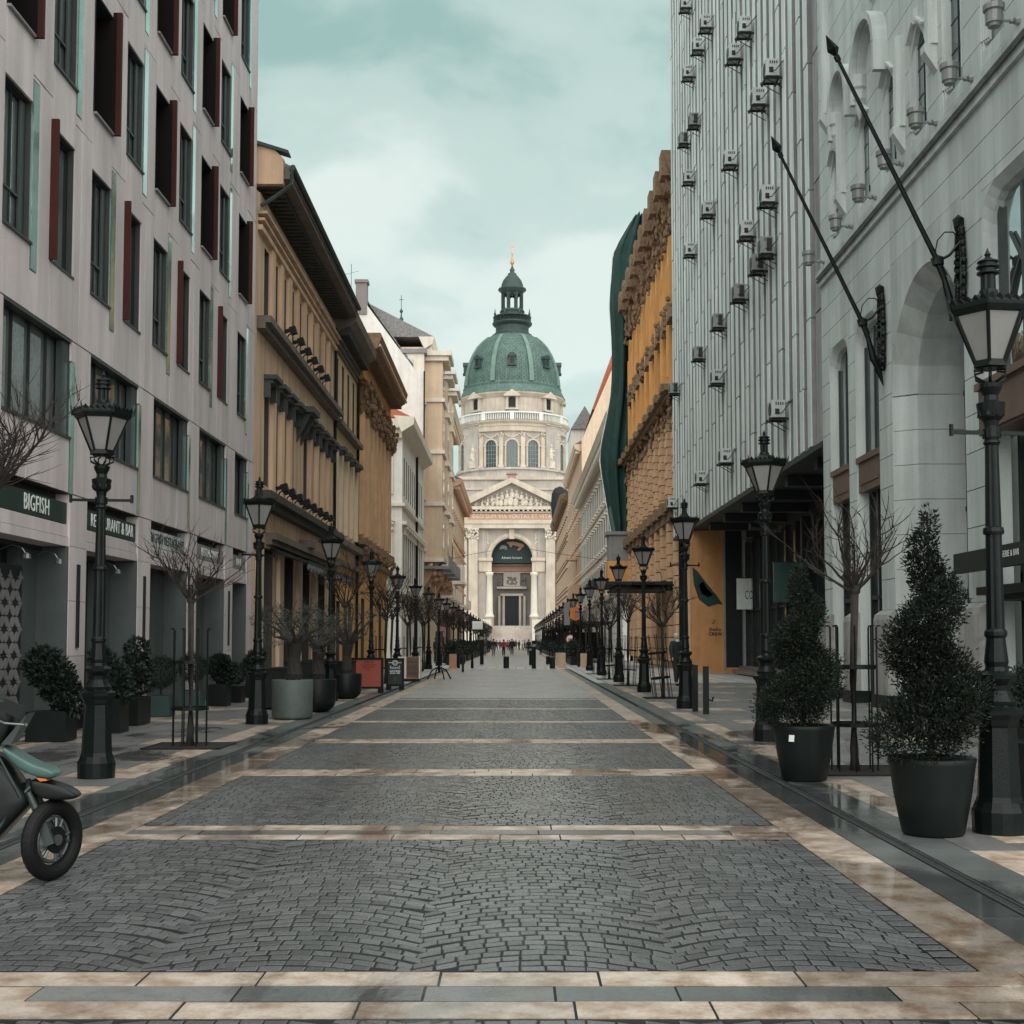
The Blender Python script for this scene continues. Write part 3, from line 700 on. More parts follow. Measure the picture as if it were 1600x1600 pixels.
# patterned screen of petals in the first bay in view
mb = MB(); B.box(mb, 18.45, 20.72, -0.56, -0.50, 0.05, 2.72); scr = B.part('petal_screen', mb, 'soffit', label='dark screen with pale interlocking petal circles')
P = 0.42
pet = MB(); n = 10; pts = []
for k in range(n): a = math.pi*k/(n-1); pts.append((0.100*math.cos(a)*1.0, 0.072*math.sin(a)))
pts = [(x, y) for x, y in pts] + [(x, -y) for x, y in pts[::-1][1:-1]]
pet.prism(pts, 'yz', 0, 0.012); pm = pet.mesh('petal', 'lead_grey')
dia = MB(); dp = []
for k in range(16):
    a = 2*math.pi*k/16; r = 0.105 if k % 4 == 0 else (0.045 if k % 4 == 2 else 0.06); dp.append((r*math.cos(a), r*math.sin(a)))
dia.prism(dp, 'yz', 0, 0.012); dm = dia.mesh('diamond', 'lead_grey')
for i in range(5):
    for j in range(6):
        cy, cz = B.y(18.75 + i*P), 0.22 + j*P
        if cy > B.y(20.6): continue
        for k in range(4):
            a = math.pi/4 + k*math.pi/2; ro = 0.13
            link('petal', pm, scr, (-0.5, cy + ro*math.cos(a), cz + ro*math.sin(a)), (a, 0, 0))
        link('diamond', dm, scr, (-0.5, cy + P/2, cz + P/2))
# goose neck lamps under the lintel
for yk in (19.6, 21.0, 24.1):
    mb = MB(); mb.tube([(-0.45, B.y(yk), 2.9), (-0.25, B.y(yk), 2.98), (-0.08, B.y(yk), 2.93), (-0.02, B.y(yk), 2.84)], 0.012)
    o = B.part('spot_lamp', mb, 'scoot_silver'); mb = MB(); mb.lathe([(0.02, 0.06), (0.06, 0.03), (0.075, -0.03), (0.06, -0.035)], 10, (-0.01, B.y(yk), 2.80)); part('shade', mb, 'scoot_silver', o)

# ================================================================ LEFT 2: taupe palace
B = Bld('taupe_palace', 'taupe rendered palace with hooded windows and deep dentilled eaves', 'L', -7.5, 44)
Y0, Y1 = 36.55, 52.25
up = [37.95 + 1.47*k for k in range(10)]
lw = [38.2, 39.65, 41.1, 42.55, 45.3, 46.8, 48.3, 49.8, 51.2]
ops = [(u-0.36, u+0.36, 11.1, 13.25) for u in up] + [(u-0.38, u+0.38, 6.15, 9.0) for u in lw] + [(u-0.9, u+0.9, 0.3, 4.3) for u in (38.6, 42.2, 45.6, 49.3)]
mb = MB(); B.wall(mb, Y0, Y1, 0, 14.6, -0.5, 0.0, ops); B.box(mb, Y0, Y1, -13, -0.5, 14.3, 14.6); B.box(mb, Y0, Y0+0.3, -13, -0.5, 0, 14.3); B.part('wall', mb, 'taupe')
mb = MB()
for u in up[:-1]: B.box(mb, u+0.52, u+0.95, 0, 0.10, 11.0, 13.45)
for i, u in enumerate(lw[:-1]):
    if lw[i+1]-u < 1.6: B.box(mb, u+0.50, u+0.96, 0, 0.12, 6.0, 9.35)
B.part('pilasters', mb, 'taupe')
mb = MB(); B.box(mb, Y0, Y1, 0, 0.14, 13.45, 13.6); B.box(mb, Y0, Y1, 0, 0.20, 13.72, 13.8); B.box(mb, Y0, Y1, 0, 0.28, 13.92, 14.0); B.box(mb, Y0, Y1, 0, 0.06, 14.0, 14.55); B.part('frieze', mb, 'taupe')
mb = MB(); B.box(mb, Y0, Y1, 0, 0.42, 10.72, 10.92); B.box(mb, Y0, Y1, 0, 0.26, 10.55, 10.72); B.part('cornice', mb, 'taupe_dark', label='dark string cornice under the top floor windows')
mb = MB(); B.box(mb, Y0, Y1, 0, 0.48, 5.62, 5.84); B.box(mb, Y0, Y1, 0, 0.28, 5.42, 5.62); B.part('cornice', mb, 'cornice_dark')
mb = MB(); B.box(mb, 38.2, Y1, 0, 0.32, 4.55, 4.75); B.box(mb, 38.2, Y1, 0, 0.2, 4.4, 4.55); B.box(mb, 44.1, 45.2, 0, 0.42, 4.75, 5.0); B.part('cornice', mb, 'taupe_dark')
for u in lw:
    mb = MB(); mb.box(0, 0.40, -0.52, 0.52, 0.0, 0.13); mb.box(0, 0.28, -0.46, 0.46, -0.12, 0.0); mb.box(0, 0.2, -0.50, -0.40, -0.55, -0.12); mb.box(0, 0.2, 0.40, 0.50, -0.55, -0.12)
    part('window_hood', mb, 'hood', B.root, (0, B.y(u), 9.3))
    window(B, u, 6.15, 0.76, 2.85, 0.28, 2, (0.7,), parent=B.root)
mb = MB(); B.box(mb, 43.2, 44.6, 0, 0.62, 9.3, 9.5); mb.prism([(0, 8.3), (0.5, 9.3), (0, 9.3)], 'xz', B.y(43.4), B.y(43.55)); mb.prism([(0, 8.3), (0.5, 9.3), (0, 9.3)], 'xz', B.y(44.25), B.y(44.4)); B.part('bracket_hood', mb, 'hood')
for u in up: window(B, u, 11.1, 0.72, 2.15, 0.26, 2, (0.65,))
# eaves with one bracket per dentil
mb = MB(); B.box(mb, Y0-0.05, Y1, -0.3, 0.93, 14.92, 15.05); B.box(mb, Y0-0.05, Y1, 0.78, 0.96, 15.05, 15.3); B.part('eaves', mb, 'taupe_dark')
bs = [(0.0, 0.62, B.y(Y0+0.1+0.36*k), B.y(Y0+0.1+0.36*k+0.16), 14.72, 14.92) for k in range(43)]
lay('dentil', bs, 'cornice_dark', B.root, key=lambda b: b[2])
mb = MB(); mb.cyl((1.02, B.y(Y0-0.1), 15.24), (1.02, B.y(Y1+0.05), 15.24), 0.09, n=8); mb.tube([(1.0, B.y(Y0-0.05), 15.2), (1.0, B.y(Y0-0.08), 14.75), (0.55, B.y(Y0-0.08), 14.4), (0.1, B.y(Y0-0.1), 14.1)], 0.06); B.part('gutter', mb, 'copper_dark')
mb = MB(); mb.prism([(1.0, 15.3), (-6, 18.8), (-6, 18.5), (0.9, 15.06)], 'xz', B.y(Y0), B.y(Y1)); B.part('roof', mb, 'slate')
mb = MB(); mb.prism([(0.75, 14.75), (0.75, 15.5), (0.5, 15.75), (-6, 17.7), (-6, 14.75)], 'xz', B.y(Y0-0.12), B.y(Y0+0.15)); B.part('gable', mb, 'taupe')
mb = MB(); mb.prism([(0.92, 15.62), (0.9, 15.72), (-6, 17.9), (-6, 17.75)], 'xz', B.y(Y0-0.2), B.y(Y0+0.2)); B.part('gable_coping', mb, 'copper_dark')
mb = MB(); mb.cyl((0.08, B.y(52.2), 0.3), (0.08, B.y(52.2), 14.4), 0.06); B.part('downpipe', mb, 'iron')
for (u, m_) in ((38.6, 0), (42.2, 0), (45.6, 0), (49.3, 0)):
    window(B, u, 0.3, 1.8, 4.0, 0.4, 3, (0.6,), gm='glass_shop')
mb = MB()
for k, u in enumerate((37.1, 40.4, 43.9, 47.4, 51.1)): B.box(mb, u-0.35, u+0.35, 0.0, 0.12, 0.5, 4.3); B.box(mb, u-0.4, u+0.4, 0, 0.2, 0, 0.5)
B.part('pier', mb, 'cream_warm')
# cafe awnings with scalloped valance
for q, (a, b) in enumerate(((39.0, 44.2), (44.5, 49.8))):
    mb = MB(); mb.prism([(0.0, 4.35), (1.15, 3.95), (1.15, 3.88), (0.0, 4.25)], 'xz', B.y(a), B.y(b)); mb.box(1.12, 1.18, B.y(a), B.y(b), 3.86, 3.97)
    o = B.part('cafe_awning', mb, 'net_dark', label='dark folding cafe awning with pale rolled edge')
    mb = MB(); n = 22
    for k in range(n):
        y = a + (b-a)*(k+0.5)/n; mb.blob((1.15, B.y(y), 3.78 + 0.05*math.sin(k*2.1)), (0.05, 0.10, 0.14))
    part('valance', mb, 'cloth_grey', o)
# floodlights standing on the two cornices
fl = None
def floodlight(Y, z, label, grp):
    global fl
    if fl is None:
        fl = thing('floodlight', label, 'floodlight', (-7.15, Y, z), 0, grp)
        mb = MB(); mb.tube([(0, 0, 0), (0.05, 0, 0.12), (0.14, 0, 0.2)], 0.022); mb.box(-0.06, 0.06, -0.05, 0.05, 0, 0.02); part('arm', mb, 'iron_dull', fl)
        mb = MB(); mb.obox((0.2, 0, 0.27), (0.2, 0.26, 0.22), Matrix.Rotation(R(-15), 3, 'Y')); part('lamp_head', mb, 'iron_dull', fl)
        mb = MB(); mb.obox((0.02, 0, 0.26), (0.18, 0.12, 0.1), Matrix.Rotation(R(-15), 3, 'Y')); part('ballast', mb, 'iron_dull', fl)
        return
    o = copy_tree(fl, (-7.15, Y, z), label=label); o['group'] = grp
for i, Y in enumerate((39.5, 41.0, 42.4, 43.8, 45.2, 46.7)):
    floodlight(Y, 10.92, f'black floodlight on the upper cornice of the taupe palace, {ORD[i]} from the grey office block', 'floodlights on the upper cornice')
for i, Y in enumerate((38.3, 39.6, 41.0, 42.5, 43.9, 45.3, 46.7, 47.9)):
    floodlight(Y, 5.84, f'black floodlight on the lower cornice of the taupe palace, {ORD[i]} from the grey office block', 'floodlights on the lower cornice')

# ================================================================ LEFT 3: beige house, LEFT 4: ochre palace
B = Bld('beige_house', 'narrow beige house with orange ground floor between taupe and ochre palaces', 'L', -7.5, 56)
Y0, Y1 = 52.3, 59.65
u3 = [53.2, 55.0, 56.8, 58.6]
ops = [(u-0.33, u+0.33, 11.0, 13.4) for u in u3] + [(u-0.33, u+0.33, 6.4, 9.2) for u in u3]
mb = MB(); B.wall(mb, Y0, Y1, 4.6, 14.3, -0.5, 0, ops); B.box(mb, Y0, Y1, -13, -0.5, 14.0, 14.3); B.part('wall', mb, 'beige')
mb = MB(); B.wall(mb, Y0, Y1, 0, 4.6, -0.5, 0, [(53.4, 54.6, 0, 3.2), (57.2, 58.4, 0, 3.2)]); B.part('ground_floor_wall', mb, 'ochre')
mb = MB()
for u in (52.6, 54.1, 55.9, 57.7, 59.3): B.box(mb, u-0.22, u+0.22, 0, 0.16, 6.1, 9.4)
B.part('pilasters', mb, 'cream_warm')
mb = MB(); B.box(mb, Y0, Y1, 0, 0.35, 10.45, 10.65); B.box(mb, Y0, Y1, 0, 0.4, 5.5, 5.75); B.box(mb, Y0, Y1, 0, 0.25, 4.7, 4.9)
for z in (13.6, 13.8, 14.0): B.box(mb, Y0, Y1, 0, 0.1+(z-13.6)*0.35, z, z+0.1)
B.part('cornice', mb, 'taupe_dark')
mb = MB(); mb.prism([(0, 14.2), (0.62, 14.55), (0.90, 14.75), (0.95, 15.1), (-0.4, 15.1)], 'xz', B.y(Y0), B.y(Y1)); B.part('eaves', mb, 'taupe_dark')
bs = [(0.25, 0.6, B.y(Y0+0.1+0.3*k), B.y(Y0+0.1+0.3*k+0.14), 14.18, 14.5) for k in range(24)]; lay('dentil', bs, 'cornice_dark', B.root, key=lambda b: b[2])
mb = MB(); mb.prism([(0.95, 15.1), (-6, 17.5), (-6, 15.0)], 'xz', B.y(Y0), B.y(Y1)); B.part('roof', mb, 'slate')
for u in u3:
    window(B, u, 11.0, 0.66, 2.4, 0.26); window(B, u, 6.4, 0.66, 2.8, 0.26)
    mb = MB(); mb.box(0, 0.42, -0.5, 0.5, 0, 0.16); mb.box(0, 0.3, -0.44, 0.44, -0.1, 0); part('window_hood', mb, 'hood', B.root, (0, B.y(u), 9.42))
for u in (54.0, 57.8): window(B, u, 0, 1.2, 3.2, 0.3)
mb = MB(); mb.cyl((0.1, B.y(59.6), 0.3), (0.1, B.y(59.6), 14.6), 0.07); B.part('downpipe', mb, 'iron')

B = Bld('ochre_palace', 'bright ochre palace with tall pilasters and leafy capitals at the side street corner', 'L', -7.5, 67)
Y0, Y1 = 59.7, 74.3
pil = [61.2, 63.1, 65.0, 66.9, 68.8, 70.7, 72.6, 74.0]
um = [(a+b)/2 for a, b in zip(pil, pil[1:])]
ops = [(u-0.33, u+0.33, z, z+h) for u in um for z, h in ((7.0, 2.4), (10.6, 1.6))]
mb = MB(); B.wall(mb, Y0, Y1, 0, 15.3, -0.5, 0, ops + [(62.0, 63.4, 0, 3.6), (66, 67.4, 0, 3.6), (70, 71.4, 0, 3.6)]); B.box(mb, Y0, Y1, -13, -0.5, 15.0, 15.3); B.box(mb, Y1-0.4, Y1, -13, -0.5, 0, 15.0); B.part('wall', mb, 'ochre')
for u in pil:
    mb = MB(); mb.box(0, 0.24, -0.27, 0.27, 0, 5.9); part('pilaster', mb, 'ochre_lite', B.root, (0, B.y(u), 6.6))
    mb = MB(); rg = random.Random(int(u*10))
    for k in range(26): mb.blob((rg.uniform(0.05, 0.62), rg.uniform(-0.42, 0.42), rg.uniform(-0.1, 1.5)), (0.13, 0.12, 0.17), rg, 5)
    mb.box(0, 0.25, -0.25, 0.25, 0, 1.5); part('capital', mb, 'capital_stone', B.root, (0, B.y(u), 12.5))
for u in um: window(B, u, 7.0, 0.66, 2.4, 0.26); window(B, u, 10.6, 0.66, 1.6, 0.26)
for u in (62.7, 66.7, 70.7): window(B, u, 0, 1.4, 3.6, 0.3)
mb = MB(); B.box(mb, Y0, Y1, 0, 0.3, 14.05, 14.3); B.box(mb, Y0, Y1, 0, 0.18, 14.3, 15.2); B.part('frieze', mb, 'ochre')
mb = MB(); B.box(mb, Y0, Y1, 0, 0.45, 6.05, 6.35); B.box(mb, Y0, Y1, 0, 0.35, 5.3, 5.55); B.part('cornice', mb, 'capital_stone')
mb = MB()
for a, b, e_ in ((Y0, 71.2, 1.15), (71.4, Y1, 1.15)):
    mb.prism([(0, 15.0), (0.75, 15.2), (1.0, 15.35), (1.18, 15.9), (1.12, 16.05), (-0.5, 16.05)], 'xz', B.y(a), B.y(b))
B.part('eaves', mb, 'capital_stone')
mb = MB(); B.box(mb, Y0, 71.2, 1.0, 1.13, 15.4, 15.52); B.box(mb, 71.4, Y1, 1.0, 1.13, 15.4, 15.52); B.part('eaves_moulding', mb, 'ochre_lite')
bs = [(0.3, 0.85, B.y(Y0+0.1+0.34*k), B.y(Y0+0.1+0.34*k+0.15), 14.98, 15.2) for k in range(42)]; lay('dentil', bs, 'capital_stone', B.root, key=lambda b: b[2])
mb = MB()
rg = random.Random(5)
for k in range(70): mb.blob((rg.uniform(0.2, 0.6), B.y(rg.uniform(Y0, Y1)), rg.uniform(5.6, 6.05)), 0.13, rg, 5)
B.part('balcony_ornament', mb, 'capital_stone')

# ================================================================ LEFT 5: white corner house and the big gable behind it
B = Bld('white_corner_house', 'low white corner house with shuttered windows and tiled roof across the side street', 'L', -7.5, 95)
Y0, Y1 = 84.0, 102.4
uu = [85.6 + 1.75*k for k in range(10)]
ops = [(u-0.35, u+0.35, z, z+h) for u in uu for z, h in ((5.6, 3.2), (11.2, 2.6))]
mb = MB(); B.wall(mb, Y0, Y1, 0, 15.2, -0.5, 0, ops); B.box(mb, Y0, Y1, -14, -0.5, 14.9, 15.2); B.part('wall', mb, 'offwhite')
mb = MB(); mb.box(-14, -0.5, B.y(Y0), B.y(Y0+0.4), 0, 14.9); B.part('side_wall', mb, 'offwhite')
mb = MB(); mb.prism([(0, 15.2), (0.8, 15.7), (0.85, 16.2), (-0.5, 16.3)], 'xz', B.y(Y0-0.8), B.y(Y1)); mb.box(-14, -0.2, B.y(Y0-0.75), B.y(Y0), 15.5, 16.1); mb.box(-14, -0.0, B.y(Y0-0.35), B.y(Y0), 14.9, 15.5); B.part('cornice', mb, 'cream')
mb = MB(); B.box(mb, Y0, Y1, 0, 0.2, 10.4, 10.6); B.box(mb, Y0, Y1, 0, 0.3, 9.2, 9.4); B.box(mb, Y0, Y1, 0, 0.3, 4.6, 4.9); mb.box(-14, 0.2, B.y(Y0-0.2), B.y(Y0), 10.4, 10.6); mb.box(-14, 0.2, B.y(Y0-0.2), B.y(Y0), 4.6, 4.9); B.part('string_course', mb, 'cream')
for u in uu:
    window(B, u, 5.6, 0.7, 3.2, 0.22, 2, (0.7,)); window(B, u, 11.2, 0.7, 2.6, 0.22)
    mb = MB(); mb.box(0, 0.3, -0.55, 0.55, 0, 0.15); mb.box(0, 0.18, -0.5, -0.38, -0.4, 0); mb.box(0, 0.18, 0.38, 0.5, -0.4, 0); part('window_hood', mb, 'cream', B.root, (0, B.y(u), 9.0))
for xx, z, h, pd in ((-1.35, 5.6, 3.2, 1), (-1.35, 11.2, 2.8, 0), (-4.5, 5.6, 3.2, 1), (-4.5, 11.2, 2.8, 0)):
    o = part('window', window_meshes(0.95, h, 2, (0.33, 0.66), 'frame_grey', 'glass')[0], None, B.root, (xx, B.y(Y0)-0.03, z), (0, 0, -math.pi/2)); link('pane', window_meshes(0.95, h, 2, (0.33, 0.66), 'frame_grey', 'glass')[1], o)
    mb = MB(); mb.box(-0.8, 0.8, -0.25, 0.0, 0, 0.2)
    if pd: mb.prism([(-0.9, 0.6), (0.9, 0.6), (0, 1.3)], 'xz', -0.25, 0); mb.box(-0.85, 0.85, -0.2, 0, 0.4, 0.6)
    mb.box(-0.75, -0.55, -0.12, 0, -h, 0); mb.box(0.55, 0.75, -0.12, 0, -h, 0); part('window_pediment', mb, 'cream', B.root, (xx, B.y(Y0), z+h))
mb = MB(); mb.prism([(0.7, 16.2), (-6, 19.6), (-12.5, 16.2)], 'xz', B.y(Y0-0.6), B.y(Y1)); B.part('roof', mb, 'tile_red')
mb = MB(); mb.cyl((0.1, B.y(95.3), 0.3), (0.1, B.y(95.3), 15.4), 0.09); B.part('downpipe', mb, 'iron')

B = Bld('gabled_rear_house', 'tall blank pale gable wall with grey tiled roof and brick chimney', 'L', -7.5, 103)
mb = MB(); mb.prism([(0.05, 0), (0.05, 23.3), (-0.6, 23.3), (-4.9, 29.2), (-5.4, 29.4), (-7, 29.4), (-7, 0)], 'xz', B.y(102.6), B.y(103.2)); B.part('gable', mb, 'offwhite')
mb = MB(); n = 9
for k in range(n):
    for j in range(9):
        a = (-0.9 - 4.15*k/n, 23.9 + 5.9*k/n); b = (-0.9 - 4.15*(k+1)/n, 23.9 + 5.9*(k+1)/n)
        y0 = 103.3 + j*0.9; mb.prism([a, b, (b[0], b[1]+0.12), (a[0]+0.02, a[1]+0.16)], 'xz', B.y(y0), B.y(y0+0.87))
o = B.part('roof', mb, 'slate')
mb = MB(); mb.box(-6.6, -4.7, B.y(103.0), B.y(104.4), 27.5, 29.5); mb.box(-5.5, -4.6, B.y(102.5), B.y(103.4), 28, 30.6); mb.box(-5.6, -4.5, B.y(102.4), B.y(103.5), 30.6, 30.85); B.part('chimney', mb, 'bas_dark')
mb = MB(); mb.cyl((-5.9, B.y(102.7), 29), (-5.9, B.y(102.7), 32.2), 0.02); mb.cyl((-6.5, B.y(102.7), 31.3), (-5.3, B.y(102.7), 31.6), 0.012); B.part('antenna', mb, 'iron')
mb = MB(); mb.box(-4.4, 0.0, B.y(103.4), B.y(104), 22.5, 25.0); B.part('attic_wall', mb, 'cream')
mb = MB(); mb.box(-4.5, 0.2, B.y(103.25), B.y(104.2), 25.0, 25.35); B.part('attic_cornice', mb, 'lead_grey')
mb = MB(); mb.box(-2.2, -0.9, B.y(103.3), B.y(103.38), 23.4, 24.5); B.part('attic_window', mb, 'glass')
mb = MB(); mb.cyl((0.1, B.y(102.4), 17), (0.1, B.y(102.4), 23.3), 0.06); B.part('downpipe', mb, 'iron')

# ================================================================ LEFT far houses
def simple_house(name, label, side, X0, Y0, Y1, z1, m, bays, rows, wmat='glass', cor=0.8, trim='cream', roofm='slate', bay_proj=None, wd=0.9, gf='cream_warm'):
    B = Bld(name, label, side, X0, (Y0+Y1)/2)
    us = [Y0 + (Y1-Y0)*(k+0.5)/bays for k in range(bays)]
    ops = [(u-wd/2, u+wd/2, z, z+h) for u in us for z, h in rows]
    mb = MB(); B.wall(mb, Y0, Y1, 0, z1-0.8, -0.5, 0, ops); B.box(mb, Y0, Y1, -14, -0.5, z1-1.1, z1-0.8); B.box(mb, Y0, Y0+0.4, -14, -0.5, 0, z1-1.1); B.part('wall', mb, m)
    mb = MB(); mb.prism([(0, z1-1.0), (cor*0.8, z1-0.6), (cor, z1), (-0.5, z1)], 'xz', B.y(Y0-0.3), B.y(Y1)); B.part('cornice', mb, trim)
    mb = MB()
    for k in range(int((Y1-Y0)/0.8)): mb.box(0.1, cor*0.75, B.y(Y0+0.8*k), B.y(Y0+0.8*k+0.3), z1-1.15, z1-0.8)
    B.part('brackets', mb, trim)
    for z, h in rows:
        mb = MB(); B.box(mb, Y0, Y1, 0, 0.15, z-0.55, z-0.4); B.part('string_course', mb, trim)
    for u in us:
        for z, h in rows:
            window(B, u, z, wd, h, 0.25)
            mb = MB(); mb.box(0, 0.3, -wd*0.7, wd*0.7, 0, 0.2); part('window_hood', mb, trim, B.root, (0, B.y(u), z+h+0.15)); link('window_sill', box_mesh('window_sill', 0.2, wd*1.3, 0.2, trim), B.root, (0.1, B.y(u), z+0.05))
    mb = MB(); mb.prism([(cor, z1), (-6, z1+3.5), (-12, z1)], 'xz', B.y(Y0-0.2), B.y(Y1)); B.part('roof', mb, roofm)
    return B
B = simple_house('tall_bayed_house', 'tall beige house with stacked stone oriel bays and balconies', 'L', -7.5, 104.2, 124.5, 26.5, 'cream_warm', 8, ((5.2, 2.6), (9.4, 2.6), (13.6, 2.4), (17.6, 2.4), (21.5, 2.2)))
for (a, b) in ((104.6, 108.2), (112.0, 115.6), (119.6, 123.2)):
    o = MB(); B.box(o, a, b, 0, 1.45, 8.2, 24.6); o = B.part('oriel_bay', o, 'cream_warm')
    mb = MB()
    for z in (8.0, 12.6, 16.9, 21.2): B.box(mb, a-0.15, b+0.15, 0, 1.65, z, z+0.3)
    B.box(mb, a-0.3, b+0.3, 0, 1.95, 24.6, 25.0); B.box(mb, a-0.5, b+0.5, 0, 2.2, 25.0, 25.4); part('cornice', mb, 'cream', o)
    mb = MB()
    for z in (9.2, 13.6, 17.8, 22.0): B.box(mb, (a+b)/2-1.1, (a+b)/2+1.1, 1.4, 1.47, z, z+2.0)
    part('bay_window', mb, 'glass', o)
    mb = MB(); rg = random.Random(int(a))
    for k in range(30): mb.blob((rg.uniform(0.4, 1.3), B.y(rg.uniform(a, b)), rg.uniform(6.3, 8.0)), 0.25, rg, 5)
    mb.prism([(0, 6.0), (1.3, 8.0), (0, 8.0)], 'xz', B.y(a+0.4), B.y(b-0.4)); part('corbel', mb, 'pinkish', o)
    mb = MB(); B.box(mb, a-0.3, b+1.5, 0, 2.1, 7.4, 7.65); B.box(mb, a-0.3, b+1.5, 2.0, 2.1, 7.65, 8.5); part('balcony', mb, 'lead_grey', o)
B = simple_house('brick_house', 'red brick house with deep bracketed cornice beyond the oriel bays', 'L', -7.5, 124.8, 150, 25.6, 'brickred', 9, ((5.2, 2.6), (9.8, 2.6), (14.2, 2.4), (18.4, 2.4)), cor=1.3, trim='cream_warm')
mb = MB()
for k in range(4): B.box(mb, 128+k*6, 131+k*6, 0, 1.3, 5.8, 6.1); B.box(mb, 128+k*6, 131+k*6, 1.2, 1.3, 6.1, 7.0); mb.prism([(0, 4.4), (1.1, 5.8), (0, 5.8)], 'xz', B.y(128.3+k*6), B.y(128.7+k*6))
B.part('balconies', mb, 'cream')
B = simple_house('yellow_far_house', 'yellow house with projecting cornice farthest along the left side', 'L', -7.5, 150.3, 186, 20.6, 'cream_warm', 11, ((5.2, 2.6), (9.8, 2.6), (14.2, 2.4)), cor=1.2, trim='pinkish')
mb = MB(); B.box(mb, 152, 158, 0, 1.2, 8.6, 10.6); B.box(mb, 152, 158, 0, 1.4, 8.3, 8.6); B.part('oriel_bay', mb, 'cream')
mb = MB()
for k in range(3): B.box(mb, 162+k*6, 165+k*6, 0, 1.3, 5.8, 6.1); B.box(mb, 162+k*6, 165+k*6, 1.2, 1.3, 6.1, 7.0)
B.part('balconies', mb, 'cream')
# ================================================================ RIGHT 1: grey stone art deco house
B = Bld('stone_deco_house', 'grey limestone house with great round arch and narrow fluted lancet windows', 'R', 8.4, 25)
Y0, Y1 = 10.0, 34.75
lan = [(33.05, 14.4), (30.3, 14.35), (28.2, 14.4), (26.1, 14.4), (24.05, 21), (22.0, 21), (19.9, 21), (17.8, 21), (15.7, 21)]
lo_ops = [(32.05, 33.9, 0, 9.27), (29.35, 31.35, 0, 9.3), (23.72, 28.3, 0, 6.95), (18.6, 22.7, 0, 9.6), (12.4, 16.6, 0, 9.6)]
up_ops = [(u-0.55, u+0.55, 11.8, t) for u, t in lan]
arch_ops = [(24.2, 27.8, 6.95, 8.4), (23.8, 28.2, 6.95, 7.8), (24.8, 27.2, 8.4, 9.0), (25.3, 26.7, 8.9, 9.22)]
mb = MB(); B.wall(mb, Y0, Y1, 0, 26, -0.6, -0.30, lo_ops + up_ops + [(23.7, 28.35, 6.9, 9.3)]); B.box(mb, Y0, Y1, -14, -0.6, 25.7, 26); B.box(mb, Y1-0.4, Y1, -14, -0.6, 0, 25.7); B.part('wall', mb, 'deco_dark')
arc_box = [(23.72, 28.3, 6.95, 9.9)]
B.blocks(Y0, Y1, 2.2, 11.2, 1.5, 0.69, lo_ops + arc_box, -0.3, 0.0, gap=0.018, m='deco_stone', limit=150)
B.blocks(Y0, Y1, 11.62, 26.0, 1.5, 0.70, [(a-0.0, b+0.0, c, d) for a, b, c, d in up_ops], -0.3, 0.0, gap=0.018, m='deco_stone', limit=130)
# arch: voussoirs, deep soffit and jambs of stone
ca, ra = B.y(26.01), 2.29
mb = MB(); ns = 13
vs = []
for i in range(ns):
    a0, a1 = math.pi*i/ns + 0.003, math.pi*(i+1)/ns - 0.003
    m1 = MB(); pts = []
    for k in range(4): a = a0 + (a1-a0)*k/3; pts.append((ra*math.cos(a), ra*math.sin(a)))
    # outer edge runs to the square cut-out
    def sq(a):
        c_, s_ = math.cos(a), math.sin(a); t = min(2.29/abs(c_) if abs(c_) > 1e-4 else 99, 2.95/max(s_, 1e-4)); return (t*c_, t*s_)
    cnr = math.atan2(2.95, 2.29); outer = [sq(a1)]
    for cc in (math.pi-cnr, cnr):
        if a0 < cc < a1: outer.append((2.29 if cc < 1.57 else -2.29, 2.95))
    outer.append(sq(a0)); pts += outer
    m1.prism([(ca + p[0], 6.95 + p[1]) for p in pts], 'yz', -0.3, 0.0); B.part('voussoir', m1, 'deco_smooth')
for i in range(10):
    a0, a1 = math.pi*i/10, math.pi*(i+1)/10; m1 = MB()
    P_ = lambda a, r, x: (x, ca + r*math.cos(a), 6.95 + r*math.sin(a))
    # splayed then straight soffit
    m1.add([P_(a0, ra, -0.001), P_(a1, ra, -0.001), P_(a1, ra-0.35, -0.45), P_(a0, ra-0.35, -0.45), P_(a0, ra-0.35, -1.5), P_(a1, ra-0.35, -1.5)], [(0,1,2,3), (3,2,5,4)])
    B.part('soffit_stone', m1, 'deco_smooth')
k = 0; z = 0.0
while z < 6.9:
    zb = min(z+0.77, 6.95)
    for sy in (1, -1):
        m1 = MB(); y0 = ca + sy*ra; y1 = ca + sy*(ra-0.35)
        m1.add([(-0.0, y0, z+0.006), (-0.45, y1, z+0.006), (-1.5, y1, z+0.006), (-0.0, y0, zb-0.006), (-0.45, y1, zb-0.006), (-1.5, y1, zb-0.006), (-1.5, y0+sy*0.02, z+0.006), (-1.5, y0+sy*0.02, zb-0.006)], [(0,1,4,3), (1,2,5,4), (0,1,2,6), (3,4,5,7)])
        B.part('jamb_stone', m1, 'deco_smooth')
    z = zb
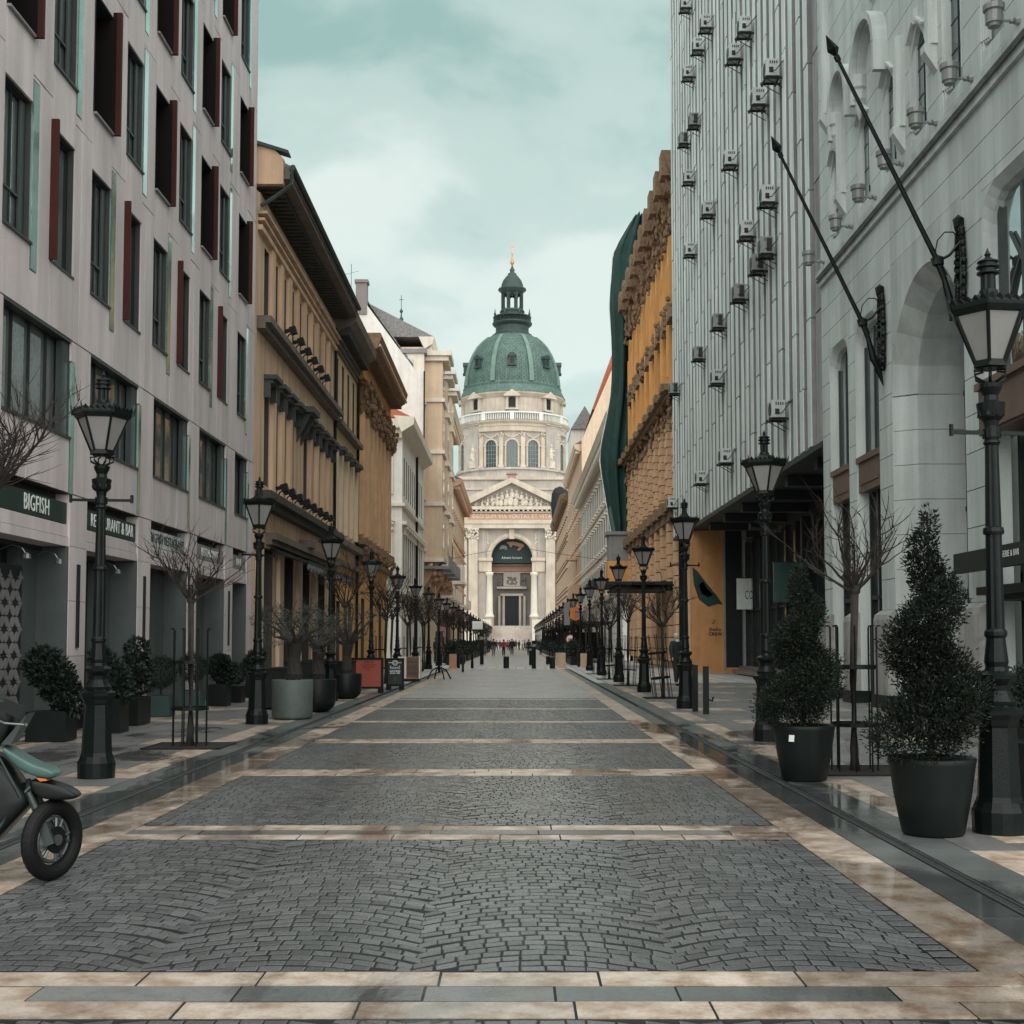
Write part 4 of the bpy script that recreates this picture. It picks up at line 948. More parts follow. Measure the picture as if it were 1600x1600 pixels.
# iron and glass door deep in the arch
mb = MB(); mb.box(-1.62, -1.55, ca-2.0, ca+2.0, 0, 8.95); dr = B.part('arch_door', mb, 'glass', label='tall dark iron and glass door deep inside the arch')
mb = MB()
for k in range(9): y = ca-1.9+3.8*k/8; mb.box(-1.54, -1.48, y-0.03, y+0.03, 0, 6.95 + math.sqrt(max(0.0, 1.94**2-(y-ca)**2)))
for z in (0.3, 2.6, 4.4, 6.95): mb.box(-1.54, -1.46, ca-1.94, ca+1.94, z-0.05, z+0.05)
for r in (0.65, 1.3, 1.9): mb.ring(r+0.03, r-0.03, 'yz', -1.54, -1.47, ca, 6.95, n=14)
for k in range(4):
    for zc in (3.5, 5.6): mb.ring(0.42, 0.37, 'yz', -1.53, -1.47, ca-1.43+0.95*k, zc, 0, 2*math.pi, 14)
part('door_iron', mb, 'iron', dr)
# plinth
pl = []
for a, b in ((Y0, 12.4), (16.6, 18.6), (22.7, 23.75), (28.3, 29.35), (31.35, 32.05), (33.9, Y1)):
    mb = MB(); s0, s1 = sorted((B.y(a), B.y(b)))
    mb.prism([(-0.2, 0), (0.20, 0), (0.20, 1.98), (0.17, 2.10), (0.02, 2.2), (-0.2, 2.2)], 'xz', s0-0.03, s1+0.03); B.part('plinth_stone', mb, 'deco_plinth')
    mb = MB(); mb.box(-0.2, 0.24, s0-0.05, s1+0.05, 0, 0.3); B.part('plinth_foot', mb, 'pot_dark')
# string courses
mb = MB(); B.box(mb, Y0, Y1, -0.1, 0.16, 11.44, 11.56); B.box(mb, Y0, Y1, -0.1, 0.08, 11.2, 11.44); B.box(mb, Y0, Y1, -0.1, 0.03, 11.56, 11.62); B.part('string_course', mb, 'deco_smooth')
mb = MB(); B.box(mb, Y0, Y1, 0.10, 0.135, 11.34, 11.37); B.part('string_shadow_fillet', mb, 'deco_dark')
# tall lower windows with rounded heads
for (a, b, zt) in ((32.05, 33.9, 9.27), (29.35, 31.35, 9.3), (18.6, 22.7, 9.6), (12.4, 16.6, 9.6)):
    big = b-a > 3; yc = B.y((a+b)/2); hw = (b-a)/2
    # moulded jamb splay
    mb = MB(); r = 0.55 if not big else 0.7
    def outl(inset, x):
        h_ = hw - inset; rr_ = r; pts = [(x, yc-h_, 0.3)]
        for k in range(6): a_ = math.pi - (math.pi/2)*k/5; pts.append((x, yc-h_+rr_+rr_*math.cos(a_), zt-inset-rr_+rr_*math.sin(a_)))
        for k in range(6): a_ = math.pi/2 - (math.pi/2)*k/5; pts.append((x, yc+h_-rr_+rr_*math.cos(a_), zt-inset-rr_+rr_*math.sin(a_)))
        pts.append((x, yc+h_, 0.3)); return pts
    o1, o2, o3 = outl(0.0, 0.0), outl(0.16, -0.12), outl(0.22, -0.36)
    n = len(o1); fs = [(i, i+1, n+i+1, n+i) for i in range(n-1)] + [(n+i, n+i+1, 2*n+i+1, 2*n+i) for i in range(n-1)]
    mb.add(o1+o2+o3, fs); B.part('window_moulding', mb, 'deco_smooth')
    # spandrel filling the corners outside the rounded head
    mb = MB()
    for sy in (-1, 1):
        pts = [(yc+sy*hw, zt)]
        for k in range(6): a_ = math.pi/2*k/5; pts.append((yc+sy*(hw-r+r*math.cos(a_)), zt-r+r*math.sin(a_)))
        mb.prism(pts, 'yz', -0.28, -0.002)
    B.part('spandrel_corner', mb, 'deco_smooth')
    if not big:
        mb = MB(); mb.box(-0.28, -0.23, yc-hw+0.21, yc+hw-0.21, 5.98, zt-0.22); o = B.part('window', mb, 'glass')
        mb = MB(); mb.box(-0.23, -0.17, yc-hw+0.22, yc-hw+0.28, 5.98, zt-0.6); mb.box(-0.23, -0.17, yc+hw-0.28, yc+hw-0.22, 5.98, zt-0.6); mb.box(-0.23, -0.18, yc-0.03, yc+0.03, 5.98, zt-0.25); part('frame', mb, 'frame_grey', o)
        mb = MB(); mb.box(-0.5, -0.02, yc-hw+0.1, yc+hw-0.1, 5.12, 5.9); mb.box(-0.5, 0.04, yc-hw+0.06, yc+hw-0.06, 5.84, 5.98); mb.box(-0.02, 0.0, yc-hw+0.2, yc+hw-0.2, 5.3, 5.38); B.part('bronze_apron', mb, 'bronze')
        mb = MB(); mb.box(-0.36, -0.30, yc-hw+0.25, yc+hw-0.25, 0.3, 5.12); o = B.part('shop_window', mb, 'glass_shop')
        mb = MB(); [mb.box(-0.30, -0.22, yc+q-0.04, yc+q+0.04, 0, 5.12) for q in (-hw+0.30, 0, hw-0.30)]; mb.box(-0.30, -0.23, yc-hw+0.3, yc+hw-0.3, 2.5, 2.6); part('frame', mb, 'frame_dark', o)
    else:
        mb = MB(); mb.box(-0.30, -0.25, yc-hw+0.21, yc+hw-0.21, 6.1, zt-0.22); o = B.part('window', mb, 'glass_mirror')
        mb = MB()
        for q in (-hw+0.34, -hw/3, hw/3, hw-0.34): mb.box(-0.25, -0.18, yc+q-0.05, yc+q+0.05, 6.1, zt-0.3)
        mb.ring(0.75, 0.70, 'yz', -0.24, -0.19, yc, 6.9, n=12); mb.ring(1.45, 1.40, 'yz', -0.24, -0.19, yc, 6.9, n=14)
        for q in (-1, 0, 1): mb.obox((-0.21, yc+q*0.75, 8.0), (0.05, 0.05, 1.6), Matrix.Rotation(R(-q*40), 3, 'X'))
        part('frame', mb, 'frame_grey', o)
        mb = MB(); mb.box(-0.5, 0.12, yc-hw+0.0, yc+hw, 5.15, 5.95); mb.box(-0.5, 0.20, yc-hw-0.0, yc+hw, 5.95, 6.08); mb.box(0.12, 0.16, yc-hw, yc+hw, 5.2, 5.27); B.part('bronze_apron', mb, 'bronze')
        mb = MB(); mb.box(-0.62, -0.56, yc-hw+0.3, yc+hw-0.3, 0.3, 5.15); o = B.part('shop_window', mb, 'glass_mirror')
        mb = MB(); [mb.box(-0.56, -0.44, yc+q-0.05, yc+q+0.05, 0, 5.15) for q in (-hw+0.36, -0.7, 0.7, hw-0.36)]; mb.box(-0.56, -0.44, yc-hw+0.3, yc+hw-0.3, 2.45, 2.7); part('frame', mb, 'frame_dark', o)
        mb = MB(); mb.box(-0.45, 0.1, yc-hw+0.25, yc+hw-0.25, 2.2, 2.42); B.part('lower_transom', mb, 'frame_dark')
# upper lancet niches: fluted jambs, pointed heads
for i, (u, zt) in enumerate(lan):
    yc = B.y(u)
    mb = MB()
    for k, (q, d) in enumerate(((0.55, 0.0), (0.49, -0.02), (0.43, -0.04), (0.37, -0.06))):
        for sy in ((-1, 1) if k == 0 else (-1,)):
            y0_, y1_ = sorted((yc+sy*q, yc+sy*(q-0.06))); mb.box(-0.2, d-0.02, y0_, y1_, 12.25 if k else 11.8, zt-0.75+0.17*k)
            mb.cyl((d-0.015, yc+sy*(q-0.03), 12.3), (d-0.015, yc+sy*(q-0.03), zt-0.7+0.17*k), 0.026, n=6)
    B.part('fluted_jamb', mb, 'deco_smooth')
    mb = MB(); mb.prism([(-0.3, 11.8), (0.0, 11.8), (-0.02, 12.1), (-0.3, 12.3)], 'xz', yc-0.55, yc+0.55); B.part('sill_block', mb, 'deco_smooth')
    mb = MB()
    for sy in (-1, 1): mb.prism([(yc+sy*0.55, zt), (yc+sy*0.55, zt-0.8), (yc+sy*0.36, zt-0.38), (yc+sy*0.14, zt-0.12), (yc, zt-0.02), (yc, zt)], 'yz', -0.16, -0.001)
    B.part('pointed_head', mb, 'deco_smooth')
    mb = MB(); mb.box(-0.18, -0.11, yc-0.32, yc+0.50, 12.1, zt); ww = B.part('window', mb, 'glass_dark'); mb = MB(); mb.box(-0.11, -0.095, yc+0.07, yc+0.11, 12.3, zt-0.3); [mb.box(-0.11, -0.10, yc-0.31, yc+0.46, z_, z_+0.03) for z_ in (12.9, 13.5, 14.0)]; part('glazing_bar', mb, 'frame_dark', ww)
    if i in (0, 1, 2, 3):
        mb = MB(); [mb.obox((0.05, yc+sy*0.30, zt-0.06), (0.10, 0.52, 0.05), Matrix.Rotation(R(-sy*38), 3, 'X')) for sy in (-1, 1)]; mb.obox((0.05, yc, zt+0.16), (0.1, 0.07, 0.35), Matrix.Identity(3)); B.part('hood_mould', mb, 'deco_smooth')
# arched canopies, corbels and shafts above the middle lancets
for (u, zc, r) in ((29.25, 15.1, 1.05), (31.6, 15.1, 0.9), (26.4, 17.2, 1.05), (24.4, 17.2, 0.9)):
    yc = B.y(u)
    mb = MB(); mb.ring(r, r-0.16, 'yz', -0.05, 0.34, yc, zc, n=14); mb.ring(r-0.18, r-0.25, 'yz', -0.05, 0.2, yc, zc, n=14)
    mb.box(0, 0.33, yc-r, yc-r+0.16, zc-0.7, zc); mb.box(0, 0.33, yc+r-0.16, yc+r, zc-0.7, zc); B.part('arched_canopy', mb, 'deco_smooth')
    mb = MB(); mb.lathe([(0.02, -0.75), (0.10, -0.55), (0.15, -0.35), (0.2, -0.28), (0.2, -0.05), (0.25, 0), (0.25, 0.3), (0.0, 0.34)], 8, (0.10, yc-r+0.1, zc-0.3)); B.part('corbel', mb, 'deco_smooth')
for u, z0, z1 in ((33.6, 15.6, 24), (32.1, 12.9, 15.0), (29.2, 17, 25), (25.0, 13.4, 15.9), (27.15, 12.6, 14.6)):
    mb = MB(); mb.cyl((0.04, B.y(u), z0), (0.04, B.y(u), z1), 0.17, n=10); mb.prism([(0.0, z0-0.55), (0.26, z0-0.15), (0.26, z0), (0.0, z0+0.02)], 'xz', B.y(u)-0.12, B.y(u)+0.12); B.part('shaft', mb, 'deco_smooth')
# rib mouldings that slope beside the windows
# cup shaped wall lamps on the string course
cup = None
for i, Y in enumerate((34.35, 31.4, 29.3, 27.2, 25.0, 23.0, 20.8)):
    lb = f'small cup shaped wall lamp above the stone string course, {ORD[i]} from the ribbed concrete block'
    if cup is None:
        cup = thing('wall_lamp', lb, 'wall lamp', (8.4, Y, 11.62), math.pi, 'cup lamps along the string course')
        mb = MB(); mb.lathe([(0.0, 0.0), (0.10, 0.01), (0.11, 0.06), (0.14, 0.07), (0.145, 0.26), (0.14, 0.27), (0.175, 0.29), (0.18, 0.38), (0.17, 0.39), (0, 0.4)], 12, (0.42, 0, 0.1)); part('cup', mb, 'ac_metal', cup, smooth=False)
        mb = MB(); mb.cyl((0, 0, 0.22), (0.08, 0, 0.22), 0.08, 0.06, 8); mb.cyl((0.08, 0, 0.22), (0.28, 0, 0.22), 0.025, n=6); mb.blob((0.12, 0, 0.22), 0.06); part('arm', mb, 'ac_metal', cup)
    else: o = copy_tree(cup, (8.4, Y, 11.62), label=lb)
# flag poles with iron brackets
fp = None
for i, (Y, zt, lb) in enumerate(((23.6, 9.4, 'long black flagpole with spear tip rising beside the great arch'), (28.8, 9.55, 'black flagpole with spear tip between the tall rounded windows and the arch'))):
    if fp is None:
        fp = thing('flagpole', lb, 'flagpole', (8.4, Y, zt-0.9), math.pi, 'flagpoles on the stone house')
        b0 = Vector((0.08, 0, -1.0)); hub = Vector((0.5, 0, 0.1)); tip = Vector((2.30, 0, 3.95))
        mb = MB(); mb.cyl(hub - (tip-hub)*0.07, tip, 0.055, 0.035, 8); part('pole', mb, 'iron', fp)
        mb = MB(); d = (tip-hub).normalized(); q = Matrix.Rotation(0, 3, 'Z')
        mb.cyl(tip, tip + d*0.1, 0.06, 0.06, 8); mb.cyl(tip + d*0.1, tip + d*0.24, 0.03, 0.12, 4); mb.cyl(tip + d*0.24, tip + d*0.55, 0.12, 0.005, 4); part('spear_tip', mb, 'iron', fp)
        mb = MB(); mb.blob(hub, 0.13, n=10); mb.tube([hub, (0.38, 0, -0.25), (0.26, 0, -0.75), (0.16, 0, -0.95)], [0.07, 0.055, 0.085, 0.06], 8); mb.cyl((0.16, 0, -0.95), (0.05, 0, -1.35), 0.09, 0.01, 8); part('bracket', mb, 'iron', fp)
        mb = MB()
        mb.tube([(0.55, 0, 0.25), (0.5, 0, 0.5), (0.36, 0, 0.66), (0.2, 0, 0.66), (0.08, 0, 0.5)], 0.013); mb.tube([(0.5, 0, 0.1), (0.28, 0, 0.22), (0.05, 0, 0.5)], 0.03); part('stay', mb, 'iron', fp)
        mb = MB(); rg = random.Random(2)
        for k in range(26):
            z = 0.75 - 1.7*k/25; ww = 0.22*math.sin(math.pi*(k+1)/27)**0.5
            for sy in (-1, 1): mb.blob((0.08, sy*ww*rg.uniform(0.5, 1), z), (0.07, 0.06, 0.085), rg, 5)
        mb.box(0.0, 0.08, -0.05, 0.05, -1.0, 0.75); mb.blob((0.1, 0, 0.83), (0.12, 0.13, 0.17)); part('scrollwork', mb, 'iron', fp)
    else: o = copy_tree(fp, (8.4, Y, zt-0.9), label=lb)
# restaurant sign bar
mb = MB(); mb.box(0.30, 0.42, B.y(23.3), B.y(13), 2.72, 3.08); sg = B.part('sign_bar', mb, 'soffit', label='long charcoal sign bar with small white letters')
text('lettering', 'BRASSERIE & BAR', 0.15, sg, (0.424, B.y(20.75), 2.92), (R(90), 0, R(90)), 'sign_white', width=1.0, ext=0.002)
mb = MB(); [mb.cyl((-0.3, B.y(y_), 3.0), (0.32, B.y(y_), 3.0), 0.025) for y_ in (23.2, 18.4, 14)]; part('bracket', mb, 'iron', sg)
mb = MB(); mb.box(-0.2, 0.34, B.y(22.4), B.y(19), 2.3, 2.44); B.part('menu_canopy', mb, 'pot_dark')

# ================================================================ RIGHT 2: ribbed concrete office
B = Bld('ribbed_concrete_office', 'tall grey concrete office block with close vertical ribs above dark overhang', 'R', 8.4, 51)
Y0, Y1, ZB, ZT = 34.9, 68.2, 7.0, 40.0
mb = MB(); B.box(mb, Y0, Y1, -13, -0.55, ZB+0.2, ZT); B.part('core', mb, 'mod_back')
ribs = []; pans = []; NR = 33; P = (Y1-Y0-0.9)/NR; FH = 3.72
for k in range(NR):
    yc = Y0 + 0.9 + P*(k+0.5); off = (FH/2 if k % 2 else 0) + 0.0
    z = ZB - off
    while z < ZT:
        a, b = max(z, ZB), min(z+FH, ZT)
        if b - a > 0.1: ribs.append((yc, a+0.03, b-0.03, rnd.uniform(-0.018, 0.012)))
        z += FH
ribs.sort(key=lambda r: r[0]*1.0 + max(0, r[1]-30)*5)
_rb = {}
def rib_mesh(h):
    k = round(h, 2)
    if k not in _rb:
        mb = MB(); mb.prism([(-0.56, -0.25), (-0.02, -0.25), (0.0, -0.23), (0.0, 0.23), (-0.02, 0.25), (-0.56, 0.25)], 'xy', 0, h); _rb[k] = mb.mesh('rib', 'mod_rib'); _rb[k].materials.append(MATS['mod_rib_shade'])
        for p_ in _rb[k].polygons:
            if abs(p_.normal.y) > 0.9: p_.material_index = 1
    return _rb[k]
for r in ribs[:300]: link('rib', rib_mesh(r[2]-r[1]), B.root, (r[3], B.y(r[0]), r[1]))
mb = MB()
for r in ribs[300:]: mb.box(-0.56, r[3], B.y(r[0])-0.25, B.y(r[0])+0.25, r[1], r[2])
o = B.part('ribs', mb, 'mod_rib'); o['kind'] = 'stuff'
mb = MB(); gl = MB(); fr_ = MB()
for k in range(NR+1):
    yc = B.y(Y0 + 0.9 + P*k)
    for f in range(9):
        z = ZB + f*FH
        mb.box(-0.56, -0.30, yc-0.27, yc+0.27, z+2.45, z+FH-0.02) ; mb.box(-0.56, -0.30, yc-0.27, yc+0.27, z+0.0, z+0.62)
        gl.box(-0.56, -0.40, yc-0.27, yc+0.27, z+0.62, z+2.45)
        for zz_ in (0.62, 1.5, 2.42): fr_.box(-0.42, -0.22, yc-0.27, yc+0.27, z+zz_, z+zz_+0.06)
o = B.part('spandrels', mb, 'mod_panel'); o['kind'] = 'stuff'; o = B.part('window_strips', gl, 'glass'); o['kind'] = 'stuff'; o = B.part('window_bars', fr_, 'ac_metal'); o['kind'] = 'stuff'
# corner pier in storey-high sections
z = ZB
for k in range(9):
    mb = MB(); B.box(mb, Y0, Y0+0.75, -0.6, -0.06, ZB+k*FH+0.03, ZB+(k+1)*FH-0.03); B.part('corner_pier', mb, 'mod_back' if False else 'mod_panel')
# underside, beams and the recessed glass front
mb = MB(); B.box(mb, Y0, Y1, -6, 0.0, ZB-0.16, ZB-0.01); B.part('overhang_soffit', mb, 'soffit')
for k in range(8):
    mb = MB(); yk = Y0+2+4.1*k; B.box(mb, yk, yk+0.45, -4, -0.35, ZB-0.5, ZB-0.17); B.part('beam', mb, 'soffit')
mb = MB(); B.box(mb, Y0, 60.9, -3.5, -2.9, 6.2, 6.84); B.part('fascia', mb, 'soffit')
mb = MB(); B.box(mb, Y0+0.2, 60.7, -2.72, -2.66, 0.35, 6.2); gw = B.part('glass_front', mb, 'glass_mirror')
for k in range(15):
    yk = Y0+0.3+1.82*k; big = k % 4 == 3
    mb = MB(); B.box(mb, yk, yk+(0.30 if big else 0.07), -2.70, -2.50 if not big else -2.35, 0.3, 6.2); part('mullion', mb, 'frame_dark', gw)
mb = MB(); B.box(mb, Y0+0.2, 60.7, -2.70, -2.56, 2.9, 2.98); part('transom', mb, 'frame_dark', gw)
mb = MB(); B.box(mb, Y0, 61.2, -3.2, -1.9, 0.0, 0.17); B.box(mb, Y0, 61.2, -3.2, -2.25, 0.17, 0.34); B.part('entrance_steps', mb, 'slab_grey')
# end of the recess: orange rendered wall and dark glass door facing back down the street
ow = MB(); ow.box(-1.55, 0.0, B.y(61.2), B.y(61.6), 0.25, ZB-0.2); ow.box(-2.3, 0.0, B.y(61.15), B.y(61.6), 0.0, 0.25); ow = B.part('orange_end_wall', ow, 'render_orange')
mb = MB(); mb.box(-2.45, -1.6, B.y(61.22), B.y(61.5), 0.25, ZB-0.2); B.part('dark_door', mb, 'frame_dark')
mb = MB(); mb.box(-1.62, -1.54, B.y(61.1), B.y(61.5), 0.2, ZB-0.2); mb.box(-2.62, -2.42, B.y(61.0), B.y(61.5), 0.2, ZB-0.2); B.part('metal_post', mb, 'lead_grey')
mb = MB(); y_ = B.y(61.19)
def mural(pts, m_):
    mb = MB(); mb.prism(pts, 'xz', y_, y_+0.012); part('mural', mb, m_, ow)
mural([(-0.05, 5.05), (-0.12, 4.2), (-0.35, 3.5), (-0.8, 3.15), (-1.25, 3.3), (-1.5, 3.25), (-1.15, 3.75), (-0.7, 4.3), (-0.3, 4.85)], 'net')
mural([(-0.35, 4.2), (-0.5, 3.75), (-0.8, 3.6), (-1.05, 3.72), (-0.75, 4.0), (-0.55, 4.35)], 'ac_dark')
gt = text('graffiti', 'DoKo\nCREW', 0.22, ow, (-1.12, y_+0.004, 1.95), (R(90), R(0), R(180)), 'ink_black', ext=0.003, bold=0.006)
gt2 = text('graffiti', 'S', 0.3, ow, (-1.05, y_+0.004, 2.42), (R(90), R(30), R(180)), 'ink_black', ext=0.003)
# AC units
acs = [(1064,5,59.58,31.98),(1095,35,53.24,27.89),(1154,40,44.22,23.3),(1083,70,55.6,28.04),(1138,82,46.41,23.36),(1068,112,58.86,28.29),(1195,108,39.64,19.63),(1175,152,41.84,19.67),(1077,187,57.03,25.22),(1062,216,60.43,25.72),(1132,247,47.49,19.77),(1069,275,58.92,23.3),(1189,303,40.49,15.89),(1098,325,53.15,19.79),(1157,357,44.25,15.99),(1071,388,58.67,19.77),(1187,383,40.8,14.31),(1174,410,42.27,14.19),(1146,455,45.82,14.19),(1114,500,50.64,14.35),(1084,550,56.19,14.32),(1112,587,51.1,12.2),(1047,605,64.92,14.49),(1204,637,39.35,8.73),(1125,710,49.2,8.72),(1088,744,55.71,8.72),(1044,783,66.08,8.76)]
dark_ = {(1077,187),(1062,216),(1187,383),(1174,410),(1146,455),(1114,500),(1084,550),(1047,605)}
acs = [(a[2], a[3], (a[0], a[1]) in dark_) for a in acs]
acs.sort(key=lambda a: (round(a[1]/1.9), a[0]))
acp = {}
rowc = {}
for Y, z, dk in acs:
    row = round(z/1.9); i = rowc.get(row, 0); rowc[row] = i+1; rk = sorted({round(a[1]/1.9) for a in acs}).index(row)
    lb = ('grey ventilator box' if dk else 'white air conditioner') + f', {ORD[i]} from the stone house in {ORD[rk]} row of the ribbed facade'
    if dk not in acp:
        t = thing('air_conditioner', lb, 'air conditioner', (8.4, Y, z-0.38), math.pi, 'air conditioners on the ribbed facade'); t.scale = (0.86,)*3; acp[dk] = t
        mb = MB(); mb.box(0.14, 0.62, -0.40, 0.40, 0.04, 0.66); part('casing', mb, 'ac_white' if not dk else 'ac_metal', t)
        mb = MB(); mb.cyl((0.62, 0.08, 0.35), (0.635, 0.08, 0.35), 0.24, n=14)
        for k in range(4): mb.box(0.2+0.08*k, 0.24+0.08*k, 0.40, 0.412, 0.48, 0.58)
        if dk:
            mb.box(0.2, 0.40, 0.40, 0.41, 0.1, 0.6)
        else: mb.box(0.35, 0.5, 0.40, 0.42, 0.14, 0.34)
        part('fan_grille', mb, 'ac_dark', t)
        mb = MB(); mb.box(-0.05, 0.70, -0.30, -0.25, -0.04, 0.04); mb.box(-0.05, 0.70, 0.25, 0.30, -0.04, 0.04); mb.box(0.6, 0.66, -0.42, 0.42, -0.05, 0.0); mb.box(0.1, 0.16, -0.42, 0.42, -0.05, 0.0)
        for sy in (-0.28, 0.28): mb.cyl((0.0, sy, -0.38), (0.6, sy, -0.03), 0.018, n=5)
        part('bracket', mb, 'ac_dark', t)
        mb = MB(); mb.tube([(0.45, 0.42, 0.2), (0.3, 0.55, 0.15), (0.1, 0.55, 0.4), (-0.1, 0.5, 0.65)], 0.02, 5); part('pipe', mb, 'ac_dark', t)
    else: o = copy_tree(acp[dk], (8.4, Y, z-0.38), label=lb, scale=0.86)
t = thing('satellite_mount', 'thin triangular metal mounting frame high on the ribbed facade', 'bracket', (8.4, 46.5, 25.6), math.pi)
mb = MB(); mb.cyl((0, 0.3, 0), (0.9, 0, 0), 0.02); mb.cyl((0, -0.3, 0), (0.9, 0, 0), 0.02); mb.cyl((0, 0, 0.9), (0.9, 0, 0), 0.02); mb.cyl((0, 0.3, 0.3), (0.9, 0, 0.0), 0.02); part('frame', mb, 'iron', t)
# hanging sign boxes on the recess glass
for (Y, xw, z0, z1, wd, lb, m_, tx) in ((60.2, 10.9, 3.0, 4.45, 1.0, 'white light box sign with CC lettering beside the dark door', 'sign_white', 'CC'), (49.0, 10.5, 3.0, 4.5, 1.25, 'pale green light box sign above the cut conifer', 'scoot_teal', None), (47.0, 10.9, 2.9, 4.15, 0.5, 'dark glass sign box with turquoise edge', 'frame_dark', None)):
    t = thing('hanging_sign', lb, 'sign', (xw, Y, z0)); mb = MB(); mb.box(-wd/2, wd/2, -0.09, 0.09, 0, z1-z0); part('box', mb, m_, t)
    mb = MB(); mb.box(-wd/2-0.03, wd/2+0.03, -0.11, 0.11, z1-z0, z1-z0+0.04); mb.box(wd/2, wd/2+0.05, -0.11, 0.11, -0.02, z1-z0); mb.cyl((wd/2, 0, (z1-z0)*0.8), (wd/2+0.6, 0, (z1-z0)*0.8), 0.03); part('frame', mb, 'frame_grey', t)
    if tx: text('lettering', tx, 0.6, t, (0.05, -0.094, (z1-z0)*0.45), (R(90), 0, 0), 'frame_grey', width=0.36)

# ================================================================ RIGHT 3: ornate orange palace
B = Bld('ornate_orange_palace', 'ornate orange stone palace with rusticated columns and heavy bracketed cornice', 'R', 9.0, 83)
Y0, Y1 = 68.3, 98.0
pil = [Y0+0.8+3.15*k for k in range(10)]; um = [(a+b)/2 for a, b in zip(pil, pil[1:])]
rows = [(9.6, 3.6), (15.8, 3.4), (21.2, 2.8)]
ops = [(u-0.7, u+0.7, z, z+h) for u in um for z, h in rows] + [(u-0.9, u+0.9, 0.3, 5.2) for u in um]
mb = MB(); B.wall(mb, Y0, Y1, 0, 26.8, -0.6, 0, ops); B.box(mb, Y0, Y1, -14, -0.6, 26.5, 26.8); B.box(mb, Y0, Y0+0.4, -14, -0.6, 0, 26.5); B.part('wall', mb, 'ochre_lite')
rs = []
for u in pil:
    for k in range(11): z = 9.3+0.45*k; rs.append((0, 0.52 if k % 2 else 0.46, B.y(u+0.42), B.y(u-0.42), z+0.03, z+0.44))
    for k in range(12): z = 0.4+0.66*k; rs.append((0, 0.44, B.y(u+0.55), B.y(u-0.55), z+0.035, z+0.64))
for u in um:
    for k in range(11): z = 9.3+0.45*k; rs.append((0, 0.16, B.y(u+0.98), B.y(u+0.72), z+0.03, z+0.44)); rs.append((0, 0.16, B.y(u-0.72), B.y(u-0.98), z+0.03, z+0.44))
lay('rusticated_block', rs, 'ochre_lite', B.root, key=lambda b: -(b[2]))
mb = MB()
for u in pil: mb.box(0, 0.30, B.y(u)-0.36, B.y(u)+0.36, 15.6, 24.6); mb.box(0.3, 0.40, B.y(u)-0.12, B.y(u)+0.12, 16.5, 23)
B.part('pilasters', mb, 'ochre')
rg = random.Random(8)
for u in pil:
    mb = MB()
    for k in range(38): mb.blob((rg.uniform(0.15, 0.7), B.y(u)+rg.uniform(-0.55, 0.55), rg.uniform(13.6, 15.0)), (0.13, 0.12, 0.18), rg, 5)
    B.part('capital', mb, 'capital_stone')
    mb = MB()
    for k in range(38): mb.blob((rg.uniform(0.1, 0.6), B.y(u)+rg.uniform(-0.5, 0.5), rg.uniform(24.3, 26.9)), (0.14, 0.12, 0.22), rg, 5)
    mb.prism([(0, 24.8), (0.8, 26.9), (0, 26.9)], 'xz', B.y(u)-0.22, B.y(u)+0.22); B.part('bracket', mb, 'capital_stone')
for u in um:
    mb = MB()
    for k in range(22): mb.blob((rg.uniform(0.05, 0.45), B.y(u)+rg.uniform(-0.9, 0.9), rg.uniform(19.2, 20.9)), 0.19, rg, 5)
    mb.prism([(B.y(u)-1.0, 19.4), (B.y(u)+1.0, 19.4), (B.y(u), 20.2)], 'yz', 0, 0.5); B.part('window_crest', mb, 'capital_stone')
    for z, h in rows: window(B, u, z, 1.4, h, 0.35)
    window(B, u, 0.3, 1.8, 4.9, 0.35)
mb = MB(); B.box(mb, Y0, Y1, 0, 1.0, 15.05, 15.3); B.box(mb, Y0, Y1, 0, 0.75, 14.85, 15.05); B.box(mb, Y0, Y1, 0, 0.7, 8.75, 9.1); B.box(mb, Y0, Y1, 0, 0.5, 8.2, 8.75)
for u in pil: mb.box(0, 1.15, B.y(u)-0.55, B.y(u)+0.55, 15.0, 15.42); mb.box(0, 0.85, B.y(u)-0.6, B.y(u)+0.6, 8.6, 9.25)
B.part('cornice', mb, 'capital_stone')
mb = MB(); B.box(mb, Y0, Y1, -0.5, 0.6, 26.8, 27.4); mb.prism([(0.6, 27.0), (0.7, 27.2), (0.85, 27.8), (0.85, 28.1), (0, 28.1), (0, 27.0)], 'xz', B.y(Y0-0.1), B.y(Y1+0.1))
for u in pil: mb.box(0, 1.05, B.y(u)-0.6, B.y(u)+0.6, 26.9, 28.3)
B.part('top_cornice', mb, 'capital_stone')
for k, u in enumerate(pil[:6]): mb = MB(); mb.box(-0.3, 0.4, B.y(u)-0.4, B.y(u)+0.4, 28.1, 28.9); mb.lathe([(0.1, 0), (0.25, 0.3), (0.12, 0.6), (0.0, 0.9)], 6, (0.1, B.y(u), 28.9)); B.part('attic_pier', mb, 'ochre')
mb = MB(); B.box(mb, Y0, Y0+8, -6, -0.6, 28, 30.5); mb.prism([(B.y(Y0), 30.5), (B.y(Y0+8), 30.5), (B.y(Y0+4), 33.5)], 'yz', -4, -0.8); B.part('attic_gable', mb, 'ochre')
mb = MB(); mb.box(0, 4.7, B.y(78.0), B.y(70.0), 4.62, 4.78); mb.box(0, 3.5, B.y(77), B.y(71), 4.38, 4.5); mb.box(4.55, 4.75, B.y(78.2), B.y(69.8), 4.55, 4.92); B.part('entrance_canopy', mb, 'net_dark', label='flat dark entrance canopy reaching over the pavement')
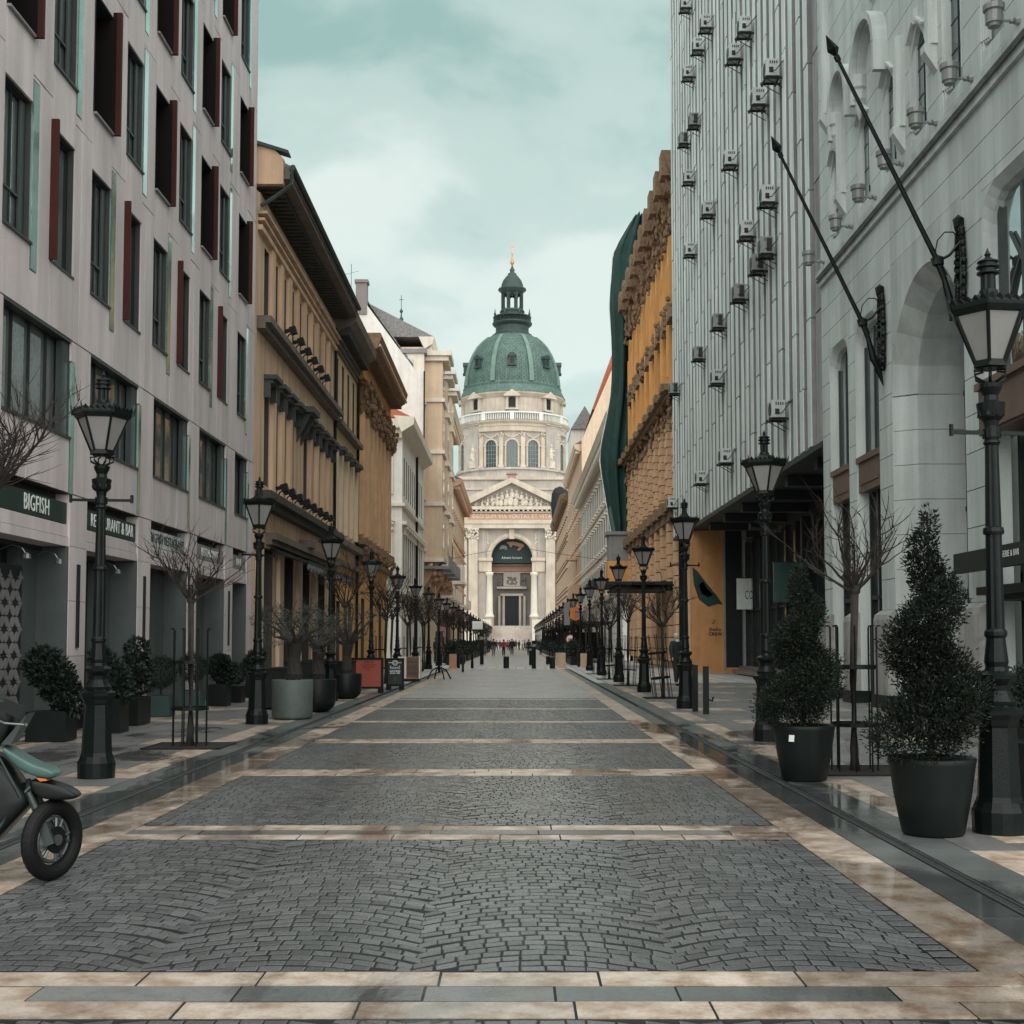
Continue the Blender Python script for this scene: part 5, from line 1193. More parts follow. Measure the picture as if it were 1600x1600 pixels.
mb = MB(); mb.cyl((0.15, B.y(98.0), 0), (0.15, B.y(98.0), 9), 0.12); mb.cyl((0.15, B.y(68.5), 0), (0.15, B.y(68.5), 14), 0.12); B.part('downpipe', mb, 'iron')
mb = MB(); mb.box(0, 1.9, B.y(99.6), B.y(97.2), 7.6, 9.6); mb.box(0, 2.1, B.y(99.8), B.y(97.0), 9.6, 9.85); B.part('corner_balcony', mb, 'lead_grey')
mb = MB(); mb.box(0, 2.0, B.y(99.7), B.y(97.1), 5.8, 7.6); mb.ring(1.6, 1.0, 'xz', B.y(99.4), B.y(99.0), 1.2, 5.0, 0.2, 1.6, 8); B.part('corner_corbel', mb, 'ochre')
# green safety net hanging off the corner
def net():
    from math import sin, cos
    prof = [(34.81, 9.21, 9.88), (34.19, 8.81, 9.98), (33.16, 8.19, 9.97), (31.98, 7.63, 9.87), (29.82, 7.52, 9.61), (27.78, 7.36, 9.19), (24.72, 7.6, 9.18), (21.67, 7.59, 9.16), (19.64, 7.28, 9.15), (17.11, 6.72, 9.14), (15.6, 6.56, 9.13), (13.58, 6.85, 9.07), (11.57, 7.19, 9.01), (9.82, 7.49, 8.9), (8.82, 7.78, 8.5), (8.32, 7.98, 8.2)]
    v = []; f = []; n = 14
    for j, (z, l, r) in enumerate(prof):
        xl, xr = l, r
        for i in range(n+1):
            t = i/n; x = xl + (xr-xl)*t; y = 99.6 - 1.0*t + 0.42*sin(t*19+j*0.35)*(0.4+t) + 0.2*sin(t*41+j) - 1.2*sin(math.pi*t); v.append((x - 8.0, y-99, z))
    m_ = n+1
    for j in range(len(prof)-1):
        for i in range(n): f.append((j*m_+i, j*m_+i+1, (j+1)*m_+i+1, (j+1)*m_+i))
    me = bpy.data.meshes.new('safety_net'); me.from_pydata(v, [], f); me.materials.append(MATS['net']); me.update(); me.shade_smooth()
    t = thing('safety_net', 'dark green scaffold safety net hanging full height at the orange palace corner', 'netting', (8.0, 99, 0))
    o = link('net_sheet', me, t); s_ = o.modifiers.new('Solidify', 'SOLIDIFY'); s_.thickness = 0.05
    s2 = o.modifiers.new('Sub', 'SUBSURF'); s2.levels = 2; s2.render_levels = 2
    mb = MB(); mb.tube([(p[1] - 8.0, 0.6, p[0]) for p in prof], 0.05, 6); part('edge_rope', mb, 'sign_white', t)
    mb = MB(); rg = random.Random(4)
    pts = [(-1.75, 11.9), (-1.6, 12.2), (-1.45, 11.5), (-1.3, 10.7), (-1.15, 9.8), (-1.3, 9.6), (-1.55, 10.6)]
    mb.prism([(p[0]+0.85, p[1]-0.3) for p in pts], 'xz', -1.3, -1.25); part('patch', mb, 'scoot_teal', t)
net()
# ================================================================ RIGHT far houses
B = simple_house('white_right_house', 'white rusticated house with wavy string course past the green net', 'R', 8.4, 100.2, 164.5, 19.6, 'offwhite', 20, ((5.8, 2.8), (10.2, 2.8), (14.6, 2.4)), cor=1.3, trim='cream', gf='offwhite')
mb = MB()
for k in range(9):
    z = 0.5 + 0.55*k; B.box(mb, 100.2, 164.5, 0.0, 0.06, z+0.04, z+0.5)
B.part('rustication', mb, 'offwhite')
mb = MB(); mb.prism([(-0.1, 19.6), (-0.1, 27.4), (-4.4, 37.5), (-11, 37.5), (-11, 19.6)], 'xz', B.y(164.0), B.y(164.4)); B.part('party_wall', mb, 'cream_warm')
mb = MB()
for i in range(5):
    mb.prism([(-1.5, 31.6), (-4.9, 41.0), (-11, 41.0), (-11, 31.6)], 'xz', B.y(165+4.6*i), B.y(169.4+4.6*i))
B.part('red_roof', mb, 'tile_red', label='steep red roof showing above the party wall')
mb = MB(); mb.lathe([(0.9, 0), (1.0, 1.2), (0.7, 2.4), (0.2, 3.2), (0.0, 4.6)], 8, (-2.9, B.y(126), 28.5)); mb.box(-4.2, -1.8, B.y(127.2), B.y(124.8), 19.6, 28.5); B.part('corner_cupola', mb, 'slate')
B = simple_house('cream_gable_house', 'cream house with grey dormer tower rising beyond the white house', 'R', 8.4, 165, 205, 27.0, 'pinkish', 10, ((5.8, 2.8), (10.2, 2.8), (14.8, 2.6), (19.4, 2.6)), cor=0.9, trim='cream_warm')
mb = MB(); mb.box(-4, 0.0, B.y(205), B.y(192), 27, 33.5); B.part('dormer_tower', mb, 'cream')
mb = MB(); mb.prism([(0.1, 33.5), (-2, 37), (-4, 33.5)], 'xz', B.y(205), B.y(191.5)); B.part('tower_roof', mb, 'slate')
mb = MB(); B.box(mb, 175, 178, 0, 1.4, 12.6, 12.9); B.box(mb, 175, 178, 1.3, 1.4, 12.9, 13.9); B.box(mb, 170, 182, 0, 1.0, 3.0, 9.0); B.part('balcony', mb, 'pinkish')
B = simple_house('pink_arcade_house', 'pink rendered house with ornate bays, last before the square', 'R', 8.4, 205.4, 262, 25, 'pinkish', 12, ((5.8, 2.8), (10.2, 2.8), (14.8, 2.6), (19, 2.4)), cor=1.4, trim='capital_stone')
t = thing('netted_turret', 'turret wrapped in dark sheeting at the end of the right side', 'turret', (8.6, 248, 24.0))
mb = MB(); mb.lathe([(1.5, 0), (1.7, 2), (1.9, 4), (1.7, 6.2), (1.1, 7.2), (0.2, 7.6)], 9); part('wrapping', mb, 'net_dark', t)

# ================================================================ BASILICA
bt = thing('domed_basilica', 'great domed stone basilica with columned arch portal closing the street', 'church', (-0.9, 285, 0))
def bp(name, mb, m, parent=None, **k): return part(name, mb, m, parent or bt, **k)
# plinth steps
st = []
for k in range(12): st.append((-30+0.0, 30, -9+0.55*k, -9+0.55*(k+1), 0, 0.41*(k+1), 'bas_stone2'))
lay('step', st, 'bas_stone2', bt, key=lambda b: b[2])
mb = MB(); mb.box(-30, -7, -9.5, -2, 0, 4.6); mb.box(7, 30, -9.5, -2, 0, 4.6); mb.box(-6.6, -4.4, -9.6, -5, 0, 6.2); mb.box(4.4, 6.6, -9.6, -5, 0, 6.2); bp('stair_wall', mb, 'cream')
mb = MB(); mb.box(-30, 30, -2.2, 30, 0, 4.9); bp('podium', mb, 'bas_stone')
# portal wall with the great arch
R_ = 4.62
mb = MB()
mb.box(-11.8, -5.75, 0, 3, 4.9, 26.6); mb.box(5.75, 11.8, 0, 3, 4.9, 26.6)
for sx in (-1, 1): mb.box(min(sx*5.75, sx*4.7), max(sx*5.75, sx*4.7), 0.6, 3, 16.8, 20.0)
n = 18
for i in range(n):
    a0, a1 = math.pi*i/n, math.pi*(i+1)/n
    pts = [(R_*math.cos(a0), 20+R_*math.sin(a0)), (R_*math.cos(a1), 20+R_*math.sin(a1))]
    def sq2(a):
        t_ = min(5.75/max(abs(math.cos(a)), 1e-4), 6.62/max(math.sin(a), 1e-4)); return (t_*math.cos(a), 20+t_*math.sin(a))
    o_ = [sq2(a1)]; c1 = math.atan2(6.62, 5.75)
    for cc in (math.pi-c1, c1):
        if a0 < cc < a1: o_.append((5.75 if cc < 1.57 else -5.75, 26.62))
    o_.append(sq2(a0)); mb.prism(pts+o_, 'xz', 0.3, 3)
bp('portal_wall', mb, 'bas_stone2')
mb = MB(); mb.ring(5.6, R_, 'xz', -0.25, 0.35, 0, 20, n=24); mb.ring(5.2, 4.9, 'xz', -0.4, -0.2, 0, 20, n=24); mb.box(-0.6, 0.6, -0.6, 0.3, 24.3, 26.6); bp('arch_moulding', mb, 'bas_stone')
for sx in (-1, 1):
    mb = MB(); a, b = sorted((sx*7.6, sx*9.6)); mb.box(a, b, -1.1, 0, 4.9, 24.3); mb.box(a-0.2, b+0.2, -1.3, 0, 4.9, 7.0); bp('giant_pilaster', mb, 'bas_stone')
    a, b = sorted((sx*10.0, sx*11.7)); mb = MB(); mb.box(a, b, -0.6, 0, 4.9, 24.3); bp('outer_pilaster', mb, 'bas_stone')
    mb = MB(); rg = random.Random(3)
    for k in range(60): mb.blob((sx*8.6+rg.uniform(-1.2, 1.2), rg.uniform(-1.5, -0.8), rg.uniform(24.3, 26.5)), (0.24, 0.2, 0.32), rg, 5)
    for k in range(36): mb.blob((sx*10.8+rg.uniform(-0.9, 0.9), rg.uniform(-1.0, -0.4), rg.uniform(24.3, 26.5)), (0.24, 0.2, 0.32), rg, 5)
    mb.box(sx*8.6-1.3, sx*8.6+1.3, -1.5, 0, 26.3, 26.6); bp('capital', mb, 'bas_relief')
    mb = MB(); a, b = sorted((sx*5.75, sx*7.4)); 
    mb.box(*sorted((sx*4.3, sx*7.5)), -0.8, 1.5, 19.4, 20.1); mb.box(*sorted((sx*4.5, sx*7.4)), -0.4, 1.5, 17.0, 19.4); bp('impost', mb, 'bas_stone')
    mb = MB(); mb.lathe([(0.95, 0), (0.95, 1.9), (1.1, 1.95), (1.1, 2.2), (0.85, 2.5), (0.78, 3.0), (0.72, 7), (0.62, 11.1), (0.8, 11.3), (0.9, 11.9), (0.6, 12.0)], 16, (sx*4.95, -0.6, 4.9)); bp('column', mb, 'cream', smooth=True)
    mb = MB(); mb.box(*sorted((sx*5.75, sx*7.3)), 0.3, 0.5, 4.9, 17.0); bp('side_bay', mb, 'ac_dark')
    # roundel and spandrel carving
    mb = MB(); mb.ring(0.95, 0.75, 'xz', 0.1, 0.35, sx*6.1*1.0, 24.3, 0, 2*math.pi, 16)
    for k in range(40):
        a_ = rg.uniform(0, 1); mb.blob((sx*(5.2+rg.uniform(0, 1.9)), 0.28, rg.uniform(20.6, 25.9)), (0.22, 0.08, 0.26), rg, 5)
    bp('spandrel_carving', mb, 'bas_relief')
# inner porch
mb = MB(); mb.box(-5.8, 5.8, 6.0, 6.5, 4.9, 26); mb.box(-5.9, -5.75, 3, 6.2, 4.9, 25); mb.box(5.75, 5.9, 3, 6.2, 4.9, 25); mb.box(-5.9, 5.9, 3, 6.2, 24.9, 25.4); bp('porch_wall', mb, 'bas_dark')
mb = MB(); mb.box(-4.6, 4.6, 5.2, 6.0, 18.6, 19.0); mb.box(-4.6, 4.6, 5.4, 6.0, 17.0, 17.3); mb.box(-2.6, 2.6, 5.2, 6.0, 11.8, 12.3); mb.box(-3.4, 3.4, 4.9, 6.0, 13.4, 13.9); mb.box(-1.9, 1.9, 5.3, 6, 14, 17)
for sx in (-1, 1): mb.box(*sorted((sx*1.6, sx*2.1)), 5.3, 6, 4.9, 11.8); mb.box(*sorted((sx*2.6, sx*3.1)), 5.3, 6, 4.9, 11.8)
bp('door_surround', mb, 'bas_stone2')
mb = MB(); mb.box(-4.5, 4.5, 5.5, 5.98, 17.4, 18.5); bp('porch_frieze', mb, 'frieze')
mb = MB(); mb.ring(1.2, 0.95, 'xz', 5.15, 5.35, 0, 14.6, n=12)
for k in range(40): mb.blob((rg.uniform(-1.1, 1.1)*1.0, 5.25, rg.uniform(14.3, 16)), 0.2, rg, 5)
for sx in (-1, 1):
    for k in range(14): mb.blob((sx*(2.2+0.9*rg.random()), 5.3, 14+2.4*rg.random()**2), 0.25, rg, 5)
bp('door_carving', mb, 'bas_dark')
mb = MB(); mb.box(-1.55, 1.55, 5.7, 5.96, 4.9, 11.6); bp('door', mb, 'frame_dark')
mb = MB(); mb.ring(4.6, 0.01, 'xz', 3.0, 3.1, 0, 20.1, n=20); mb.box(-4.6, 4.6, 3.0, 3.1, 19.1, 20.1); bn = bp('event_banner', mb, 'banner', label='dark half round banner with an arm and a pale ball')
mb = MB(); mb.prism([(-1.3, 23.8), (0.2, 24.0), (1.2, 23.8), (2.6, 23.4), (2.8, 22.9), (1.6, 21.9), (1.2, 22.0), (1.7, 22.8), (0.2, 23.2), (-0.2, 22.6), (-0.6, 23.2)], 'xz', 2.95, 2.99); part('printed_arm', mb, 'skinlike', bn)
mb = MB(); mb.ring(0.85, 0.01, 'xz', 2.95, 2.99, -1.9, 22.3, -0.25, math.pi+0.25, 12); part('printed_ball', mb, 'ac_metal', bn)
text('lettering', 'Adventi koncert', 0.8, bn, (0.0, 2.94, 20.3), (R(90), 0, 0), 'sign_white', width=4.6)
# entablature, inscription, pediment
mb = MB(); mb.box(-11.9, 11.9, -1.5, 3, 26.62, 28.4); mb.box(-12.1, 12.1, -1.7, 3, 27.6, 27.9); mb.box(-12.0, 12.0, -1.4, 3, 28.41, 30.0); mb.box(-12.6, 12.6, -2.4, 3, 30.7, 31.4); mb.box(-12.2, 12.2, -1.9, 3, 30.01, 30.3); bp('entablature', mb, 'bas_stone')
lay('modillion', [(-12.2+1.04*k, -11.75+1.04*k, -2.3, -1.5, 30.31, 30.68) for k in range(24)], 'bas_stone', bt, key=lambda b: b[0])
mb = MB(); mb.box(-9.8, 9.8, -1.46, -1.41, 28.55, 29.9); fz = bp('inscription_panel', mb, 'frieze')
text('lettering', 'EGO SUM VIA VERITAS ET VITA', 1.25, fz, (0, -1.48, 29.2), (R(90), 0, 0), 'cream', width=17.5, ext=0.03)
mb = MB()
for sx in (-1, 1): mb.prism([(sx*12.7, 31.4), (sx*12.7, 32.1), (0, 37.9), (0, 36.7), (sx*10.6, 31.4)], 'xz', -2.4, 0)
bp('raking_cornice', mb, 'bas_stone')
mb = MB(); mb.prism([(-11.5, 31.4), (11.5, 31.4), (0, 36.9)], 'xz', -0.6, 0); bp('tympanum', mb, 'bas_stone2')
def figure(mb, x, z, h, y=-1.0, rg=rnd):
    mb.blob((x, y, z+h*0.9), h*0.10, rg, 6); mb.blob((x, y, z+h*0.62), (h*0.17, h*0.13, h*0.24), rg, 6); mb.blob((x+rg.uniform(-.1, .1)*h, y, z+h*0.25), (h*0.2, h*0.16, h*0.3), rg, 6)
    mb.blob((x+rg.choice((-1, 1))*h*0.22, y, z+h*0.6), (h*0.12, h*0.09, h*0.08), rg, 5)
for k, x in enumerate([-9.4, -8.0, -6.6, -5.4, -4.4, -3.3, -2.2, -1.1, 0, 1.1, 2.2, 3.3, 4.4, 5.4, 6.6, 8.0, 9.4]):
    mb = MB(); h = (5.3 - abs(x)*0.47)*0.78; figure(mb, x, 31.45, h, -1.0, random.Random(k)); 
    for q in range(4): mb.blob((x+rnd.uniform(-.5, .5), -0.9, 31.5+rnd.uniform(0, h*0.5)), 0.22, rnd, 5)
    bp('relief_figure', mb, 'bas_relief')
mb = MB(); mb.box(-0.9, 0.9, -2.2, -0.4, 37.6, 38.6); mb.box(-1.2, 1.2, -2.5, -0.2, 38.6, 38.9); bp('acroter', mb, 'sign_mauve')
# body behind, side towers out of frame kept plain
mb = MB(); mb.box(-27, -5.95, 3.01, 6.6, 4.9, 33); mb.box(5.95, 27, 3.01, 6.6, 4.9, 33); mb.box(-5.95, 5.95, 3.01, 6.6, 25.45, 33); mb.box(-27, 27, 6.61, 60, 4.9, 33); mb.box(-14, 14, 2.5, 60, 33, 38.5); bp('nave', mb, 'bas_stone2')
mb = MB(); mb.box(-14.4, 14.4, 2.0, 3.0, 37.9, 38.6); mb.box(-14.4, 14.4, 2.2, 2.9, 35.6, 36.0); bp('nave_cornice', mb, 'bas_stone')
for k in range(24):
    pass
# drum: centre
CX, CY = 0.0, 29.0
def lp(name, prof, m, n=48, smooth=True, a0=0, a1=2*math.pi):
    mb = MB(); mb.lathe(prof, n, (CX, CY, 0), a0, a1); return bp(name, mb, m, smooth=smooth)
lp('drum_base', [(13.4, 38), (13.4, 42.0), (13.9, 42.1), (13.9, 42.6), (12.7, 42.7), (12.7, 51.2)], 'bas_stone2', smooth=False)
NW = 16
for k in range(NW):
    a = -math.pi/2 + 2*math.pi*k/NW; ca_, sa_ = math.cos(a), math.sin(a)
    # the arched opening or niche between pilasters
    rot = (0, 0, a + math.pi/2); loc = (CX+12.75*ca_, CY+12.75*sa_, 42.8)
    niche = k % 4 == 2
    mb = MB(); w2 = 1.32
    mb.prism([(-w2, 0), (w2, 0)] + [(w2*math.cos(t*math.pi/10), 5.1+w2*math.sin(t*math.pi/10)) for t in range(11)], 'xz', -0.10, 0.05)
    ww = part('window', mb, 'glass_dark' if not niche else 'bas_dark', bt, loc, rot)
    mb = MB(); mb.ring(1.75, 1.34, 'xz', -0.4, 0.1, 0, 5.1, n=14); mb.box(-1.75, -1.34, -0.4, 0.1, 0, 5.1); mb.box(1.34, 1.75, -0.4, 0.1, 0, 5.1); mb.box(-2.0, -1.3, -0.5, 0.1, 4.9, 5.2); mb.box(1.3, 2.0, -0.5, 0.1, 4.9, 5.2); part('surround', mb, 'bas_stone', ww)
    if not niche:
        mb = MB()
        for q in (-0.66, 0, 0.66): mb.box(q-0.05, q+0.05, -0.16, -0.1, 0, 6.2)
        for q in (1, 2, 3, 4, 5.1): mb.box(-1.3, 1.3, -0.16, -0.1, q-0.05, q+0.05)
        part('glazing_bar', mb, 'ac_metal', ww)
    else:
        mb = MB(); figure(mb, 0, 1.9, 3.9, -0.5, random.Random(k)); figure(mb, 0.3, 1.7, 2.6, -0.6, random.Random(k+5)); mb.box(-0.9, 0.9, -1.0, 0, 0, 1.8); part('niche_statue', mb, 'bas_relief', ww)
    # pilasters on both sides
    a2 = a + math.pi/NW; mb = MB(); mb.box(-0.52, 0.52, -0.55, 0.2, 0, 7.3); mb.box(-0.65, 0.65, -0.7, 0.2, -0.2, 0.4)
    rg = random.Random(k)
    for q in range(14): mb.blob((rg.uniform(-0.6, 0.6), -0.6, rg.uniform(7.2, 8.3)), 0.2, rg, 5)
    part('pilaster', mb, 'bas_stone', bt, (CX+12.8*math.cos(a2), CY+12.8*math.sin(a2), 42.8), (0, 0, a2+math.pi/2))
    mb = MB()
    for q in range(16): t_ = q/15; mb.blob((-1.7+3.4*t_, -0.25, 7.9 - 0.9*math.sin(math.pi*t_)), 0.17, rg, 5)
    part('swag', mb, 'bas_relief', bt, (CX+12.8*ca_, CY+12.8*sa_, 42.8), rot)
lp('drum_entablature', [(12.9, 51.2), (13.3, 51.4), (13.3, 52.4), (13.5, 52.6), (13.5, 53.1), (14.1, 53.5), (14.3, 53.9), (13.2, 54.0)], 'bas_stone', smooth=False)
# two bulging corner buttresses left and right of the drum
for sx in (-1, 1):
    mb = MB(); mb.box(-2.6, 2.6, -1.2, 0.8, 38, 53.6); mb.box(-2.9, 2.9, -1.6, 0.8, 53.0, 54.0)
    a = -math.pi/2 + sx*math.pi*0.27; part('buttress', mb, 'bas_stone2', bt, (CX+13.0*math.cos(a)*0.93, CY+13.0*math.sin(a)*0.93, 0), (0, 0, a+math.pi/2))
for k in range(48):
    a = 2*math.pi*k/48
    if k % 4 == 0: mb = MB(); mb.box(-0.5, 0.5, -0.25, 0.25, 0, 2.0); part('baluster_pier', mb, 'offwhite', bt, (CX+13.6*math.cos(a), CY+13.6*math.sin(a), 54), (0, 0, a+math.pi/2))
mb = MB()
for k in range(192): a = 2*math.pi*k/192; mb.cyl((CX+13.6*math.cos(a), CY+13.6*math.sin(a), 54.1), (CX+13.6*math.cos(a), CY+13.6*math.sin(a), 55.6), 0.13, n=5)
bp('balusters', mb, 'offwhite')
lp('balustrade_rail', [(13.35, 55.6), (13.9, 55.6), (13.9, 55.95), (13.35, 55.95), (13.35, 55.6)], 'offwhite', smooth=False)
lp('upper_drum', [(11.9, 54.0), (11.9, 59.6), (12.1, 59.8), (12.9, 60.6), (12.9, 61.1)], 'bas_stone', smooth=False)
for k in range(8):
    a = -math.pi/2 + 2*math.pi*k/8
    mb = MB(); mb.box(-0.85, 0.85, -0.25, 0.1, 0, 1.7); mb.prism([(-0.85, 1.7), (0.85, 1.7), (0.5, 2.2), (0, 2.4), (-0.5, 2.2)], 'xz', -0.25, 0.1); ww = part('attic_window', mb, 'frame_dark', bt, (CX+11.95*math.cos(a), CY+11.95*math.sin(a), 57.3), (0, 0, a+math.pi/2))
    mb = MB(); mb.box(-1.5, -0.86, -0.6, 0.1, -0.4, 2.4); mb.box(0.86, 1.5, -0.6, 0.1, -0.4, 2.4); mb.box(-1.7, 1.7, -0.7, 0.1, -0.8, -0.4); mb.prism([(-2.0, 2.4), (2.0, 2.4), (2.0, 2.7), (0, 4.0), (-2.0, 2.7)], 'xz', -1.3, 0.5); part('pediment', mb, 'copper_rib' if False else 'bas_stone', ww)
lp('dome_skirt', [(13.1, 61.0), (12.9, 61.3), (12.3, 62.6), (12.1, 62.9), (12.2, 63.4), (12.0, 63.7)], 'copper', smooth=False)
dome = [(12.0, 63.7), (11.9, 65.2), (11.6, 67.2), (11.0, 69.4), (10.1, 71.6), (8.9, 73.6), (7.4, 75.3), (6.0, 76.4), (5.2, 76.9)]
# copper sheets of the shell, one ring of plates per course
def dome_r(z):
    for (r0, z0), (r1, z1) in zip(dome, dome[1:]):
        if z0 <= z <= z1: return r0 + (r1-r0)*(z-z0)/(z1-z0)
    return dome[-1][0]
lp('dome_shell', [(r-0.12, z) for r, z in dome], 'copper_dark', 48)
pls = []
for c in range(26):
    z0 = 63.7 + 0.5*c; z1 = z0 + 0.5
    if z1 > 76.9: break
    for k in range(64):
        if k % 4 == 3 and False: continue
        a0 = 2*math.pi*(k + 0.5*(c % 2))/64; a1 = a0 + 2*math.pi/64
        pls.append((a0+0.004, a1-0.004, z0+0.02, z1-0.02))
mb = MB()
for a0, a1, z0, z1 in pls:
    v = [(CX+dome_r(z)*math.cos(a) , CY+dome_r(z)*math.sin(a), z) for z in (z0, z1) for a in (a0, a1)]
    mb.add(v, [(0, 1, 3, 2)])
o = bp('copper_plates', mb, 'copper'); o['kind'] = 'stuff'
for k in range(8):
    for da in (-0.0,):
        a = -math.pi/2 + math.pi/8 + 2*math.pi*k/8 + da
        mb = MB(); path = [(dome_r(z)+0.12, z) for z in [63.7+0.66*i for i in range(20)]]
        vs = []; 
        for r_, z in path:
            hw_ = 0.55*(0.55 + 0.45*r_/12.1)
            for (dx, dr) in ((-hw_, -0.1), (-hw_, 0.28), (hw_, 0.28), (hw_, -0.1)): vs.append((dx, -(r_+dr), z))
        fs = []
        for i in range(len(path)-1):
            for j in range(4): fs.append((i*4+j, i*4+(j+1) % 4, (i+1)*4+(j+1) % 4, (i+1)*4+j))
        mb.add(vs, fs); part('dome_rib', mb, 'copper_rib', bt, (CX, CY, 0), (0, 0, a+math.pi/2))
    a = -math.pi/2 + 2*math.pi*k/8
    mb = MB(); mb.box(-0.8, 0.8, -1.3, 1.2, 0, 1.9); mb.prism([(-1.05, 1.9), (1.05, 1.9), (0.8, 2.5), (0, 2.9), (-0.8, 2.5)], 'xz', -1.5, 1.2); mb.box(-1.1, 1.1, -1.5, 0.5, -0.3, 0)
    o = part('dormer', mb, 'copper_dark', bt, (CX+10.7*math.cos(a), CY+10.7*math.sin(a), 67.6), (0, 0, a+math.pi/2))
    mb = MB(); mb.box(-0.45, 0.45, -1.34, -1.29, 0.3, 1.8); part('pane', mb, 'ac_dark', o)
lp('dome_crown', [(5.8, 75.9), (5.6, 76.4), (5.0, 76.8), (5.0, 77.2), (4.4, 77.5), (4.1, 78.1), (4.1, 79.3), (4.7, 79.7), (4.95, 80.0), (4.95, 80.3), (4.5, 80.4)], 'copper_dark', 24, smooth=False)
mb = MB()
for k in range(72): a = 2*math.pi*k/72; mb.cyl((CX+4.6*math.cos(a), CY+4.6*math.sin(a), 80.3), (CX+4.6*math.cos(a+0.05), CY+4.6*math.sin(a+0.05), 81.7), 0.07, n=4)
bp('gallery_railing', mb, 'copper_dark')
lp('gallery_rail', [(4.45, 81.6), (4.75, 81.6), (4.75, 81.85), (4.45, 81.85), (4.45, 81.6)], 'copper_dark', 24, smooth=False)
for k in range(8):
    a = math.pi/8 + 2*math.pi*k/8; mb = MB(); mb.lathe([(0.25, 0), (0.3, 0.5), (0.1, 1.0), (0.14, 1.2), (0, 1.9)], 6, (CX+4.6*math.cos(a), CY+4.6*math.sin(a), 81.8)); bp('finial', mb, 'copper_dark')
lp('lantern_base', [(3.0, 80.4), (3.0, 82.9), (3.15, 83.1), (2.9, 83.6), (2.5, 83.7)], 'copper_dark', 16, smooth=False)
for k in range(8):
    a = math.pi/8 + 2*math.pi*k/8; mb = MB(); mb.box(-0.36, 0.36, -0.35, 0.25, 83.5, 88.0); mb.cyl((0, -0.45, 83.5), (0, -0.45, 87.7), 0.16, n=8); part('lantern_pier', mb, 'copper_dark', bt, (CX+2.35*math.cos(a), CY+2.35*math.sin(a), 0), (0, 0, a+math.pi/2))
    a = 2*math.pi*k/8; mb = MB(); mb.ring(0.85, 0.5, 'xz', -0.2, 0.2, 0, 87.0, n=8); part('lantern_arch', mb, 'copper_dark', bt, (CX+2.25*math.cos(a), CY+2.25*math.sin(a), 0), (0, 0, a+math.pi/2))
lp('lantern_roof', [(2.75, 87.7), (2.85, 88.2), (3.5, 88.6), (3.5, 88.95), (2.8, 89.1), (2.7, 90.0), (2.3, 91.1), (1.45, 92.2), (1.1, 92.4), (1.1, 92.8), (0.5, 93.2), (0.65, 93.8), (0.3, 94.4), (0.13, 95.0)], 'copper_dark', 16)
mb = MB(); mb.lathe([(0.0, 94.8), (0.42, 95.3), (0.52, 95.8), (0.22, 96.5), (0.1, 97.6), (0.24, 97.9), (0.09, 98.2), (0.06, 98.5)], 10, (CX, CY, 0)); bp('gilded_ball', mb, 'gold', smooth=True)
mb = MB(); mb.box(-0.07, 0.07, CY-0.07, CY+0.07, 98.2, 100.5); mb.box(-0.6, 0.6, CY-0.07, CY+0.07, 99.6, 99.75); bp('cross', mb, 'gold')
# north-west bell turret seen over the roofs
mb = MB(); mb.lathe([(1.1, 60), (1.1, 73.5), (1.7, 74), (1.7, 74.4), (1.3, 74.6), (1.35, 75.6), (1.0, 76.7), (0.4, 77.3), (0.55, 77.9), (0.2, 78.4), (0.12, 79.2), (0.45, 79.7), (0.12, 80.3), (0.05, 81)], 10, (-26.3, 15, 0)); bp('bell_turret', mb, 'copper_dark', smooth=True)
mb = MB(); mb.box(-26.36, -26.24, 14.94, 15.06, 80.9, 83.6); mb.box(-26.8, -25.8, 14.95, 15.05, 82.5, 82.6); bp('cross', mb, 'iron')
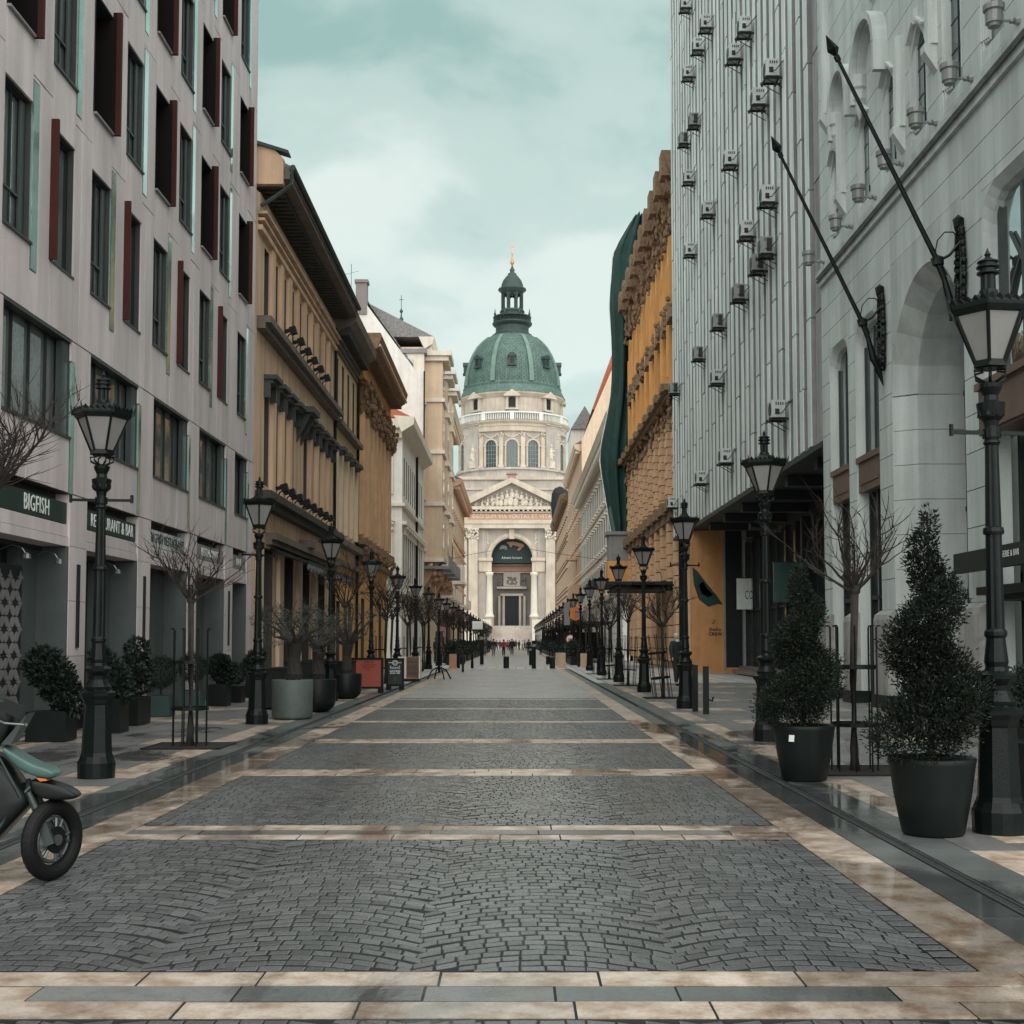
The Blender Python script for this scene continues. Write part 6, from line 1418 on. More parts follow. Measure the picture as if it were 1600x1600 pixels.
# ================================================================ STREET LAMPS
def lamp_parts(t, full=True):
    m = {}
    b = MB(); b.lathe([(0.20, 0), (0.205, 0.17), (0.19, 0.20), (0.175, 0.24)], 16); b.lathe([(0.178, 0.24), (0.165, 0.28), (0.142, 0.80), (0.155, 0.82), (0.165, 0.86), (0.195, 0.90), (0.20, 0.935), (0.15, 0.96), (0.135, 0.975)], 8)
    b.lathe([(0.14, 0.97), (0.15, 1.0), (0.125, 1.03), (0.10, 1.08), (0.105, 1.12), (0.145, 1.17), (0.15, 1.20), (0.09, 1.23), (0.078, 1.27)], 14); m['base'] = (b, 'iron')
    b = MB(); b.lathe([(0.078, 1.25), (0.09, 1.30), (0.07, 1.48), (0.085, 1.5), (0.085, 1.53), (0.072, 1.55)], 14)
    b.lathe([(0.068, 1.55), (0.060, 2.28)], 20, flute=0.10); b.lathe([(0.075, 2.28), (0.08, 2.30), (0.075, 2.33), (0.06, 2.34)], 14); b.lathe([(0.060, 2.34), (0.050, 2.98)], 20, flute=0.10); m['pole'] = (b, 'iron')
    b = MB(); b.lathe([(0.050, 2.97), (0.066, 2.99), (0.052, 3.02), (0.052, 3.12), (0.06, 3.16), (0.09, 3.19), (0.105, 3.27), (0.11, 3.30), (0.062, 3.32), (0.055, 3.36), (0.085, 3.42), (0.088, 3.45), (0.04, 3.47)], 14)
    for k in range(8): a = 2*math.pi*k/8; b.blob((0.085*math.cos(a), 0.085*math.sin(a), 3.22), (0.025, 0.025, 0.04), n=5)
    m['capital'] = (b, 'iron')
    b = MB(); b.box(-0.33, 0.33, -0.014, 0.014, 3.055, 3.085); b.cyl((-0.33, 0, 3.04), (-0.33, 0, 3.13), 0.018, n=6); b.cyl((0.33, 0, 3.04), (0.33, 0, 3.13), 0.018, n=6); b.lathe([(0.07, 3.03), (0.07, 3.10)], 12); m['ladder_bar'] = (b, 'iron')
    b = MB()
    for k in range(6):
        a = 2*math.pi*k/6; c_, s_ = math.cos(a), math.sin(a); b.tube([(0.04*c_, 0.04*s_, 3.46), (0.12*c_, 0.12*s_, 3.50), (0.13*c_, 0.13*s_, 3.55), (0.06*c_, 0.06*s_, 3.555), (0.10*c_, 0.10*s_, 3.60)], 0.012, 5)
    m['scroll_cage'] = (b, 'iron')
    z0, z1, r0, r1 = 3.60, 3.99, 0.115, 0.275
    b = MB(); b.lathe([(0.11, z0-0.03), (0.135, z0-0.02), (0.13, z0+0.03), (0.115, z0+0.03)], 6)
    for k in range(6):
        a = 2*math.pi*k/6; b.cyl((r0*math.cos(a), r0*math.sin(a), z0), (r1*math.cos(a), r1*math.sin(a), z1), 0.013, 0.015, 6)
    b.lathe([(r1-0.02, z1-0.02), (r1+0.02, z1-0.01), (r1+0.045, z1+0.03), (r1+0.05, z1+0.06), (r1-0.03, z1+0.07)], 6); m['lantern_frame'] = (b, 'iron')
    # scalloped crown of leaves
    b = MB()
    for k in range(6):
        a0 = 2*math.pi*k/6; a1 = a0 + math.pi/3; R1 = r1+0.05; p0 = Vector((R1*math.cos(a0), R1*math.sin(a0), z1+0.05)); p1 = Vector((R1*math.cos(a1), R1*math.sin(a1), z1+0.05)); nrm = Vector((math.cos((a0+a1)/2), math.sin((a0+a1)/2), 0))
        for j in range(5):
            u0, u1 = j/5, (j+1)/5; h = 0.055 if j not in (0, 4) else 0.065
            A = p0.lerp(p1, u0); C_ = p0.lerp(p1, u1); mid = (A+C_)/2
            vs = [A, C_, C_*1.0+Vector((0, 0, 0.03)), mid+nrm*0.015+Vector((0, 0, h)), A+Vector((0, 0, 0.03))]; back = [v - nrm*0.012 for v in vs]
            b.add(vs+back, [(0,1,2,3,4), (9,8,7,6,5), (2,3,8,7), (3,4,9,8), (0,4,9,5), (1,2,7,6)])
        c_, s_ = math.cos(a0), math.sin(a0); b.cyl((R1*c_, R1*s_, z1+0.03), ((R1+0.03)*c_, (R1+0.03)*s_, z1+0.14), 0.02, 0.003, 5)
    m['crown'] = (b, 'iron')
    b = MB(); b.lathe([(0.25, z1+0.055), (0.17, z1+0.10), (0.11, z1+0.155), (0.085, z1+0.17)], 6); m['lantern_roof'] = (b, 'iron')
    b = MB(); b.lathe([(0.075, z1+0.17), (0.07, z1+0.20)], 12); b.lathe([(0.058, z1+0.20), (0.056, z1+0.325)], 20, flute=0.14)
    b.lathe([(0.05, z1+0.32), (0.085, z1+0.33), (0.085, z1+0.345), (0.065, z1+0.35), (0.065, z1+0.37), (0.088, z1+0.378), (0.088, z1+0.392), (0.065, z1+0.40), (0.065, z1+0.415), (0.08, z1+0.42), (0.08, z1+0.43), (0.03, z1+0.455), (0.018, z1+0.47), (0.026, z1+0.485), (0.012, z1+0.51), (0.0, z1+0.545)], 14); m['chimney'] = (b, 'iron')
    if full:
        for k, (b, mt) in m.items(): part(k, b, mt, t)
        b = MB(); a = math.pi/6; e_ = math.cos(a)
        w0, w1 = r0*0.5, r1*0.5; b.add([(r0*e_, -w0, z0+0.02), (r0*e_, w0, z0+0.02), (r1*e_, w1, z1), (r1*e_, -w1, z1)], [(0,1,2,3)])
        pm_ = b.mesh('lamp_pane', 'lampglass')
        for k in range(6): link('lamp_pane', pm_, t, (0,0,0), (0,0, math.pi/6 + k*math.pi/3))
    else:
        b = MB()
        for k, (x, mt) in m.items(): b.add(x.v, x.f)
        o = part('post', b, 'iron', t); b = MB(); b.lathe([(r0-0.01, z0+0.02), (r1-0.02, z1)], 6); part('lamp_glass', b, 'lampglass', t)
def lamp_label(side, k): return f'black cast iron lantern post, {ORD[k]} from the camera along the {side} pavement'
LL = [14.2 + 9.15*k for k in range(26)]; LR = [10.15 + 9.3*k for k in range(27)]
l0 = thing('street_lamp', lamp_label('left', 0), 'street lamp', (-4.62, LL[0], 0), 0.12, 'street lamps along the left pavement'); lamp_parts(l0)
lf = None
for side, YSS, x, sc in (('left', LL, -4.7, 1.0), ('right', LR, 3.80, 1.045)):
    for k, Y in enumerate(YSS):
        if side == 'left' and k == 0: continue
        s_ = sc if k else 1.03
        if k < 7: o = copy_tree(l0, (x, Y, 0), rnd.uniform(0, 1), label=lamp_label(side, k), scale=s_)
        else:
            if lf is None: lf = thing('street_lamp', lamp_label(side, k), 'street lamp', (x, Y, 0)); lamp_parts(lf, False); o = lf
            else: o = copy_tree(lf, (x, Y, 0), rnd.uniform(0, 1), label=lamp_label(side, k), scale=s_)
        o['group'] = f'street lamps along the {side} pavement'

# ================================================================ BARE TREES
def tree_mesh(seed, trunk=2.05, crown=1.25, spread=0.75, limbs=7, twigs=6, dense=1.0, tr=0.05, lean=0.0, levels=3):
    rg = random.Random(seed); T = MB(); C = MB(); S = MB()
    top = Vector((lean, rg.uniform(-.05, .05), trunk))
    T.tube([(0, 0, -0.02), (0.01, 0, 0.25), (lean*0.4, 0.01, trunk*0.5), top*1.0], [tr*1.25, tr, tr*0.85, tr*0.9], 8); T.blob(top, (tr*1.5, tr*1.5, tr*1.6), rg, 7)
    def grow(p, d, l, r, lev):
        path = [p]; q = p.copy(); dd = d.copy(); n = 6 if lev == 0 else (5 if lev < 2 else 3); jt = 0.2 if lev < 2 else 0.12
        for i in range(n):
            dd = (dd + Vector((rg.uniform(-jt, jt), rg.uniform(-jt, jt), 0.07 + rg.uniform(-jt, jt)*0.5))).normalized(); q = q + dd*l/n; path.append(q.copy())
        C.tube(path, [r*(1-0.75*i/n) for i in range(n+1)], 5 if lev == 0 else 3)
        if lev >= levels: return
        for k in range(int(twigs*dense) if lev else int(twigs*dense)):
            t = rg.uniform(0.25, 1.0); i = min(int(t*n), n-1); pp = path[i].lerp(path[i+1], t*n-i)
            ax = Vector((rg.gauss(0, 1), rg.gauss(0, 1), rg.gauss(0, .6))).normalized(); nd = (dd + ax*0.75).normalized(); grow(pp, nd, l*rg.uniform(0.4, 0.7), r*0.5, lev+1)
    for k in range(limbs):
        a = 2*math.pi*(k + rg.uniform(-.3, .3))/limbs; up = rg.uniform(0.9, 2.2)
        d = Vector((math.cos(a)*spread, math.sin(a)*spread, up*0.62)).normalized(); grow(top + Vector((0, 0, rg.uniform(-.12, .02))), d, crown*rg.uniform(0.7, 1.05)*0.72, tr*0.42, 0)
    return T.mesh('trunk', 'bark', True), C.mesh('crown', 'twig')
TV = [tree_mesh(1, 2.1, 1.2, 1.0, 11, 4, levels=2), tree_mesh(2, 1.95, 1.35, 0.9, 11, 5, levels=2), tree_mesh(3, 2.2, 1.6, 0.7, 11, 5, levels=2), tree_mesh(4, 2.0, 1.6, 0.6, 12, 6, levels=2)]
TN = tree_mesh(11, 2.75, 1.35, 1.0, 13, 6, levels=2, tr=0.05)
def tree(x, Y, v, label, grp, sc=1.0, rz=0.0):
    t = thing('bare_tree', label, 'tree', (x, Y, 0), rz, grp); t.scale = (sc,)*3
    link('trunk', v[0], t); link('crown', v[1], t); return t
tree(-5.05, 12.0, TN, 'spreading bare tree at the left edge whose twigs reach over the BIGFISH sign', 'bare street trees', rz=0.4)
tree(-4.66, 18.4, TV[0], 'bare young tree in a slim iron guard behind the first left lamp post', 'bare street trees')
tree(3.92, 14.9, TV[0], 'bare tree in an iron guard between the two cut conifers on the right', 'bare street trees', 1.0, 2.0)
def guard(x, Y, label, lean=0.0, r=0.25, h=1.66):
    t = thing('tree_guard', label, 'tree guard', (x, Y, 0), 0.2, 'iron tree guards'); t.rotation_euler = (0, lean, 0.2)
    bar = MB(); bar.cyl((0, 0, 0), (0, 0, h), 0.0105, n=6); bar.tube([(0, 0, h-0.01), (0.012, 0, h+0.02), (0.05, 0, h+0.02)], 0.0105, 5); bm_ = bar.mesh('bar', 'iron')
    for k in range(8): a = 2*math.pi*(k+0.5)/8; link('bar', bm_, t, (r*math.cos(a), r*math.sin(a), 0), (0, 0, a))
    for z in (0.52, 1.18):
        mb = MB(); mb.lathe([(r+0.012, z), (r+0.012, z+0.045), (r+0.004, z+0.045), (r+0.004, z), (r+0.012, z)], 20); mb.box(-r, -0.06, -0.01, 0.01, z, z+0.04); mb.box(0.06, r, -0.01, 0.01, z, z+0.04); part('hoop', mb, 'iron', t)
    return t
def pit(x, Y, s=0.6):
    mb = MB(); mb.box(-s, s, -s, s, 0.004, 0.012); mb.box(-s, s, -s, -s+0.04, 0.012, 0.02); mb.box(-s, s, s-0.04, s, 0.012, 0.02); mb.box(-s, -s+0.04, -s, s, 0.012, 0.02); mb.box(s-0.04, s, -s, s, 0.012, 0.02)
    o = part('tree_pit', mb, 'soil', pavR if x > 0 else pavL, (x, Y, 0))
guard(-4.66, 18.4, 'slim iron guard round the young tree behind the first left lamp post'); pit(-4.66, 18.4, 0.55)
guard(3.92, 14.9, 'iron guard of upright bars between the two cut conifers', r=0.26); pit(3.92, 14.9, 0.55)
for i, (x, Y, ln) in enumerate(((3.88, 33.9, -0.12), (3.8, 43.5, 0.06), (3.7, 50.8, -0.10), (3.75, 58.8, 0.0))):
    pit(x, Y, 0.5); tree(x, Y, TV[(i+1) % 4], f'bare pollarded tree on the right pavement, {ORD[i]} beyond the pair of flat bollards', 'bare street trees', 1.0, i*1.3)
    guard(x, Y, f'iron tree guard on the right pavement, {ORD[i]} beyond the pair of flat bollards', ln)
for i, Y in enumerate((36.8, 45.8, 50.5, 55.0, 59.5, 64.1, 68.8)):
    tree(-4.9 + 0.25*(i % 2), Y, TV[(i+2) % 4], f'bare tree on the left pavement, {ORD[i]} beyond the olive pots', 'bare street trees', 1.15, i*1.1)
    if i % 2: guard(-4.9, Y, f'iron tree guard at a left tree, {ORD[i//2]} beyond the menu boards')
for i in range(22):
    Y = 82 + 7.0*i; tree(-5.0, Y, TV[i % 4], f'far bare tree past the crossing on the left, {ORD[i]} in its row', 'bare street trees', 1.2, i*1.7)
for i in range(12):
    Y = 84 + 11*i; tree(4.6, Y, TV[(i+1) % 4], f'far bare tree past the crossing on the right, {ORD[i]} in its row', 'bare street trees', 1.15, i*2.1)

# ================================================================ POTS, CONIFERS, BUSHES
def leaves(name, balls, n, ln, wd, m, parent, seed, up=0.3, droop=0.0):
    """small folded leaf sprays spread through a set of balls (x, y, z, rx, rz)"""
    rg = np.random.default_rng(seed); B_ = np.array([(b[0], b[1], b[2], b[3], b[3], b[4] if len(b) > 4 else b[3]) for b in balls])
    wts = B_[:, 3]**2; wts = wts/wts.sum(); idx = rg.choice(len(B_), n, p=wts)
    d = rg.normal(size=(n, 3)); d /= np.linalg.norm(d, axis=1)[:, None]
    rad = rg.uniform(0.55, 1.0, n)**0.45 * (1 + 0.14*rg.normal(size=n)*0.6)
    P = B_[idx, :3] + d*rad[:, None]*B_[idx, 3:6]
    D = d*0.9 + rg.normal(size=(n, 3))*0.55 + np.array([0, 0, up]); D /= np.linalg.norm(D, axis=1)[:, None]
    U = np.cross(D, rg.normal(size=(n, 3))); U /= np.linalg.norm(U, axis=1)[:, None]; W = np.cross(D, U)
    L = ln*rg.uniform(0.6, 1.25, n)[:, None]; w_ = wd*rg.uniform(0.7, 1.2, n)[:, None]
    v0 = P; v1 = P + D*L*0.5 + U*w_*0.5 + W*w_*0.2; v2 = P + D*L; v3 = P + D*L*0.5 - U*w_*0.5 + W*w_*0.2
    V = np.stack([v0, v1, v2, v3], 1).reshape(-1, 3); F = np.arange(4*n).reshape(-1, 4)
    tri = np.concatenate([F[:, [0, 1, 2]], F[:, [0, 2, 3]]], 1).reshape(-1, 3)
    me = bpy.data.meshes.new(name); me.vertices.add(len(V)); me.vertices.foreach_set('co', V.ravel()); me.loops.add(tri.size); me.loops.foreach_set('vertex_index', tri.ravel().astype(np.int32))
    me.polygons.add(len(tri)); me.polygons.foreach_set('loop_start', np.arange(0, tri.size, 3, dtype=np.int32)); me.polygons.foreach_set('loop_total', np.full(len(tri), 3, dtype=np.int32)); me.update(calc_edges=True); me.materials.append(MATS[m])
    return link(name, me, parent)
def pot(t, r1, r0, h, m, seg=28):
    mb = MB(); mb.lathe([(r0*0.93, 0), (r0, 0.02), (r0 + (r1-r0)*0.55, h*0.5), (r1-0.008, h-0.05), (r1, h-0.012), (r1-0.012, h), (r1-0.035, h-0.004), (r1-0.045, h-0.06)], seg); part('pot', mb, m, t, smooth=True)
    mb = MB(); mb.lathe([(r1-0.05, h-0.07), (0.01, h-0.05)], 16); part('soil', mb, 'soil', t)
def spiral(x, Y, h, lab, seed, a0, r1=0.335, n=30000):
    t = thing('spiral_conifer', lab, 'conifer', (x, Y, 0), 0, 'cut conifers in round pots'); pot(t, r1, r1*0.71, 0.6, 'pot_dark')
    mb = MB(); mb.tube([(0, 0, 0.5), (0.01, 0.01, h*0.5), (0, 0, h-0.1)], [0.03, 0.025, 0.01], 6); part('stem', mb, 'bark', t)
    balls = []; turns = 2.35; K = 46
    for k in range(K):
        u = k/(K-1); z = 0.74 + (h-0.85)*u**0.92; R0 = 0.47*(1-u)**0.75 + 0.05; off = 0.135*(1-u)**0.6; a = a0 + 2*math.pi*turns*u; R0 *= 0.88 + 0.26*math.sin(k*1.7)*(1 - 0.3*u)
        balls.append((off*math.cos(a), off*math.sin(a), z, max(0.06, R0*0.70), max(0.06, R0*0.46)))
    leaves('foliage', balls, n, 0.042, 0.014, 'leaf_conifer', t, seed, up=0.45)
    return t
sc1 = spiral(3.25, 10.07, 2.62, 'tall dark spiral cut conifer in a round black pot beside the nearest right lamp', 21, 3.3)
sc2 = spiral(3.12, 13.95, 2.45, 'spiral cut conifer in a round black pot with a small white sticker', 22, 2.6)
mb = MB(); mb.box(-0.03, 0.03, -0.002, 0.002, -0.035, 0.035); o = part('sticker', mb, 'sign_white', sc2, (-0.19, -0.267, 0.47), (R(-10), 0, -0.65))
t = thing('round_conifer', 'bushy dark conifer in a black box planter behind the nearest right lamp', 'conifer', (5.15, 12.2, 0))
mb = MB(); mb.box(-0.45, 0.45, -0.3, 0.3, 0, 0.55); part('planter', mb, 'pot_dark', t)
leaves('foliage', [(0.0, 0, 0.95, 0.42, 0.35), (0.1, 0, 1.4, 0.3, 0.4), (-0.3, 0, 1.0, 0.25), (0.3, 0, 1.0, 0.25), (0.1, 0, 1.8, 0.14, 0.3)], 9000, 0.06, 0.022, 'leaf_bush', t, 31)
t = thing('box_planter_bush', 'low dark bush in a black box planter under the BRASSERIE sign', 'planter', (6.6, 15.5, 0))
mb = MB(); mb.box(-0.35, 0.35, -0.9, 0.9, 0, 0.5); part('planter', mb, 'pot_dark', t)
leaves('foliage', [(0, y_, 0.75 + 0.1*math.sin(y_*9), 0.32) for y_ in (-0.7, -0.3, 0.1, 0.5, 0.8)], 5000, 0.06, 0.03, 'leaf_bush', t, 32)
def bush(x, Y, w_, d, h, pm, balls, n, lab, cat, seed, lf_='leaf_bush', grp=None, ln=0.055, wd=0.03):
    t = thing('potted_shrub', lab, cat, (x, Y, 0), 0, grp); mb = MB(); mb.box(-w_/2, w_/2, -d/2, d/2, 0.01, h-0.0); part('planter', mb, pm, t)
    mb = MB(); mb.box(-w_/2+0.03, w_/2-0.03, -d/2+0.03, d/2-0.03, h-0.0, h+0.004); part('soil', mb, 'soil', t)
    mb = MB(); mb.cyl((0, 0, h), (0, 0, balls[0][2]), 0.02); part('stem', mb, 'bark', t); leaves('foliage', balls, n, ln, wd, lf_, t, seed); return t
G_ = 'shrubs in front of the fish restaurant'
bush(-7.0, 19.4, 0.6, 0.5, 0.45, 'pot_dark', [(0, 0, 1.0, 0.3), (0.15, 0, 0.75, 0.25), (-0.15, 0, 1.15, 0.25), (0.3, 0, 0.6, 0.2)], 2600, 'loose dark leafed shrub in front of the petal screen', 'shrub', 41, grp=G_, ln=0.09, wd=0.05)
bush(-6.7, 21.2, 0.5, 0.5, 0.55, 'pot_dark', [(0, 0, 0.9, 0.3), (0.2, 0, 0.7, 0.2), (-0.15, 0, 1.2, 0.18)], 2000, 'straggly shrub in a dark pot next to the first grey pier', 'shrub', 42, grp=G_, ln=0.09, wd=0.05)
bush(-6.95, 23.2, 0.5, 0.8, 0.5, 'pot_dark', [(0, -0.2, 0.9, 0.28), (0, 0.2, 1.0, 0.28), (0.1, 0, 1.35, 0.2), (0.2, 0, 0.75, 0.2)], 2600, 'glossy leafed shrub behind the first left lamp post', 'shrub', 43, grp=G_, ln=0.09, wd=0.05)
bush(-7.1, 25.7, 0.46, 0.46, 0.42, 'pot_teal', [(0, 0, 0.88, 0.31)], 5200, 'ball clipped shrub in the nearer grey green cube planter', 'shrub', 44, grp=G_, ln=0.04, wd=0.018)
bush(-7.15, 28.4, 0.46, 0.46, 0.42, 'pot_teal', [(0, 0, 0.92, 0.31)], 4200, 'ball clipped shrub in the farther grey green cube planter', 'shrub', 45, grp=G_, ln=0.04, wd=0.018)
bush(-6.9, 29.9, 0.45, 0.5, 0.5, 'pot_dark', [(0, 0, 0.9, 0.28), (0.1, 0.1, 0.75, 0.25)], 2200, 'speckled leafed shrub in a dark pot behind the slim tree guard', 'shrub', 46, grp=G_, ln=0.08, wd=0.05)
bush(-7.05, 31.6, 0.7, 0.5, 0.4, 'pot_dark', [(-0.1, 0, 0.75, 0.28), (0.15, 0, 0.7, 0.25)], 2200, 'low bush in a long dark planter before the tall dark pot', 'shrub', 47, grp=G_, ln=0.06, wd=0.035)
bush(-6.95, 34.2, 0.42, 0.42, 0.72, 'pot_dark', [(0, 0, 1.0, 0.25), (0.12, 0, 1.15, 0.15), (-0.1, 0, 0.9, 0.2)], 2200, 'pale edged shrub in a tall dark square pot', 'shrub', 48, grp=G_, ln=0.07, wd=0.04)
# wide pots with olive trees
def bowl(x, Y, r, h, m, lab, round_b=0.5):
    t = thing('round_planter', lab, 'planter', (x, Y, 0), 0, 'wide round planters by the taupe palace'); pr = [(r*(1-round_b)*0.98, 0)]
    for k in range(6): a = math.pi/2*k/5; pr.append((r*(1-round_b) + (r*round_b-0.01)*math.sin(a), h*0.36*(1-math.cos(a)) if round_b > .4 else 0.06*(1-math.cos(a))))
    pr += [(r, h-0.02), (r-0.01, h), (r-0.05, h), (r-0.06, h-0.06)]; mb = MB(); mb.lathe(pr, 32); part('bowl', mb, m, t, smooth=True)
    mb = MB(); mb.lathe([(r-0.06, h-0.07), (0.01, h-0.04)], 16); part('soil', mb, 'soil', t); return t
bowl(-4.33, 24.9, 0.40, 0.76, 'pot_grey', 'wide pale grey round planter holding the gnarled olive tree', 0.28)
bowl(-4.25, 27.4, 0.42, 0.70, 'pot_dark', 'dark green bowl planter right behind the pale grey one', 0.62)
bowl(-4.45, 33.6, 0.42, 0.66, 'pot_dark', 'dark bowl planter beside the red menu board', 0.62)
def olive(x, Y, z0, h, seed, lab, n=5200):
    t = thing('olive_tree', lab, 'olive tree', (x, Y, z0), 0, 'old olive trees in planters'); rg = random.Random(seed); mb = MB()
    mb.tube([(0, 0, -0.1), (0.04, 0, 0.2), (0.02, 0.03, h*0.3), (0.05, 0, h*0.46)], [0.20, 0.155, 0.12, 0.15], 10)
    balls = []
    for k in range(9):
        a = 2*math.pi*k/9 + rg.uniform(-.3, .3); l = h*rg.uniform(0.22, 0.42); q = Vector((0.05, 0, h*0.42)); e_ = q + Vector((math.cos(a)*l, math.sin(a)*l, l*rg.uniform(0.3, 1.4)))
        mb.tube([q, q.lerp(e_, 0.5) + Vector((0, 0, 0.06)), e_], [0.06, 0.035, 0.012], 6); balls.append((e_.x, e_.y, e_.z, rg.uniform(0.18, 0.28), 0.17))
        for j in range(5):
            e2 = e_ + Vector((rg.uniform(-.3, .3), rg.uniform(-.3, .3), rg.uniform(0, .4))); mb.tube([e_, e2], [0.01, 0.004], 4)
    part('trunk', mb, 'bark', t); leaves('foliage', balls, n, 0.05, 0.014, 'leaf_olive', t, seed)
olive(-4.33, 24.9, 0.66, 1.75, 3, 'gnarled olive tree with sparse grey leaves in the pale planter', 3600)
olive(-4.25, 27.4, 0.60, 1.6, 4, 'thin olive tree in the dark bowl behind the pale planter', 2600)
olive(-4.45, 33.6, 0.55, 1.9, 5, 'leaning olive tree by the red menu board', 2000)
# terrace boxes
for i, (x, Y, w_, d, h) in enumerate(((-5.3, 29.0, 0.5, 1.6, 0.95), (-5.2, 31.6, 0.9, 0.5, 1.05), (-5.1, 35.4, 1.3, 0.5, 1.0), (-5.9, 38.5, 0.5, 3.0, 1.0))):
    t = thing('terrace_box', f'black terrace screen box behind the olive planters, {ORD[i]} away from the camera', 'planter box', (x, Y, 0), 0, 'black terrace boxes')
    mb = MB(); mb.box(-w_/2, w_/2, -d/2, d/2, 0.04, h-0.1); part('box', mb, 'pot_dark', t)
    mb = MB(); mb.box(-w_/2-0.02, w_/2+0.02, -d/2-0.02, d/2+0.02, h-0.1, h-0.04); part('rim', mb, 'iron_dull', t)
    for sx_ in (-1, 1): link('foot', box_mesh('foot', 0.05, d, 0.05, 'iron_dull'), t, (sx_*(w_/2-0.03), 0, 0.02))

# ================================================================ MENU BOARDS
def board(x, Y, w_, h, m, lab, rz=0.0, legs=0.12):
    t = thing('menu_board', lab, 'menu board', (x, Y, 0), rz, None)
    f = MB(); f.box(-w_/2, -w_/2+0.06, -0.09, 0.09, legs, h); f.box(w_/2-0.06, w_/2, -0.09, 0.09, legs, h); f.box(-w_/2+0.06, w_/2-0.06, -0.09, 0.09, h-0.06, h); f.box(-w_/2+0.06, w_/2-0.06, -0.09, 0.09, legs, legs+0.06); f.box(-w_/2, -w_/2+0.14, -0.16, 0.16, 0, legs); f.box(w_/2-0.14, w_/2, -0.16, 0.16, 0, legs); part('frame', f, 'iron_dull', t)
    p = MB(); p.box(-w_/2+0.05, w_/2-0.05, -0.07, 0.07, legs+0.05, h-0.05); pn = part('panel', p, m, t); return t, pn
t, pn = board(-4.33, 37.5, 0.92, 1.02, 'poster_red', 'large red poster board on the pavement beside the dark bowl planter')
text('lettering', 'SZENDVICSEK\nA LEGJOBB BELVAROSI\nREGGELIZO HELY\nEBED', 0.075, pn, (0.03, -0.075, 0.78), (R(90), 0, 0), 'ink', width=0.45, ext=0.002)
mb = MB(); mb.box(-0.36, -0.33, -0.1, -0.075, 0.17, 0.97); part('strap', mb, 'iron_dull', t)
t, pn = board(-3.72, 39.6, 0.54, 0.98, 'poster_dark', 'narrow dark green menu board with white ring emblem')
mb = MB(); mb.ring(0.085, 0.07, 'xz', -0.078, -0.07, 0, 0.84, 0, 2*math.pi, 20); mb.ring(0.05, 0.035, 'xz', -0.078, -0.07, 0, 0.84, 0, 2*math.pi, 12); mb.box(-0.2, -0.09, -0.078, -0.07, 0.835, 0.85); mb.box(0.09, 0.2, -0.078, -0.07, 0.835, 0.85); part('emblem', mb, 'sign_white', pn)
text('lettering', 'Rezentő', 0.13, pn, (0, -0.075, 0.69), (R(90), 0, 0), 'sign_white', width=0.3, ext=0.002); text('lettering', 'KÁVÉ ÉS PÉKSÉG', 0.06, pn, (0, -0.075, 0.58), (R(90), 0, 0), 'sign_white', width=0.32, ext=0.002, bold=0.002); text('lettering', 'REGGELI · EBÉD', 0.05, pn, (0, -0.075, 0.52), (R(90), 0, 0), 'sign_white', width=0.3, ext=0.002, bold=0.002); text('lettering', 'menü\n2 990 Ft\nminden nap', 0.045, pn, (0, -0.075, 0.36), (R(90), 0, 0), 'cloth_grey', width=0.16, ext=0.002)
t = thing('slatted_sign_box', 'slatted wooden planter box with pale left edge past the menu boards', 'planter box', (-3.95, 48.2, 0))
mb = MB(); mb.box(-0.42, 0.28, -0.25, 0.25, 0.1, 0.92); part('box', mb, 'terracotta', t)
for k in range(10):
    link('slat', box_mesh('slat', 0.45, 0.03, 0.06, 'wood_slat'), t, (0.1, -0.27, 0.2+0.075*k))
mb = MB(); mb.box(-0.45, -0.14, -0.28, -0.25, 0.12, 0.93); mb.box(0.33, 0.38, -0.28, 0.28, 0.1, 0.95); part('pale_panel', mb, 'cream', t); mb = MB(); mb.box(-0.4, 0.35, -0.22, 0.22, 0, 0.1); part('foot', mb, 'pot_dark', t)

# ================================================================ SCOOTER (front half in view)
t = thing('motor_scooter', 'black and mint green motor scooter parked at the left edge with its wheel turned', 'scooter', (-2.92, 8.15, 0), R(8))
wh = bpy.data.objects.new('front_wheel', None); COL.objects.link(wh); wh.parent = t; wh.location = (0, 0, 0.253); wh.rotation_euler = (0, 0, R(60))
def torus(mb, R1, r, n=36, m=12, tread=0.0):
    v = []; f = []
    for i in range(n):
        a = 2*math.pi*i/n
        for j in range(m):
            b = 2*math.pi*j/m; rr_ = R1 + r*math.cos(b)*(1 + (tread if (i % 2 and abs(b) < 1.3) else 0)); v.append((rr_*math.cos(a), 0.95*r*math.sin(b), rr_*math.sin(a)))
    for i in range(n):
        for j in range(m): f.append((i*m+j, ((i+1) % n)*m+j, ((i+1) % n)*m+(j+1) % m, i*m+(j+1) % m))
    mb.add(v, f)
# build the wheel as two meshes on an axle part
mb = MB(); torus(mb, 0.203, 0.050, 72, 14, 0.05); part('tyre', mb, 'rubber', wh, smooth=False)
mb = MB(); torus(mb, 0.135, 0.014, 36, 8)
for k in range(5):
    a = 2*math.pi*k/5
    for s_ in (-0.2, 0.2): mb.tube([(0.03*math.cos(a), -0.02, 0.03*math.sin(a)), (0.135*math.cos(a+s_), -0.015, 0.135*math.sin(a+s_))], [0.014, 0.010], 6)
mb.cyl((0, -0.05, 0), (0, 0.05, 0), 0.035, n=12); part('rim', mb, 'scoot_silver', wh)
mb = MB(); mb.cyl((0, -0.03, 0), (0, -0.034, 0), 0.085, n=20); part('brake_disc', mb, 'iron_dull', wh)
mb = MB()
for sy in (-0.085, 0.085): mb.tube([(0.0, sy, 0.253), (-0.06, sy, 0.40), (-0.135, sy, 0.56)], [0.022, 0.026, 0.02], 8)
